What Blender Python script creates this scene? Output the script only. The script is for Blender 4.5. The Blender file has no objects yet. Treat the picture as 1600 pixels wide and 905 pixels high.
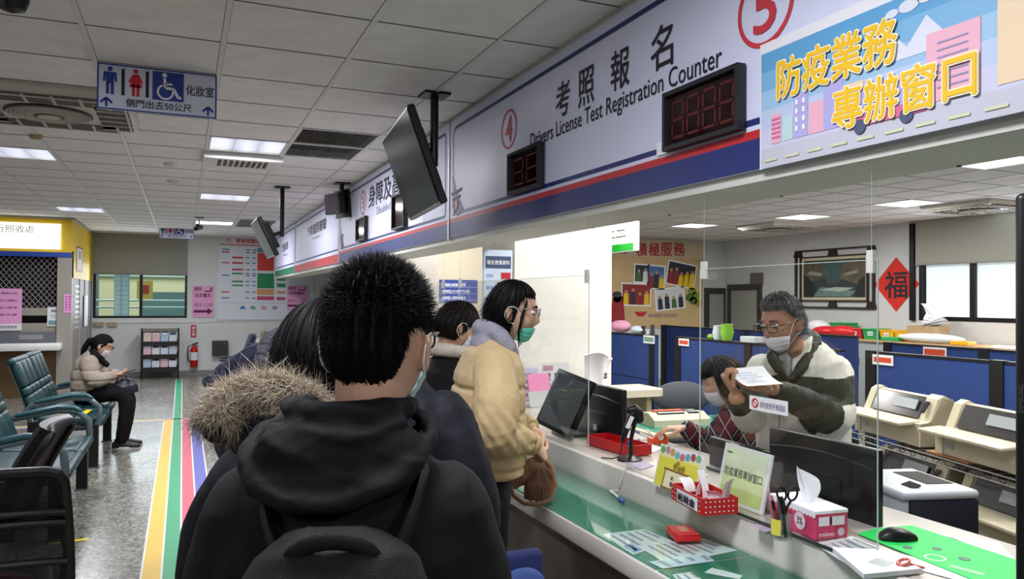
import bpy, bmesh, math, random
import numpy as np
from mathutils import Vector, Matrix

random.seed(7); RNG = np.random.default_rng(11)
SC = bpy.context.scene; COL = SC.collection
PI = math.pi

# ------------------------------------------------------------------ camera, world, lights, exposure
FPX, CX, CY, EYE = 1208.0, 800.0, 452.5, 1.58
YAW, PITCH, ROLL = 0.40292, 0.01305, 0.00688
def _cam_axes():
    cy, sy = math.cos(YAW), math.sin(YAW)
    f = np.array([sy*math.cos(PITCH), cy*math.cos(PITCH), math.sin(PITCH)])
    r = np.array([cy, -sy, 0.0]); u = np.cross(r, f)
    return math.cos(ROLL)*r + math.sin(ROLL)*u, -math.sin(ROLL)*r + math.cos(ROLL)*u, f
CR, CU, CF = _cam_axes()
cam_data = bpy.data.cameras.new('camera'); cam = bpy.data.objects.new('camera', cam_data); COL.objects.link(cam)
cam_data.sensor_width = 36.0; cam_data.lens = 36.0*FPX/1600.0; cam_data.clip_start = 0.05; cam_data.clip_end = 120
cam.matrix_world = Matrix(((CR[0], CU[0], -CF[0], 0), (CR[1], CU[1], -CF[1], 0), (CR[2], CU[2], -CF[2], EYE), (0, 0, 0, 1)))
SC.camera = cam
SC.view_settings.view_transform = 'Standard'; SC.view_settings.look = 'None'
SC.view_settings.gamma = 1.0; SC.view_settings.use_curve_mapping = False
SC.view_settings.exposure = 0.0

world = bpy.data.worlds.new('world'); SC.world = world; world.use_nodes = True
_bg = world.node_tree.nodes['Background']; _bg.inputs[0].default_value = (0.80, 0.86, 1.0, 1); _bg.inputs[1].default_value = 0.30

def area_light(name, loc, size, power, color=(1, 1, 1), rot=(0, 0, 0), size_y=None, spread=180):
    l = bpy.data.lights.new(name, 'AREA'); l.energy = power; l.color = color; l.size = size
    l.spread = math.radians(spread)
    if size_y: l.shape = 'RECTANGLE'; l.size_y = size_y
    o = bpy.data.objects.new(name, l); o.location = loc; o.rotation_euler = rot; COL.objects.link(o)
    return o
HALL_W, OFF_W = 63.0, 46.0
CEIL = 2.83
COOL = (0.92, 0.93, 1.0)
HALL_LIGHTS = [(0.475, 6.62, HALL_W), (0.475, 10.0, HALL_W*.75), (-1.25, 7.75, HALL_W*.75), (-1.22, 12.4, HALL_W*.7), (0.475, 13.9, HALL_W*.9)]
for x, y, w in HALL_LIGHTS:
    area_light('hall_ceiling_lamp', (x, y, CEIL-0.03), 0.5, w, COOL)
for x, y in ((0.4, 1.4), (-2.0, 3.4), (-1.8, -1.5), (1.0, -2.0)):      # the hall's lamps behind the camera and out to its left
    area_light('hall_ceiling_lamp', (x, y, CEIL-0.03), 0.55, HALL_W*0.8, COOL)
OFFICE_LIGHTS = [(8.08, 10.45), (8.13, 8.70), (8.3, 7.0), (4.2, 6.9), (4.2, 3.4), (6.6, 4.4), (3.4, 1.6), (9.2, 4.6)]
for x, y in OFFICE_LIGHTS:
    area_light('office_ceiling_lamp', (x, y, CEIL-0.03), 0.58, OFF_W, (1.0, 0.98, 0.94))
area_light('column_ceiling_lamp', (2.95, 4.15, CEIL-0.03), 0.58, 42, (1.0, 0.96, 0.92))
area_light('counter_ceiling_lamp', (2.75, 8.0, CEIL-0.03), 0.6, 50, (1.0, 0.97, 0.93))
# daylight through the two windows
area_light('window_daylight', (-0.8, 16.6, 1.7), 1.5, 16, (0.85, 0.93, 1.0), (PI/2, 0, PI), 1.0)
area_light('office_daylight', (10.3, 6.8, 1.75), 3.0, 45, (0.86, 0.93, 1.0), (0, PI/2, 0), 0.8)

area_light('yard_daylight', (-.8, 20.6, 5.2), 4.0, 420, (.88, .96, 1.0))

# ------------------------------------------------------------------ pixel -> place on a known plane
def ray(x, y):
    return (x-CX)/FPX*CR - (y-CY)/FPX*CU + CF
def onx(x, y, X): d = ray(x, y); t = X/d[0]; return np.array([0, 0, EYE]) + t*d
def ony(x, y, Y): d = ray(x, y); t = Y/d[1]; return np.array([0, 0, EYE]) + t*d
def onz(x, y, Z): d = ray(x, y); t = (Z-EYE)/d[2]; return np.array([0, 0, EYE]) + t*d
def ond(x, y, D): return np.array([0, 0, EYE]) + D*ray(x, y)

# ------------------------------------------------------------------ materials
MATS = {}
def lin(c):
    return tuple(((v/12.92) if v <= 0.04045 else ((v+0.055)/1.055)**2.4) for v in c)
def mat(name, rgb, rough=0.6, metal=0.0, noise=0.0, nscale=8.0, bump=0.0, bscale=60.0, emit=0.0, trans=0.0, spec=0.5, coat=0.0, sheen=0.0, ior=1.45, alpha=1.0):
    """rgb in sRGB 0..1; noise mottles the colour, bump gives a fine grain"""
    if name in MATS: return MATS[name]
    m = bpy.data.materials.new(name); m.use_nodes = True; nt = m.node_tree; b = nt.nodes['Principled BSDF']
    c = lin(rgb)
    b.inputs['Base Color'].default_value = (*c, 1); b.inputs['Roughness'].default_value = rough; b.inputs['Metallic'].default_value = metal
    b.inputs['Specular IOR Level'].default_value = spec; b.inputs['IOR'].default_value = ior
    if coat: b.inputs['Coat Weight'].default_value = coat; b.inputs['Coat Roughness'].default_value = 0.08
    if sheen: b.inputs['Sheen Weight'].default_value = sheen
    if trans: b.inputs['Transmission Weight'].default_value = trans
    if alpha < 1: b.inputs['Alpha'].default_value = alpha
    if emit: b.inputs['Emission Color'].default_value = (*c, 1); b.inputs['Emission Strength'].default_value = emit
    if noise or bump:
        tc = nt.nodes.new('ShaderNodeTexCoord')
        if noise:
            n = nt.nodes.new('ShaderNodeTexNoise'); n.inputs['Scale'].default_value = nscale; n.inputs['Detail'].default_value = 4
            r = nt.nodes.new('ShaderNodeValToRGB')
            r.color_ramp.elements[0].position = 0.3; r.color_ramp.elements[1].position = 0.7
            r.color_ramp.elements[0].color = (*[v*(1-noise) for v in c], 1); r.color_ramp.elements[1].color = (*[min(1, v*(1+noise)) for v in c], 1)
            nt.links.new(tc.outputs['Object'], n.inputs['Vector']); nt.links.new(n.outputs['Fac'], r.inputs['Fac']); nt.links.new(r.outputs['Color'], b.inputs['Base Color'])
        if bump:
            n2 = nt.nodes.new('ShaderNodeTexNoise'); n2.inputs['Scale'].default_value = bscale; n2.inputs['Detail'].default_value = 3
            bp = nt.nodes.new('ShaderNodeBump'); bp.inputs['Strength'].default_value = bump; bp.inputs['Distance'].default_value = 0.01
            nt.links.new(tc.outputs['Object'], n2.inputs['Vector']); nt.links.new(n2.outputs['Fac'], bp.inputs['Height']); nt.links.new(bp.outputs['Normal'], b.inputs['Normal'])
    MATS[name] = m
    return m

def glass(name, tint=(1, 1, 1), gloss=0.08, rough=0.02):
    """thin clear sheet: mostly straight-through with a fresnel reflection"""
    if name in MATS: return MATS[name]
    m = bpy.data.materials.new(name); m.use_nodes = True; nt = m.node_tree; nt.nodes.clear()
    o = nt.nodes.new('ShaderNodeOutputMaterial'); mx = nt.nodes.new('ShaderNodeMixShader')
    t = nt.nodes.new('ShaderNodeBsdfTransparent'); g = nt.nodes.new('ShaderNodeBsdfGlossy'); lw = nt.nodes.new('ShaderNodeLayerWeight'); lw.inputs[0].default_value = .5
    pw = nt.nodes.new('ShaderNodeMath'); pw.operation = 'POWER'; pw.inputs[1].default_value = 4.5; ml = nt.nodes.new('ShaderNodeMath'); ml.operation = 'MULTIPLY_ADD'; ml.inputs[1].default_value = .7; ml.inputs[2].default_value = gloss*.35; ml.use_clamp = True
    t.inputs[0].default_value = (*tint, 1); g.inputs['Roughness'].default_value = rough
    nt.links.new(lw.outputs['Facing'], pw.inputs[0]); nt.links.new(pw.outputs[0], ml.inputs[0]); nt.links.new(ml.outputs[0], mx.inputs[0]); nt.links.new(t.outputs[0], mx.inputs[1]); nt.links.new(g.outputs[0], mx.inputs[2]); nt.links.new(mx.outputs[0], o.inputs[0])
    MATS[name] = m
    return m

# ------------------------------------------------------------------ mesh builder
def rotz(a): c, s = math.cos(a), math.sin(a); return np.array([[c, -s, 0], [s, c, 0], [0, 0, 1.0]])
def rotx(a): c, s = math.cos(a), math.sin(a); return np.array([[1.0, 0, 0], [0, c, -s], [0, s, c]])
def roty(a): c, s = math.cos(a), math.sin(a); return np.array([[c, 0, s], [0, 1.0, 0], [-s, 0, c]])
I3 = np.eye(3)
V3 = lambda *a: np.array(a, float)
def unit(v): v = np.asarray(v, float); return v/(np.linalg.norm(v)+1e-12)

class MB:
    def __init__(s): s.v = []; s.f = []; s.mi = []; s.mats = []; s.n = 0
    def mid(s, m):
        if m is None: return -1
        if m not in s.mats: s.mats.append(m)
        return s.mats.index(m)
    def add(s, v, f, m=None):
        v = np.asarray(v, float).reshape(-1, 3); k = s.mid(m); n = s.n
        s.v.append(v); s.f += [tuple(i+n for i in q) for q in f]; s.mi += [k]*len(f); s.n += len(v)
        return s
    def box(s, lo, hi, m=None, bev=0.0, seg=2):
        lo = np.minimum(lo, hi).astype(float) if True else lo; hi2 = np.maximum(np.asarray(hi, float), lo)
        hi = np.maximum(np.asarray(hi, float), np.asarray(lo, float)); c = (lo+hi)/2
        return s.obox(c, hi-lo, I3, m, bev, seg)
    def obox(s, c, size, R=I3, m=None, bev=0.0, seg=2):
        size = np.asarray(size, float)
        if bev <= 0:
            p = np.array([[x, y, z] for x in (-.5, .5) for y in (-.5, .5) for z in (-.5, .5)])*size
            f = [(0, 1, 3, 2), (4, 6, 7, 5), (0, 4, 5, 1), (2, 3, 7, 6), (0, 2, 6, 4), (1, 5, 7, 3)]
        else:
            bm = bmesh.new(); bmesh.ops.create_cube(bm, size=1.0)
            for v in bm.verts: v.co = Vector((v.co.x*size[0], v.co.y*size[1], v.co.z*size[2]))
            bmesh.ops.bevel(bm, geom=bm.edges[:], offset=min(bev, size.min()*0.49), segments=seg, profile=0.5, affect='EDGES')
            bm.verts.index_update(); p = np.array([v.co[:] for v in bm.verts]); f = [tuple(v.index for v in q.verts) for q in bm.faces]; bm.free()
        return s.add(p@np.asarray(R).T + np.asarray(c, float), f, m)
    def ring_loft(s, rings, m=None, cap=True, closed=False):
        n = len(rings[0]); v = np.concatenate([np.asarray(r, float) for r in rings]); f = []; R = len(rings)
        for i in range(R if closed else R-1):
            a, b = i*n, ((i+1) % R)*n
            for j in range(n):
                k = (j+1) % n; f.append((a+j, a+k, b+k, b+j))
        if cap and not closed:
            f.append(tuple(range(n-1, -1, -1))); f.append(tuple((R-1)*n+j for j in range(n)))
        return s.add(v, f, m)
    def cyl(s, p0, p1, r0, r1=None, m=None, n=16, cap=True):
        r1 = r0 if r1 is None else r1; p0 = np.asarray(p0, float); p1 = np.asarray(p1, float); t = unit(p1-p0)
        a = unit(np.cross(t, [0, 0, 1.0] if abs(t[2]) < .9 else [1.0, 0, 0])); b = np.cross(t, a)
        th = np.linspace(0, 2*PI, n, endpoint=False); c = np.cos(th)[:, None]*a + np.sin(th)[:, None]*b
        return s.ring_loft([p0+r0*c, p1+r1*c], m, cap)
    def tube(s, pts, r, m=None, n=8, closed=False, cap=True, up=None, flat=1.0, round_ends=False):
        """swept tube; r scalar or per point (or (r_side, r_up) pairs with up given)"""
        P = np.asarray(pts, float); K = len(P); rr = np.broadcast_to(np.asarray(r, float), (K,)) if np.ndim(r) < 2 else np.asarray(r, float)
        T = np.zeros_like(P)
        for i in range(K):
            a = P[(i-1) % K] if closed else P[max(i-1, 0)]; b = P[(i+1) % K] if closed else P[min(i+1, K-1)]; T[i] = unit(b-a)
        u0 = np.asarray(up if up is not None else ([0, 0, 1.0] if abs(T[0][2]) < .9 else [1.0, 0, 0]), float)
        th = np.linspace(0, 2*PI, n, endpoint=False); rings = []; A = unit(np.cross(u0, T[0]))
        for i in range(K):
            if up is not None:
                A2 = np.cross(u0, T[i]); A = unit(A2) if np.linalg.norm(A2) > 1e-4 else A
            else: A = unit(A - T[i]*np.dot(A, T[i]))
            B = np.cross(T[i], A)
            ra, rb = (rr[i], rr[i]*flat) if np.ndim(rr) == 1 else rr[i]
            rings.append(P[i] + ra*np.cos(th)[:, None]*A + rb*np.sin(th)[:, None]*B)
        if round_ends and not closed:
            def endcap(i, sgn):
                ra = rr[i] if np.ndim(rr) == 1 else float(np.min(rr[i])); out = []
                for q in (0.5, 0.85):
                    k = math.sqrt(1-q*q); out.append(P[i] + (rings_src[i]-P[i])*k + sgn*T[i]*ra*q)
                return out
            rings_src = list(rings)
            rings = endcap(0, -1)[::-1] + rings + endcap(K-1, 1)
        return s.ring_loft(rings, m, cap, closed)
    def lathe(s, prof, c=(0, 0, 0), m=None, n=24, R=I3, cap=True):
        th = np.linspace(0, 2*PI, n, endpoint=False)
        rings = [np.stack([r*np.cos(th), r*np.sin(th), np.full(n, z)], 1)@np.asarray(R).T + np.asarray(c, float) for r, z in prof]
        return s.ring_loft(rings, m, cap)
    def ell(s, c, r, R=I3, m=None, nu=20, nv=12):
        r = np.asarray(r, float); rings = []
        for j in range(1, nv):
            ph = -PI/2 + PI*j/nv; th = np.linspace(0, 2*PI, nu, endpoint=False)
            rings.append(np.stack([np.cos(th)*math.cos(ph), np.sin(th)*math.cos(ph), np.full(nu, math.sin(ph))], 1)*r@np.asarray(R).T + np.asarray(c, float))
        return s.ring_loft(rings, m, True)
    def prism(s, poly, c, u, v, th, m=None):
        """polygon in the (u, v) plane at c, extruded th along u x v"""
        c, u, v = (np.asarray(q, float) for q in (c, u, v)); n = np.cross(u, v); k = len(poly)
        a = np.array([c + p[0]*u + p[1]*v for p in poly]); b = a + n*th
        f = [tuple(range(k-1, -1, -1)), tuple(range(k, 2*k))] + [(i, (i+1) % k, k+(i+1) % k, k+i) for i in range(k)]
        return s.add(np.concatenate([a, b]), f, m)
    def grid(s, fn, nu, nv, m=None, th=0.0):
        """surface patch fn(u, v); th > 0 gives it thickness along its normals"""
        P = np.array([[fn(i/(nu-1), j/(nv-1)) for i in range(nu)] for j in range(nv)], float)
        f = [(j*nu+i, j*nu+i+1, (j+1)*nu+i+1, (j+1)*nu+i) for j in range(nv-1) for i in range(nu-1)]
        if th <= 0: return s.add(P.reshape(-1, 3), f, m)
        du = np.gradient(P, axis=1); dv = np.gradient(P, axis=0); N = np.cross(du, dv); N /= np.linalg.norm(N, axis=2, keepdims=True)+1e-9
        Q = P - N*th; n0 = nu*nv
        f2 = [tuple(n0+i for i in q[::-1]) for q in f]; rim = []
        b = [i for i in range(nu)] + [j*nu+nu-1 for j in range(1, nv)] + [(nv-1)*nu+i for i in range(nu-2, -1, -1)] + [j*nu for j in range(nv-2, 0, -1)]
        for a, c in zip(b, b[1:]+b[:1]): rim.append((c, a, n0+a, n0+c))
        return s.add(np.concatenate([P.reshape(-1, 3), Q.reshape(-1, 3)]), f+f2+rim, m)
    def build(s, name, m=None, parent=None, smooth=False, origin=None, angle=40):
        if -1 in s.mi:
            k0 = s.mid(m) if m is not None else 0; s.mi = [k0 if k < 0 else k for k in s.mi]
        me = bpy.data.meshes.new(name); V = np.concatenate(s.v) if s.v else np.zeros((0, 3))
        o = bpy.data.objects.new(name, me)
        off = np.asarray(origin, float) if origin is not None else np.zeros(3)
        if parent is not None:
            pm = parent_loc(parent); off = pm
        me.from_pydata((V-off).tolist(), [], s.f)
        for q in s.mats: me.materials.append(q)
        if s.mi: me.polygons.foreach_set('material_index', s.mi)
        if smooth:
            me.polygons.foreach_set('use_smooth', [True]*len(me.polygons))
            if angle: me.set_sharp_from_angle(angle=math.radians(angle))
        me.update(); COL.objects.link(o)
        if parent is not None: o.parent = parent
        else: o.location = off.tolist()
        return o

def parent_loc(o):
    p = np.zeros(3)
    while o is not None: p += np.array(o.location); o = o.parent
    return p

def tag(o, label, cat, group=None, kind=None):
    o['label'] = label; o['category'] = cat
    if group: o['group'] = group
    if kind: o['kind'] = kind
    return o
def thing(name, loc, label, cat, group=None):
    o = bpy.data.objects.new(name, None); o.empty_display_size = 0.05; o.location = [float(q) for q in loc]; COL.objects.link(o)
    return tag(o, label, cat, group)
def struct(o): o['kind'] = 'structure'; return o
def one(mb, name, m, label, cat, group=None, smooth=False):
    V = np.concatenate(mb.v); c = (V.min(0)+V.max(0))/2; c[2] = V[:, 2].min()
    return tag(mb.build(name, m, smooth=smooth, origin=c), label, cat, group)
def copy_tree(o, loc=None, parent=None):
    c = o.copy(); COL.objects.link(c)
    if parent is not None: c.parent = parent
    if loc is not None: c.location = [float(q) for q in loc]
    for ch in list(o.children): copy_tree(ch, None, c)
    return c

# ------------------------------------------------------------------ writing
PENDING = []
def write(s, c, u, v, w, h, m, parent, name='lettering', bold=0.0, th=0.0008, shear=0.0, align=None):
    """letters s filling the w x h box whose lower-left corner is c, in the plane (u, v)"""
    cu = bpy.data.curves.new(name, 'FONT'); cu.body = s; cu.size = 1.0; cu.offset = bold; cu.resolution_u = 3; cu.fill_mode = 'FRONT'
    o = bpy.data.objects.new(name+'_curve', cu); COL.objects.link(o)
    PENDING.append((o, np.asarray(c, float), unit(u), unit(v), w, h, m, parent, name))
def flush_writing():
    if not PENDING: return
    dg = bpy.context.evaluated_depsgraph_get(); groups = {}
    for o, c, u, v, w, h, m, parent, name in PENDING:
        me = bpy.data.meshes.new_from_object(o.evaluated_get(dg)); n = len(me.vertices)
        if n:
            P = np.zeros(n*3); me.vertices.foreach_get('co', P); P = P.reshape(-1, 3)
            lo, hi = P.min(0), P.max(0); sz = np.maximum(hi-lo, 1e-6)
            uv = (P-lo)/sz*np.array([w, h, 0]) if True else P
            W = c + uv[:, :1]*u + uv[:, 1:2]*v
            key = (parent.name, name); groups.setdefault(key, (parent, name, MB()))[2].add(W, [tuple(p.vertices) for p in me.polygons], m)
        bpy.data.meshes.remove(me)
    for o, *_ in PENDING: cu = o.data; bpy.data.objects.remove(o); bpy.data.curves.remove(cu)
    PENDING.clear()
    for parent, name, mb in groups.values(): mb.build(name, None, parent)

class Sheet:
    """things printed on a flat face: origin o (lower left), right u, up v; layers lift off along u x v"""
    def __init__(s, o, u, v, gap=0.0015): s.o = np.asarray(o, float); s.u = unit(u); s.v = unit(v); s.n = np.cross(s.u, s.v); s.gap = gap; s.mb = MB()
    def at(s, x, y, k=1): return s.o + x*s.u + y*s.v + s.n*s.gap*k
    def poly(s, pts, m, k=1): s.mb.add([s.at(x, y, k) for x, y in pts], [tuple(range(len(pts)))], m); return s
    def rect(s, x0, y0, x1, y1, m, k=1): return s.poly([(x0, y0), (x1, y0), (x1, y1), (x0, y1)], m, k)
    def disc(s, x, y, r, m, k=1, n=24, ry=None): return s.poly([(x+r*math.cos(t), y+(ry or r)*math.sin(t)) for t in np.linspace(0, 2*PI, n, endpoint=False)], m, k)
    def ring(s, x, y, r0, r1, m, k=1, n=36, ry=1.0, a0=0, a1=2*PI):
        t = np.linspace(a0, a1, n+1)
        for a, b in zip(t[:-1], t[1:]):
            s.poly([(x+r0*math.cos(a), y+ry*r0*math.sin(a)), (x+r1*math.cos(a), y+ry*r1*math.sin(a)), (x+r1*math.cos(b), y+ry*r1*math.sin(b)), (x+r0*math.cos(b), y+ry*r0*math.sin(b))], m, k)
        return s
    def line(s, pts, w, m, k=1):
        for (x0, y0), (x1, y1) in zip(pts[:-1], pts[1:]):
            d = np.array([x1-x0, y1-y0]); d = d/(np.linalg.norm(d)+1e-9); q = np.array([-d[1], d[0]])*w/2
            s.poly([(x0-q[0], y0-q[1]), (x1-q[0], y1-q[1]), (x1+q[0], y1+q[1]), (x0+q[0], y0+q[1])], m, k)
        return s
    def frame(s, x0, y0, x1, y1, w, m, k=1):
        s.rect(x0, y0, x1, y0+w, m, k); s.rect(x0, y1-w, x1, y1, m, k); s.rect(x0, y0+w, x0+w, y1-w, m, k); s.rect(x1-w, y0+w, x1, y1-w, m, k); return s
    def text(s, t, x, y, w, h, m, parent, bold=0.0, k=2, name='lettering'):
        b = bold*h*.8
        for i, (dx, dy) in enumerate(((0, 0), (1, 0), (-1, 0), (0, 1), (0, -1)) if bold > 0 else ((0, 0),)): write(t, s.at(x+dx*b, y+dy*b, k+.14*i), s.u, s.v, w, h, m, parent, name)
    def build(s, parent, name='print'):
        if s.mb.n: return s.mb.build(name, None, parent)

# ------------------------------------------------------------------ fused surfaces (bodies, clothes)
def fuse(mb, name, m, parent, voxel=0.006, smooth=6, disp=None, matfn=None, origin=None, mats=None):
    """overlapping lofts -> one continuous smooth skin"""
    me = bpy.data.meshes.new('tmp'); V = np.concatenate(mb.v); me.from_pydata(V.tolist(), [], mb.f); me.update()
    o = bpy.data.objects.new('tmp', me); COL.objects.link(o)
    md = o.modifiers.new('r', 'REMESH'); md.mode = 'VOXEL'; md.voxel_size = voxel
    if smooth: sm = o.modifiers.new('s', 'SMOOTH'); sm.factor = 0.5; sm.iterations = smooth
    dg = bpy.context.evaluated_depsgraph_get(); dg.update()
    r = bpy.data.meshes.new_from_object(o.evaluated_get(dg)); bpy.data.objects.remove(o); bpy.data.meshes.remove(me)
    n = len(r.vertices); P = np.zeros(n*3); r.vertices.foreach_get('co', P); P = P.reshape(-1, 3)
    if disp is not None:
        N = np.zeros(n*3); r.vertices.foreach_get('normal', N); N = N.reshape(-1, 3)
        P = P + N*disp(P, N)[:, None]
    off = parent_loc(parent) if parent is not None else np.zeros(3)
    if matfn is not None:
        k = len(r.polygons); C = np.zeros(k*3); r.vertices.foreach_set('co', P.ravel()); r.update(); r.polygons.foreach_get('center', C)
        idx = matfn(C.reshape(-1, 3)).astype(np.int32)
    r.vertices.foreach_set('co', (P-off).ravel())
    r.materials.clear()
    for q in (mats or [m]): r.materials.append(q)
    if matfn is not None: r.polygons.foreach_set('material_index', idx)
    r.polygons.foreach_set('use_smooth', [True]*len(r.polygons)); r.update(); r.name = name
    ob = bpy.data.objects.new(name, r); COL.objects.link(ob)
    if parent is not None: ob.parent = parent
    return ob
def folds(seed, amp, freq, k=9, stretch=(1, 1, 1)):
    g = np.random.default_rng(seed); D = g.normal(size=(k, 3)); D /= np.linalg.norm(D, axis=1, keepdims=True); D *= freq*g.uniform(.6, 1.5, (k, 1))*np.array(stretch); ph = g.uniform(0, 6.28, k)
    def fn(P, N=None):
        w = P + 0.03*np.sin(P[:, [1, 2, 0]]*freq*.5+ph[0])
        a = np.sin(w@D.T*2*PI+ph); r = 1-np.abs(a); return amp*((r**2).mean(1)*2-0.7)
    return fn
def strands(mb, roots, dirs, length, w, m, sag=0.0, curl=0.0, seg=3, rng=None, taper=0.15):
    """tapered hairs as slim three-sided spikes"""
    rng = rng or RNG; N = len(roots); roots = np.asarray(roots); d = np.asarray(dirs, float); d /= np.linalg.norm(d, axis=1, keepdims=True)+1e-9
    L = np.broadcast_to(length, (N,)); a = np.cross(d, rng.normal(size=(N, 3))); a /= np.linalg.norm(a, axis=1, keepdims=True)+1e-9; b = np.cross(d, a)
    cur = a*rng.normal(size=(N, 1))*curl; V = np.zeros((N, (seg+1)*3, 3))
    for i in range(seg+1):
        t = i/seg; c = roots + d*(L*t)[:, None] + cur*(t*t*L)[:, None]; c[:, 2] -= sag*t*t*L; r = w*(1-(1-taper)*t)
        for k in range(3): V[:, i*3+k] = c + r*(math.cos(k*2.094)*a + math.sin(k*2.094)*b)
    base = [(i*3+k, i*3+(k+1) % 3, i*3+3+(k+1) % 3, i*3+3+k) for i in range(seg) for k in range(3)] + [(seg*3, seg*3+1, seg*3+2)]
    q = (seg+1)*3; f = [tuple(j*q+i for i in t) for j in range(N) for t in base]
    mb.add(V.reshape(-1, 3), f, m)
# ------------------------------------------------------------------ the room
WHITE = mat('painted_wall', (.86, .87, .86), .7, noise=.03, nscale=3)
def tile_mat():
    m = mat('ceiling_tile', (.93, .925, .92), .85, noise=.05, nscale=7, bump=.15, bscale=180)
    return m
TILE = tile_mat(); TBAR = mat('tbar_white', (.88, .88, .87), .5); TSHADE = mat('tile_edge_shadow', (.42, .42, .42), .8)  # the dark grey paints the shadow lines along the tile edges
def floor_mat():
    m = bpy.data.materials.new('terrazzo'); m.use_nodes = True; nt = m.node_tree; b = nt.nodes['Principled BSDF']; N = nt.nodes.new; L = nt.links.new
    tc = N('ShaderNodeTexCoord'); v = N('ShaderNodeTexVoronoi'); v.inputs['Scale'].default_value = 55; v2 = N('ShaderNodeTexVoronoi'); v2.inputs['Scale'].default_value = 21
    n = N('ShaderNodeTexNoise'); n.inputs['Scale'].default_value = 1.3; n.inputs['Detail'].default_value = 5
    for q in (v, v2, n): L(tc.outputs['Object'], q.inputs['Vector'])
    bw = N('ShaderNodeRGBToBW'); L(v.outputs['Color'], bw.inputs[0]); r = N('ShaderNodeValToRGB'); cr = r.color_ramp
    cr.elements[0].position = .15; cr.elements[0].color = (*lin((.33, .325, .30)), 1); cr.elements[1].position = .85; cr.elements[1].color = (*lin((.64, .63, .59)), 1)
    e = cr.elements.new(.45); e.color = (*lin((.49, .48, .445)), 1); L(bw.outputs[0], r.inputs[0])
    bw2 = N('ShaderNodeRGBToBW'); L(v2.outputs['Color'], bw2.inputs[0]); r2 = N('ShaderNodeValToRGB'); r2.color_ramp.elements[0].position = .2; r2.color_ramp.elements[0].color = (.62, .61, .58, 1)
    r2.color_ramp.elements[1].position = .5; r2.color_ramp.elements[1].color = (.95, .95, .94, 1); L(bw2.outputs[0], r2.inputs[0])
    mx = N('ShaderNodeMixRGB'); mx.blend_type = 'MULTIPLY'; mx.inputs[0].default_value = .75; L(r.outputs[0], mx.inputs[1]); L(r2.outputs[0], mx.inputs[2])
    L(mx.outputs[0], b.inputs['Base Color'])
    rr = N('ShaderNodeMapRange'); rr.inputs[3].default_value = .14; rr.inputs[4].default_value = .34; L(n.outputs['Fac'], rr.inputs[0]); L(rr.outputs[0], b.inputs['Roughness'])
    return m
fl = MB(); fl.add([(-7, -4, 0), (12, -4, 0), (12, 18.5, 0), (-7, 18.5, 0)], [(0, 1, 2, 3)], floor_mat()); struct(fl.build('floor'))

HOLES = []            # (x0, x1, y0, y1) openings for recessed fittings
def tile_span(x, y, gx, gy, px, py):
    i = round((x-gx)/px-.5); j = round((y-gy)/py-.5); return gx+i*px, gx+(i+1)*px, gy+j*py, gy+(j+1)*py
def ceiling(name, x0, x1, y0, y1, gx, gy, px, py, holes):
    mb = MB(); xs = [x0]+[gx+k*px for k in range(-40, 60) if x0 < gx+k*px < x1]+[x1]; ys = [y0]+[gy+k*py for k in range(-40, 60) if y0 < gy+k*py < y1]+[y1]
    for a, b in zip(xs[:-1], xs[1:]):
        for c, d in zip(ys[:-1], ys[1:]):
            cx, cy = (a+b)/2, (c+d)/2
            if any(h[0] < cx < h[1] and h[2] < cy < h[3] for h in holes): continue
            mb.add([(a, c, CEIL), (a, d, CEIL), (b, d, CEIL), (b, c, CEIL)], [(0, 1, 2, 3)], TILE)
    for a in xs[1:-1]:
        mb.box((a-.012, y0, CEIL-.005), (a+.012, y1, CEIL+.001), TBAR); mb.box((a-.014, y0, CEIL-.001), (a+.014, y1, CEIL+.002), TSHADE)
    for c in ys[1:-1]:
        mb.box((x0, c-.004, CEIL-.0025), (x1, c+.004, CEIL+.001), TSHADE)
    mb.box((x0, y0, CEIL+.25), (x1, y1, CEIL+.27), TBAR)
    return struct(mb.build(name))
HG = (.171, 3.43, .61, .593); OG = (7.49, 6.70, .61, .60)
hall_tiles = {k: tile_span(x, y, *HG) for k, (x, y) in dict(a=(.475, 6.62), b=(.475, 10.0), c=(-1.25, 7.75), d=(-1.22, 12.4), e=(.475, 13.9)).items()}
hall_tiles['vent1'] = tile_span(1.09, 6.1, *HG); hall_tiles['vent2'] = tile_span(1.09, 6.7, *HG)
office_tiles = [tile_span(x, y, *OG) for x, y in OFFICE_LIGHTS]
column_tile = tile_span(2.95, 4.15, *OG); counter_tile = tile_span(2.75, 8.0, *OG)
ceiling('ceiling', -7, 1.70, -4, 17.1, *HG, [hall_tiles[k] for k in hall_tiles])
ceiling('ceiling_office', 2.03, 10.4, -4, 17.1, *OG, office_tiles+[column_tile, counter_tile])

# walls
FARY = 17.1; XF = 1.70; RX = 10.4; BY = 13.1
w = MB()
w.box((-7, FARY, 0), (-1.61, FARY+.2, CEIL)); w.box((-1.61, FARY, 0), (.09, FARY+.2, 1.16)); w.box((.09, FARY, 0), (5.0, FARY+.2, CEIL)); w.box((-1.61, FARY, 2.80), (.09, FARY+.2, CEIL))
w.box((.46, FARY-.012, 0), (.50, FARY, CEIL)); w.box((-1.6, FARY-.02, 1.06), (.46, FARY, 1.10)); w.box((.50, FARY-.02, 1.08), (4.9, FARY, 1.10))
struct(w.build('wall_far', WHITE))
bs = MB(); bs.box((-1.6, FARY-.03, 0), (4.9, FARY-.001, .09)); struct(bs.build('baseboard_far', mat('baseboard_grey', (.55, .54, .52), .5)))
w = MB(); w.box((2.6, BY, 0), (RX, BY+.2, CEIL)); struct(w.build('wall_office_back', mat('office_wall', (.80, .81, .81), .7, noise=.03, nscale=2)))
w = MB(); wy0, wy1, wz0, wz1 = 2.6, 8.46, 1.31, 2.66
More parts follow.
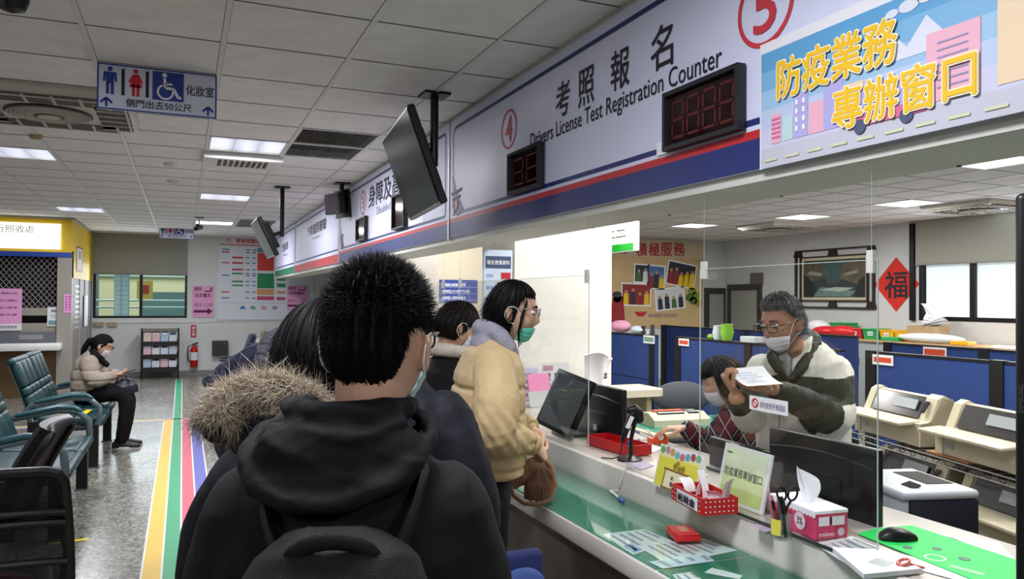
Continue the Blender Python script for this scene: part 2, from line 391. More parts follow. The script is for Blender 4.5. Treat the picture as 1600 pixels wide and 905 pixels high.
w.box((RX, -4, 0), (RX+.2, wy0, CEIL)); w.box((RX, wy1, 0), (RX+.2, BY+.2, CEIL)); w.box((RX, wy0, 0), (RX+.2, wy1, wz0)); w.box((RX, wy0, wz1), (RX+.2, wy1, CEIL))
struct(w.build('wall_office_right', MATS['office_wall']))
w = MB(); w.box((-7.2, -4, 0), (-7, FARY+.2, CEIL)); struct(w.build('wall_left', WHITE))
w = MB(); w.box((-7.2, -4.2, 0), (RX+.2, -4, CEIL)); struct(w.build('wall_behind', WHITE))
# the bulkhead over the counter
bk = MB(); SOF = mat('bulkhead_paint', (.80, .80, .77), .65, noise=.04, nscale=4)
bk.box((XF, -1.5, 1.965), (2.02, 16.3, CEIL+.01), SOF)
for k in range(24): bk.cyl((2.0, -.6+.7*k, 1.9648), (2.0, -.6+.7*k, 1.961), .006, None, mat('screw', (.25, .25, .25), .5), 8)
struct(bk.build('trim_1'))
# white column behind the counter, the next one and the beige recess
CW = mat('column_white', (.90, .885, .86), .6, noise=.02, nscale=3)
c0 = ony(803, 600, 5.1)[0]; c1 = ony(955.5, 480, 5.1)[0]
w = MB(); w.box((c0, 5.1, 0), (c1, 5.75, CEIL)); struct(w.build('wall_column', CW))
w = MB(); w.box((1.98, 8.0, 0), (ony(683, 430, 8.0)[0], 8.6, CEIL)); struct(w.build('wall_column_far', CW))
w = MB(); w.box((2.52, 9.0, 0), (4.2, 9.15, CEIL)); struct(w.build('wall_recess', mat('recess_beige', (.70, .67, .60), .7)))

# ------------------------------------------------------------------ windows and what lies outside
BLACKAL = mat('black_aluminium', (.10, .10, .11), .4, .3)
def frame_rect(mb, o, u, v, wd, h, t, d, m):
    """four bars of section t x d round a wd x h opening"""
    o = np.asarray(o, float); u = np.asarray(u, float); v = np.asarray(v, float); n = np.cross(u, v)
    for a, b, c, e in ((0, 0, wd, t), (0, h-t, wd, h), (0, t, t, h-t), (wd-t, t, wd, h-t)):
        mb.prism([(a, b), (c, b), (c, e), (a, e)], o-n*d/2, u, v, d, m)
wn = thing('window_1', (-.76, FARY+.1, 1.16), 'black framed sliding window in the far wall under a grey blind', 'window'); wn['kind'] = 'structure'
mb = MB(); frame_rect(mb, (-1.61, FARY+.08, 1.16), (1, 0, 0), (0, 0, 1), 1.70, 1.64, .045, .10, BLACKAL); mb.box((-.79, FARY+.05, 1.2), (-.735, FARY+.12, 2.78)); mb.build('window_frame', BLACKAL, wn)
for x0, x1 in ((-1.565, -.79), (-.735, .045)):
    mb = MB(); mb.box((x0, FARY+.08, 1.205), (x1, FARY+.086, 2.755)); mb.build('pane', glass('window_glass', (.86, .93, .93), .05), wn)
bl = thing('roller_blind', (-.76, FARY-.02, 2.1), 'grey roller blind half lowered over the far hall window', 'blind')
mb = MB(); mb.grid(lambda a, b: (-1.61+1.70*a, FARY-.03+.004*math.sin(a*9), 2.03+.80*b), 16, 2, None, .003); mb.build('fabric', mat('blind_grey', (.62, .62, .58), .9), bl)
mb = MB(); mb.cyl((-1.61, FARY-.03, 2.03), (.09, FARY-.03, 2.03), .012); mb.build('bottom_bar', mat('bar_grey', (.55, .55, .52), .5), bl)
# outside the far window: a tiled pillar, railing and a pale building across the yard
OUT = mat('outside_wall', (.72, .78, .72), .8, noise=.1, nscale=1.5); YARD = mat('outside_yard', (.55, .60, .58), .9)
ext = MB(); ext.add([(-6, 17.4, .9), (4, 17.4, .9), (4, 27, .9), (-6, 27, .9)], [(0, 1, 2, 3)], YARD)
ext.box((-6, 24, .9), (4, 24.2, 2.15), mat('outside_cream', (.86, .80, .62), .8)); ext.box((-6, 23.9, 2.15), (4, 24.1, 4.2), OUT)
ext.box((-.9, 20, .9), (.3, 20.4, 1.7), mat('outside_teal', (.45, .58, .55), .6)); ext.box((-2.6, 21, .9), (-1.9, 21.6, 2.4), mat('outside_dark', (.35, .40, .42), .7))
struct(ext.build('exterior'))
pl = MB(); WT = mat('white_tile', (.88, .93, .93), .35); GR = mat('tile_grout', (.55, .66, .66), .7)
pl.box((-1.33, 18.3, .9), (-1.05, 18.58, 4.0), GR)
for k in range(20):
    for j in range(2): pl.box((-1.325+.14*j, 18.294, .92+.10*k), (-1.195+.14*j, 18.30, 1.012+.10*k), WT)
for z in (1.35, 1.5): pl.cyl((-3, 18.9, z), (1.5, 18.9, z), .02, None, mat('rail_steel', (.7, .72, .72), .3, .8), 8)
struct(pl.build('trim_2'))
st = MB(); st.box((-.95, 19.4, 1.5), (-.62, 19.42, 1.95), mat('notice_yellow', (.93, .78, .35), .6)); st.box((-.85, 19.39, 1.65), (-.7, 19.40, 1.85), mat('notice_red', (.83, .25, .2), .6))
tag(st.build('notice', origin=(-.78, 19.4, 1.5)), 'yellow notice with a red square seen outside through the far window', 'notice')

wn = thing('window_2', (RX+.1, (wy0+wy1)/2, wz0), 'wide black framed office window glowing white with daylight', 'window'); wn['kind'] = 'structure'
mb = MB(); frame_rect(mb, (RX+.06, wy1, wz0), (0, -1, 0), (0, 0, 1), wy1-wy0, wz1-wz0, .06, .14, BLACKAL)
FRY = [wy1]+[onx(px, 450, RX)[1] for px in (1519,)]; step = FRY[0]-FRY[1]
mul = [FRY[0]-step*k for k in range(1, 7) if FRY[0]-step*k > wy0+.1]
for y in mul: mb.box((RX, y-.04, wz0+.05), (RX+.12, y+.04, wz1-.05))
mb.build('window_frame', BLACKAL, wn)
PANE = mat('daylit_pane', (.86, .91, .93), .5, emit=.45); edges = [wy1-.05]+mul+[wy0+.05]
for a, b in zip(edges[:-1], edges[1:]):
    mb = MB(); mb.box((RX+.05, b+.03, wz0+.05), (RX+.06, a-.03, wz1-.05)); mb.build('pane', PANE, wn)
bl = thing('roller_blind', (RX-.03, 6, 2.16), 'long grey roller blind lowered over the top of the office window', 'blind')
mb = MB(); mb.grid(lambda a, b: (RX-.035+.004*math.sin(a*14), 8.50-(8.50-wy0)*a, 2.155+.66*b), 24, 2, None, .003); mb.build('fabric', MATS['blind_grey'], bl)
mb = MB(); mb.cyl((RX-.035, 8.50, 2.155), (RX-.035, wy0, 2.155), .012); mb.build('bottom_bar', MATS['bar_grey'], bl)
mb = MB(); mb.box((RX-.05, 8.52, 1.30), (RX-.001, 8.60, 2.80), BLACKAL); mb.build('side_rail', BLACKAL, bl)

# doors at the back of the office
DARK = mat('door_frame_dark', (.20, .17, .15), .5)
def door(name, o, u, wd, h, label, leaf):
    o = np.asarray(o, float); u = np.asarray(u, float); v = np.array([0, 0, 1.0]); n = np.cross(u, v)
    d = thing(name, o+u*wd/2, label, 'door'); d['kind'] = 'structure'
    mb = MB()
    for a, b, c, e in ((0, 0, .10, h), (wd-.10, 0, wd, h), (.10, h-.12, wd-.10, h)): mb.prism([(a, b), (c, b), (c, e), (a, e)], o+n*.0, u, v, .05)
    mb.build('door_frame', DARK, d)
    mb = MB(); mb.prism([(.10, .02), (wd-.10, .02), (wd-.10, h-.12), (.10, h-.12)], o, u, v, .025); mb.build('leaf', leaf, d)
    mb = MB(); mb.cyl(o+u*.17+v*1.0+n*.02, o+u*.17+v*1.0+n*.07, .012, None, None, 10); mb.cyl(o+u*.17+v*1.0+n*.07, o+u*.27+v*1.0+n*.07, .010, None, None, 10); mb.build('handle', mat('steel', (.7, .7, .7), .3, 1), d)
a = ony(1100, 450, BY); b = ony(1157, 450, BY)
door('door_1', (a[0], BY-.001, 0), (1, 0, 0), .58, a[2], 'pale door with a dark frame right of the photo mural at the far end of the office', mat('door_leaf', (.60, .60, .57), .6))
a = onx(1161, 450, RX-.0); b = onx(1212, 450, RX)
door('door_2', (RX-.001, 12.95, 0), (0, -1, 0), 1.0, 1.92, 'dark framed door on the right-hand office wall near the corner', MATS['door_leaf'])
# ------------------------------------------------------------------ counter signs along the bulkhead
SU, SV = V3(0, -1, 0), V3(0, 0, 1)
BOARD = mat('sign_board_white', (.84, .85, .94), .45); NAVY = mat('sign_navy', (.12, .17, .42), .45); RED = mat('sign_red', (.73, .14, .16), .45)
INK = mat('ink_dark', (.12, .12, .16), .6); CREAMW = mat('print_white', (.93, .93, .95), .55); GREEN = mat('sign_green', (.05, .45, .30), .45); RING = mat('ring_red', (.78, .22, .26), .5)
ALU = mat('alu_strip', (.72, .72, .74), .4, .4); BLACKP = mat('black_plastic', (.045, .045, .05), .4); LEDOFF = mat('led_dull_red', (.30, .045, .06), .5, emit=.05); SCR = mat('led_screen', (.10, .015, .02), .08)
SB = XF-.02           # face of the boards
def sx(px, py): p = onx(px, py, SB-.002); return p[1], p[2]
def sign_board(y_far, y_near, label, stripes, group=None):
    t = thing('counter_sign', (XF-.01, (y_far+y_near)/2, 2.0), label, 'sign', group)
    mb = MB(); mb.box((SB, y_near+.005, 2.0), (XF, y_far-.005, 2.795), BOARD); mb.build('board', BOARD, t)
    mb = MB(); mb.box((SB-.006, y_far-.02, 1.99), (XF, y_far+.012, 2.81), ALU); mb.build('edge_strip', ALU, t)
    S = Sheet((SB, y_far, 0), SU, SV); W = y_far-y_near
    for z0, z1, m in stripes: S.rect(.02, z0, W, z1, m)
    return t, S, W
def outline(S, W, m=NAVY, x0=.09, z0=2.144, z1=2.735, r=.05, right=False):
    S.line([(x0+.0, z0+r), (x0, z1-r), (x0+r*.3, z1-r*.3), (x0+r, z1)], .018, m); S.rect(x0+r, z1-.012, W-.06, z1+.010, m); S.rect(x0, z0, W-.06, z0+.021, m)
    if right: S.line([(W-.06, z1), (W-.045, z1-.03), (W-.045, z0+.03), (W-.06, z0+.01)], .018, m)
def emblem(S, m=None):
    S.poly([(.075, 2.42), (.10, 2.40), (.16, 2.30), (.30, 2.17), (.20, 2.135), (.11, 2.15)], NAVY, 2)
    for k in range(4): S.poly([(.06+.02*k, 2.30-.04*k), (.28-.03*k, 2.315-.042*k), (.26-.03*k, 2.295-.042*k), (.07+.02*k, 2.28-.04*k)], INK, 3)
    S.disc(.17, 2.21, .035, RED, 4, 14)
BLUE45 = [(2.0, 2.099, NAVY), (2.099, 2.127, RED)]
t45, S, W = sign_board(5.06, -.9, 'long white sign board of counters 4 and 5 with a navy band, nearest to us', BLUE45)
outline(S, W); emblem(S)
def px_text(S, t, bl, tr, m, parent, bold=0.0, k=2):
    (y0, z0), (y1, z1) = sx(*bl), sx(*tr); S.text(t, S.o[1]-y0, z0, y0-y1, z1-z0, m, parent, bold, k)
y, z = sx(795, 202); S.ring(S.o[1]-y, z, .098, .112, RING, 2)
def ch(S, t, px, h, zc, parent, m=INK, wd=None, bold=.012):
    y = sx(px, 100)[0]; S.text(t, S.o[1]-y-(wd or h)/2, zc-h/2, wd or h, h, m, parent, bold)
S.text('4', S.o[1]-y-.045, z-.07, .09, .14, RING, t45, .02)
for c, px in zip('考照報名', (880, 916, 969, 1034)):
    ch(S, c, px, .168, 2.552, t45, wd=.148)
ya, yb = sx(829, 228)[0], sx(1128, 107)[0]; S.text('Drivers License Test Registration Counter', S.o[1]-ya, 2.356, ya-yb, .098, INK, t45, .004)
y, z = sx(1195, 10); S.ring(S.o[1]-y, z, .112, .128, RING, 2); S.text('5', S.o[1]-y-.05, z-.08, .10, .16, RING, t45, .02)
S.build(t45)
def px_y(px, py=350): return onx(px, py, SB)[1]
y3, y2, y1 = px_y(530.5), px_y(461, 410), px_y(430, 420)
t3, S, W = sign_board(y3, 5.09, 'white sign board of counter 3 with a navy band, second along the counter', [(2.0, 2.099, NAVY), (2.099, 2.127, RED)])
outline(S, W, right=True); emblem(S)
y, z = sx(567, 317); S.ring(S.o[1]-y, z, .105, .125, RING, 2); S.text('3', S.o[1]-y-.04, z-.06, .08, .12, RING, t3, .02)
a, b = S.o[1]-sx(576, 320)[0], S.o[1]-5.45
S.text('身障及高齡專用', a, 2.47, b-a, .21, INK, t3, .012); S.text('Disabled And Senior Service', a+.35, 2.37, b-a-.35, .075, mat('print_grey', (.55, .56, .62), .6), t3, 0)
S.rect(a+.05, 2.165, b-.2, 2.37, CREAMW, 1); S.build(t3)
t2, S, W = sign_board(y2, y3+.015, 'white sign board with a red band, third along the counter', [(2.0, 2.105, RED)])
outline(S, W, right=True); S.text('汽車駕照審驗', W*.35, 2.47, W*.42, .15, INK, t2, .012); S.text('Counter 2', W*.45, 2.40, W*.25, .045, MATS['print_grey'], t2); S.build(t2)
t1, S, W = sign_board(y1, y2+.015, 'white sign board with a green band, farthest along the counter', [(2.0, 2.105, GREEN)])
outline(S, W, right=True); S.text('汽機車', W*.35, 2.42, W*.35, .15, INK, t1, .0); S.text('Window 1', W*.45, 2.33, W*.25, .04, MATS['print_grey'], t1); S.build(t1)

def led(y0, y1, z0, z1, label, digits, on=True):
    SB = XF-.0275
    t = thing('queue_display', (SB, (y0+y1)/2, z0), label, 'display', 'queue number displays on the sign boards')
    mb = MB(); frame_rect(mb, (SB-.017, y0, z0), SU, SV, y0-y1, z1-z0, .016, .034, mat('led_frame', (.11, .11, .13), .45)); mb.build('frame', None, t)
    mb = MB(); mb.box((SB-.016, y1+.014, z0+.014), (SB, y0-.014, z1-.014)); mb.build('screen', SCR, t)
    if digits:
        S = Sheet((SB-.016, y0, z0), SU, SV, .001); W, H = y0-y1, z1-z0; cw = (W-.06)/digits
        for k in range(digits):
            x0, x1 = .03+cw*k+cw*.14, .03+cw*(k+1)-cw*.14; za, zb = H*.2, H*.8; zm = (za+zb)/2; q = .010
            for a, b in (((x0, za), (x1, za)), ((x0, zm), (x1, zm)), ((x0, zb), (x1, zb)), ((x0, za+q), (x0, zm-q)), ((x1, za+q), (x1, zm-q)), ((x0, zm+q), (x0, zb-q)), ((x1, zm+q), (x1, zb-q))): S.line([a, b], q, LEDOFF)
            S.disc(x1+cw*.12, za, .005, LEDOFF, 1, 8)
        S.build(t, 'digits')
    return t
a, b = sx(1048, 190), sx(1167, 160); led(sx(1048, 190)[0], sx(1167, 160)[0], 2.135, 2.352, 'large black number display with four dark red digits on the nearest sign board', 4)
led(sx(802, 270)[0], sx(852, 260)[0], 2.155, 2.38, 'small black number display below the red 4 on the nearest sign board', 2)
led(sx(561, 360)[0], sx(575, 350)[0], 2.165, 2.40, 'narrow dark number display at the left end of the counter 3 board', 0)
led(sx(618, 345)[0], sx(637, 340)[0], 2.165, 2.46, 'dark number display behind the big television on the counter 3 board', 0)
mb = MB(); y0, y1 = sx(1028, 225)[0], sx(1046, 215)[0]; mb.box((SB-.008, y1, 2.135), (SB, y0, 2.185)); one(mb, 'label_tag', CREAMW, 'small white tag stuck left of the large number display', 'label')

# poster hung over the sign of counter 5
P0, P1 = sx(1189, 170)[0], .72; Z0, Z1 = 1.995, 2.39
po = thing('banner_poster', (SB-.004, (P0+P1)/2, Z0), 'pastel city poster with big yellow characters pasted over the counter 5 sign', 'poster')
mb = MB(); mb.grid(lambda a, b: (SB-.006-.003*math.sin(a*7)*math.sin(b*3), P0-(P0-P1)*a, Z0+(Z1-Z0)*b), 24, 6, None, .001); mb.build('sheet', mat('poster_white', (.90, .90, .92), .5), po)
S = Sheet((SB-.010, P0, Z0), SU, SV, .0015); PW, PH = P0-P1, Z1-Z0
sky = [mat('poster_sky%d' % k, c, .5) for k, c in enumerate(((.36, .62, .80), (.47, .68, .83), (.60, .74, .86), (.72, .77, .88), (.78, .78, .87), (.75, .75, .80)))]
q = PH-.035
for k in range(6): S.rect(.012, q*(1-(k+1)/6), PW, q*(1-k/6), sky[k], 1)
PINKB = mat('poster_pink', (.90, .68, .75), .5); LILAC = mat('poster_lilac', (.68, .66, .86), .5); PEACH = mat('poster_peach', (.90, .80, .66), .5); MINT = mat('poster_mint', (.72, .84, .84), .5); CLOUD = mat('poster_cloud', (.84, .85, .90), .5); BUSP = mat('poster_bus', (.84, .42, .60), .5)
for x, y, r in ((.26, .26, .025), (.55, .33, .03), (.60, .335, .025), (.50, .325, .02), (.78, .31, .014)): S.disc(x, y, r, CLOUD, 2, 16, r*.55)
for x0, x1, z, m in ((.06, .10, .16, PINKB), (.11, .15, .14, MINT), (.155, .21, .20, LILAC), (.215, .27, .16, PINKB), (.27, .34, .22, LILAC), (.34, .41, .18, PEACH), (.60, .74, .24, PINKB), (.78, .86, .30, PEACH), (.86, .95, .34, LILAC), (1.0, 1.1, .3, MINT)): S.rect(x0, .07, x1, z, m, 2)
S.poly([(.44, .20), (.50, .275), (.57, .20)], CLOUD, 1.4); S.poly([(.52, .20), (.60, .29), (.68, .2)], CLOUD, 1.7)
for k in range(5): S.rect(.062, .085+.014*k, .098, .091+.014*k, BUSP, 3)
for k in range(4): S.rect(.162, .09+.026*k, .172, .105+.026*k, CREAMW, 3); S.rect(.19, .09+.026*k, .20, .105+.026*k, CREAMW, 3)
for k in range(7): S.rect(.63, .10+.018*k, .71, .104+.018*k, mat('poster_line', (.62, .58, .72), .5), 3)
S.rect(.36, .055, .60, .085, BUSP, 3); S.rect(.36, .085, .60, .15, LILAC, 3); S.rect(.36, .15, .60, .158, BUSP, 3)
for x in (.40, .545): S.disc(x, .055, .020, mat('poster_wheel', (.30, .33, .45), .5), 4, 18)
for k in range(9): S.rect(.03+.09*k, .018, .085+.09*k, .026, mat('poster_grass', (.80, .82, .68), .5), 3)
YEL = mat('poster_yellow', (.93, .74, .10), .5); PALE = mat('poster_glow', (.96, .93, .80), .5)
def glow(t, x0px, x1px, zf, h):
    ya, yb = sx(x0px, 130)[0], sx(x1px, 100)[0]; x = S.o[1]-ya; wd = (ya-yb)
    for i_ in range(8): S.text(t, x+.0058*math.cos(.785*i_), zf+.0058*math.sin(.785*i_), wd, h, PALE, po, 0, 5+.15*i_, 'letter_outline')
    S.text(t, x, zf, wd, h, YEL, po, .018, 6.4)
glow('防疫業務', 1221, 1408, .200, .118); glow('專辦窗口', 1308, 1533, .060, .112)
S.build(po)

# ------------------------------------------------------------------ hanging restroom signs
def man_icon(S, x, y, h, m, skirt=False):
    S.disc(x, y+h*.91, h*.085, m, 2, 14)
    if skirt: S.poly([(x-.10*h, y+.80*h), (x+.10*h, y+.80*h), (x+.25*h, y+.50*h), (x+.19*h, y+.48*h), (x+.13*h, y+.62*h), (x+.22*h, y+.32*h), (x-.22*h, y+.32*h), (x-.13*h, y+.62*h), (x-.19*h, y+.48*h), (x-.25*h, y+.50*h)], m, 2)
    else: S.poly([(x-.20*h, y+.80*h), (x+.20*h, y+.80*h), (x+.23*h, y+.45*h), (x+.16*h, y+.45*h), (x+.13*h, y+.68*h), (x+.12*h, y+.40*h), (x-.12*h, y+.40*h), (x-.13*h, y+.68*h), (x-.16*h, y+.45*h), (x-.23*h, y+.45*h)], m, 2)
    for s in (-1, 1): S.rect(x+s*.075*h-.05*h, y, x+s*.075*h+.05*h, y+.42*h, m, 2)
def restroom_sign(px_l, px_r, py_t, py_b, Y, label, side_text, rods):
    a = ony(px_l, py_t, Y); b = ony(px_r, py_t+(px_r-px_l)*.10, Y); c = ony(px_l, py_b, Y)
    W, H = b[0]-a[0], a[2]-c[2]; o = V3(a[0], Y, c[2])
    t = thing('restroom_sign', (a[0]+W/2, Y, c[2]), label, 'sign', 'hanging restroom signs')
    mb = MB(); mb.box((a[0], Y, c[2]), (a[0]+W, Y+.02, c[2]+H), None, .003, 1); mb.build('board', mat('sign_white', (.84, .86, .93), .5), t)
    mb = MB()
    for q in (.12, .88): mb.cyl((a[0]+W*q, Y+.01, c[2]+H), (a[0]+W*q, Y+.01, CEIL-.002), .004 if rods else .003, None, None, 8)
    mb.build('hanger', mat('hanger_grey', (.55, .55, .55), .4, .6), t)
    S = Sheet(o, (1, 0, 0), (0, 0, 1), .0012); k = W/.6; bl = mat('icon_blue', (.14, .24, .58), .5); rd = mat('icon_red', (.83, .13, .20), .5)
    S.frame(0, 0, W, H, .008*k, bl, 1)
    man_icon(S, .062*k, H-.165*k, .15*k, bl); S.rect(.117*k, H-.165*k, .133*k, H-.022*k, INK, 2)
    man_icon(S, .187*k, H-.165*k, .15*k, rd, True); S.rect(.236*k, H-.165*k, .252*k, H-.022*k, INK, 2)
    S.rect(.270*k, H-.172*k, .428*k, H-.014*k, bl, 2)
    x, y = .335*k, H-.125*k; wh = CREAMW
    S.ring(x, y, .033*k, .043*k, wh, 3, 24, 1, math.radians(110), math.radians(375)); S.disc(x-.005*k, y+.092*k, .013*k, wh, 3, 12)
    S.line([(x-.005*k, y+.075*k), (x, y+.022*k), (x+.042*k, y+.020*k), (x+.066*k, y-.028*k), (x+.080*k, y-.024*k)], .015*k, wh, 3); S.rect(x-.003*k, y+.040*k, x+.035*k, y+.050*k, wh, 3)
    S.text('化妝室', .440*k, H-.130*k, .145*k, .058*k, INK, t, .012); S.text('側門出去50公尺', .140*k, .022*k, .33*k, .045*k, INK, t, .012)
    for xx in (.045*k, W-.045*k):
        S.line([(xx, .014*k), (xx, .055*k)], .012*k, bl, 2); S.line([(xx-.028*k, .035*k), (xx, .062*k), (xx+.028*k, .035*k)], .012*k, bl, 2)
    S.build(t); return t
restroom_sign(152, 339, 97, 169, 4.62, 'large white restroom sign with man, woman and wheelchair icons hanging nearest to us', '', False)
restroom_sign(249, 303, 352, 372, 15.4, 'small distant restroom sign hanging in front of the far window', '', True)

# ------------------------------------------------------------------ ceiling fittings
LOUV = mat('louver_metal', (.86, .84, .93), .25, .9); TUBE = mat('lamp_tube', (.95, .97, 1.0), .5, emit=10); FRAMEW = mat('fitting_white', (.86, .86, .85), .5)
DIFF_ON = mat('lit_diffuser', (1.0, 1.0, .99), .5, emit=2.6)
def troffer(span, label, emit_mat, group='louvred hall ceiling lights'):
    x0, x1, y0, y1 = span; x0 += .012; x1 -= .012; y0 += .006; y1 -= .006
    t = thing('ceiling_light', ((x0+x1)/2, (y0+y1)/2, CEIL), label, 'light', group)
    mb = MB(); mb.box((x0, y0, CEIL+.09), (x1, y1, CEIL+.10)); mb.box((x0, y0, CEIL-.004), (x0+.012, y1, CEIL+.09)); mb.box((x1-.012, y0, CEIL-.004), (x1, y1, CEIL+.09)); mb.box((x0, y0, CEIL-.004), (x1, y0+.012, CEIL+.09)); mb.box((x0, y1-.012, CEIL-.004), (x1, y1, CEIL+.09)); mb.build('housing', FRAMEW, t)
    for k in range(3):
        xx = x0+(x1-x0)*(k+.5)/3; mb = MB(); mb.cyl((xx, y0+.03, CEIL+.065), (xx, y1-.03, CEIL+.065), .013, None, None, 10); mb.build('tube', emit_mat, t)
    mb = MB()
    for k in range(1, 8): yy = y0+(y1-y0)*k/8; mb.add([(x0+.012, yy-.006, CEIL+.045), (x1-.012, yy-.006, CEIL+.045), (x1-.012, yy, CEIL), (x0+.012, yy, CEIL), (x0+.012, yy+.006, CEIL+.045), (x1-.012, yy+.006, CEIL+.045)], [(0, 1, 2, 3), (3, 2, 5, 4), (4, 5, 1, 0)])
    mb.build('cross_blade', mat('blade_glint_white', (.95, .95, .97), .45), t); mb = MB()  # white colour paints the glint on the cross blades
    for k in range(1, 3): xx = x0+(x1-x0)*k/3; mb.add([(xx-.02, y0+.012, CEIL+.05), (xx-.02, y1-.012, CEIL+.05), (xx, y1-.012, CEIL+.001), (xx, y0+.012, CEIL+.001), (xx+.02, y0+.012, CEIL+.05), (xx+.02, y1-.012, CEIL+.05)], [(0, 3, 2, 1), (3, 4, 5, 2), (4, 0, 1, 5)])
    mb.build('louver', LOUV, t)
troffer(hall_tiles['a'], 'louvred ceiling light beside the slatted vent, with mauve reflections', TUBE)
troffer(hall_tiles['b'], 'louvred ceiling light second in the middle row, beyond the small air unit', TUBE)
troffer(hall_tiles['c'], 'louvred ceiling light left of the restroom sign at the picture edge', TUBE)
troffer(hall_tiles['d'], 'louvred ceiling light just in front of the yellow kiosk', TUBE)
def flat_light(span, label, group):
    x0, x1, y0, y1 = span; t = thing('ceiling_light', ((x0+x1)/2, (y0+y1)/2, CEIL), label, 'light', group)
    mb = MB(); frame_rect(mb, (x0, y0, CEIL-.003), (1, 0, 0), (0, 1, 0), x1-x0, y1-y0, .022, .012, FRAMEW); mb.box((x0, y0, CEIL+.05), (x1, y1, CEIL+.06)); mb.build('frame', FRAMEW, t)
    mb = MB(); mb.box((x0+.02, y0+.02, CEIL-.001), (x1-.02, y1-.02, CEIL+.006)); mb.build('diffuser', DIFF_ON, t)
flat_light(hall_tiles['e'], 'bright white ceiling light farthest down the hall, by the far wall', 'flat ceiling lights')
for sp, lb in zip(office_tiles, ('flat lit ceiling panel deepest in the office, nearest the photo mural', 'flat lit ceiling panel in the office middle, above the standing clerk', 'large bright ceiling panel in the office above the red paper diamond',
        'ceiling panel over the office cubicles hidden by the bulkhead', 'ceiling panel over the service desk hidden by the bulkhead', 'ceiling panel over the printer shelf hidden by the bulkhead', 'ceiling panel nearest to the photographer behind the counter', 'ceiling panel by the office window to the right')):
    flat_light(sp, lb, 'flat ceiling lights')
flat_light(column_tile, 'ceiling panel just in front of the white column', 'flat ceiling lights'); flat_light(counter_tile, 'ceiling panel over the counters beyond the white column', 'flat ceiling lights')

vt = thing('ceiling_vent', (1.09, 6.4, CEIL), 'grey slatted return air vent in the hall ceiling beside the big television', 'vent')
x0, x1, y0, _ = hall_tiles['vent1']; y1 = hall_tiles['vent2'][3]; ym = hall_tiles['vent1'][3]
mb = MB(); mb.box((x0, y0, CEIL+.06), (x1, y1, CEIL+.07)); mb.build('backing', mat('vent_dark', (.16, .15, .15), .8), vt)
mb = MB()
for k in range(30): xx = x0+.02+(x1-x0-.04)*k/29; mb.obox((xx, (y0+y1)/2, CEIL+.012), (.003, y1-y0-.02, .022), roty(.5))
mb.build('slat', mat('vent_slat', (.60, .58, .58), .5, .3), vt)
mb = MB(); frame_rect(mb, (x0, y0, CEIL), (1, 0, 0), (0, 1, 0), x1-x0, ym-y0, .02, .012, FRAMEW); frame_rect(mb, (x0, ym, CEIL), (1, 0, 0), (0, 1, 0), x1-x0, y1-ym, .02, .012, FRAMEW); mb.build('frame', FRAMEW, vt)
mb = MB(); c = onz(380, 343, CEIL)
vt = thing('ceiling_vent', (1.1, 13.6, CEIL-.01), 'dark vent panel in the ceiling far down the hall by the last light', 'vent')
mb.box((.82, 12.9, CEIL-.012), (1.38, 14.3, CEIL-.003)); mb.build('frame', FRAMEW, vt); mb = MB()
for k in range(16): mb.box((.84+.034*k, 12.95, CEIL-.016), (.862+.034*k, 14.25, CEIL-.012))
mb.build('slat', MATS['vent_dark'], vt)

# air conditioning cassettes
ACW = mat('ac_cream', (.78, .76, .72), .5); ACD = mat('ac_dark', (.35, .32, .29), .7)
def cassette(cx, cy, s, h, label, n=5, ang=0.0):
    t = thing('air_conditioner', (cx, cy, CEIL-h), label, 'air conditioner', 'ceiling air conditioners'); R = rotz(ang); C = V3(cx, cy, 0)
    P = lambda x, y, z: R@V3(x, y, z)+C
    mb = MB(); z0, z1 = CEIL-h, CEIL
    ringz = [(1.0, z1, 0), (1.0, z1-h*.35, 0), (.94, z0+.012, 0), (.90, z0, 0)]
    rings = [[P(q*s*a, q*s*b, z) for a, b in ((-.5, -.5), (.5, -.5), (.5, .5), (-.5, .5))] for q, z, _ in ringz]
    mb.ring_loft(rings, ACW); mb.build('casing', ACW, t)
    mb = MB(); m2 = MB()
    for a in range(4):
        Ra = R@rotz(a*PI/2)
        mb.obox(Ra@V3(0, -.375*s, z0-.001)+C, (.76*s, .19*s, .008), Ra, ACD)
        for k in range(n+1): m2.obox(Ra@V3((-.37+.74*k/n)*s, -.375*s, z0-.006)+C, (.016*s, .195*s, .012), Ra, ACW)
        m2.obox(Ra@V3(0, -.455*s, z0-.006)+C, (.76*s, .012*s, .012), Ra, ACW)
    mb.build('outlet', ACD, t); m2.build('divider', ACW, t)
    mb = MB(); mb.lathe([(.235*s, z0), (.25*s, z0-.010), (.24*s, z0-.018), (.09*s, z0-.024), (.085*s, z0-.030), (.001, z0-.032)], (cx, cy, 0), mat('ac_grille', (.30, .27, .25), .6), 36)
    for k in range(7): r = (.10+.022*k)*s; mb.tube([(cx+r*math.cos(q), cy+r*math.sin(q), z0-.024+.0008*k) for q in np.linspace(0, 2*PI, 36, endpoint=False)], .0035*s, ACW, 5, True)
    for k in range(40): q = 2*PI*k/40; mb.tube([(cx+.09*s*math.cos(q), cy+.09*s*math.sin(q), z0-.026), (cx+.238*s*math.cos(q), cy+.238*s*math.sin(q), z0-.019)], .0022*s, ACW, 4)
    mb.build('grille', None, t, True)
    mb = MB(); mb.lathe([(.07*s, z0-.028), (.065*s, z0-.034), (.001, z0-.036)], (cx, cy, 0), ACW, 20); mb.build('hub', ACW, t)
cassette(-.80, 5.72, 1.0, .07, 'big cream ceiling air conditioner with a round grille left of the large restroom sign')
cassette(9.3, 6.7, .95, .07, 'office ceiling air conditioner at the right beside the black monitor edge', 5)
cassette(8.9, 9.9, .9, .07, 'office ceiling air conditioner deeper in the room above the framed painting', 5)
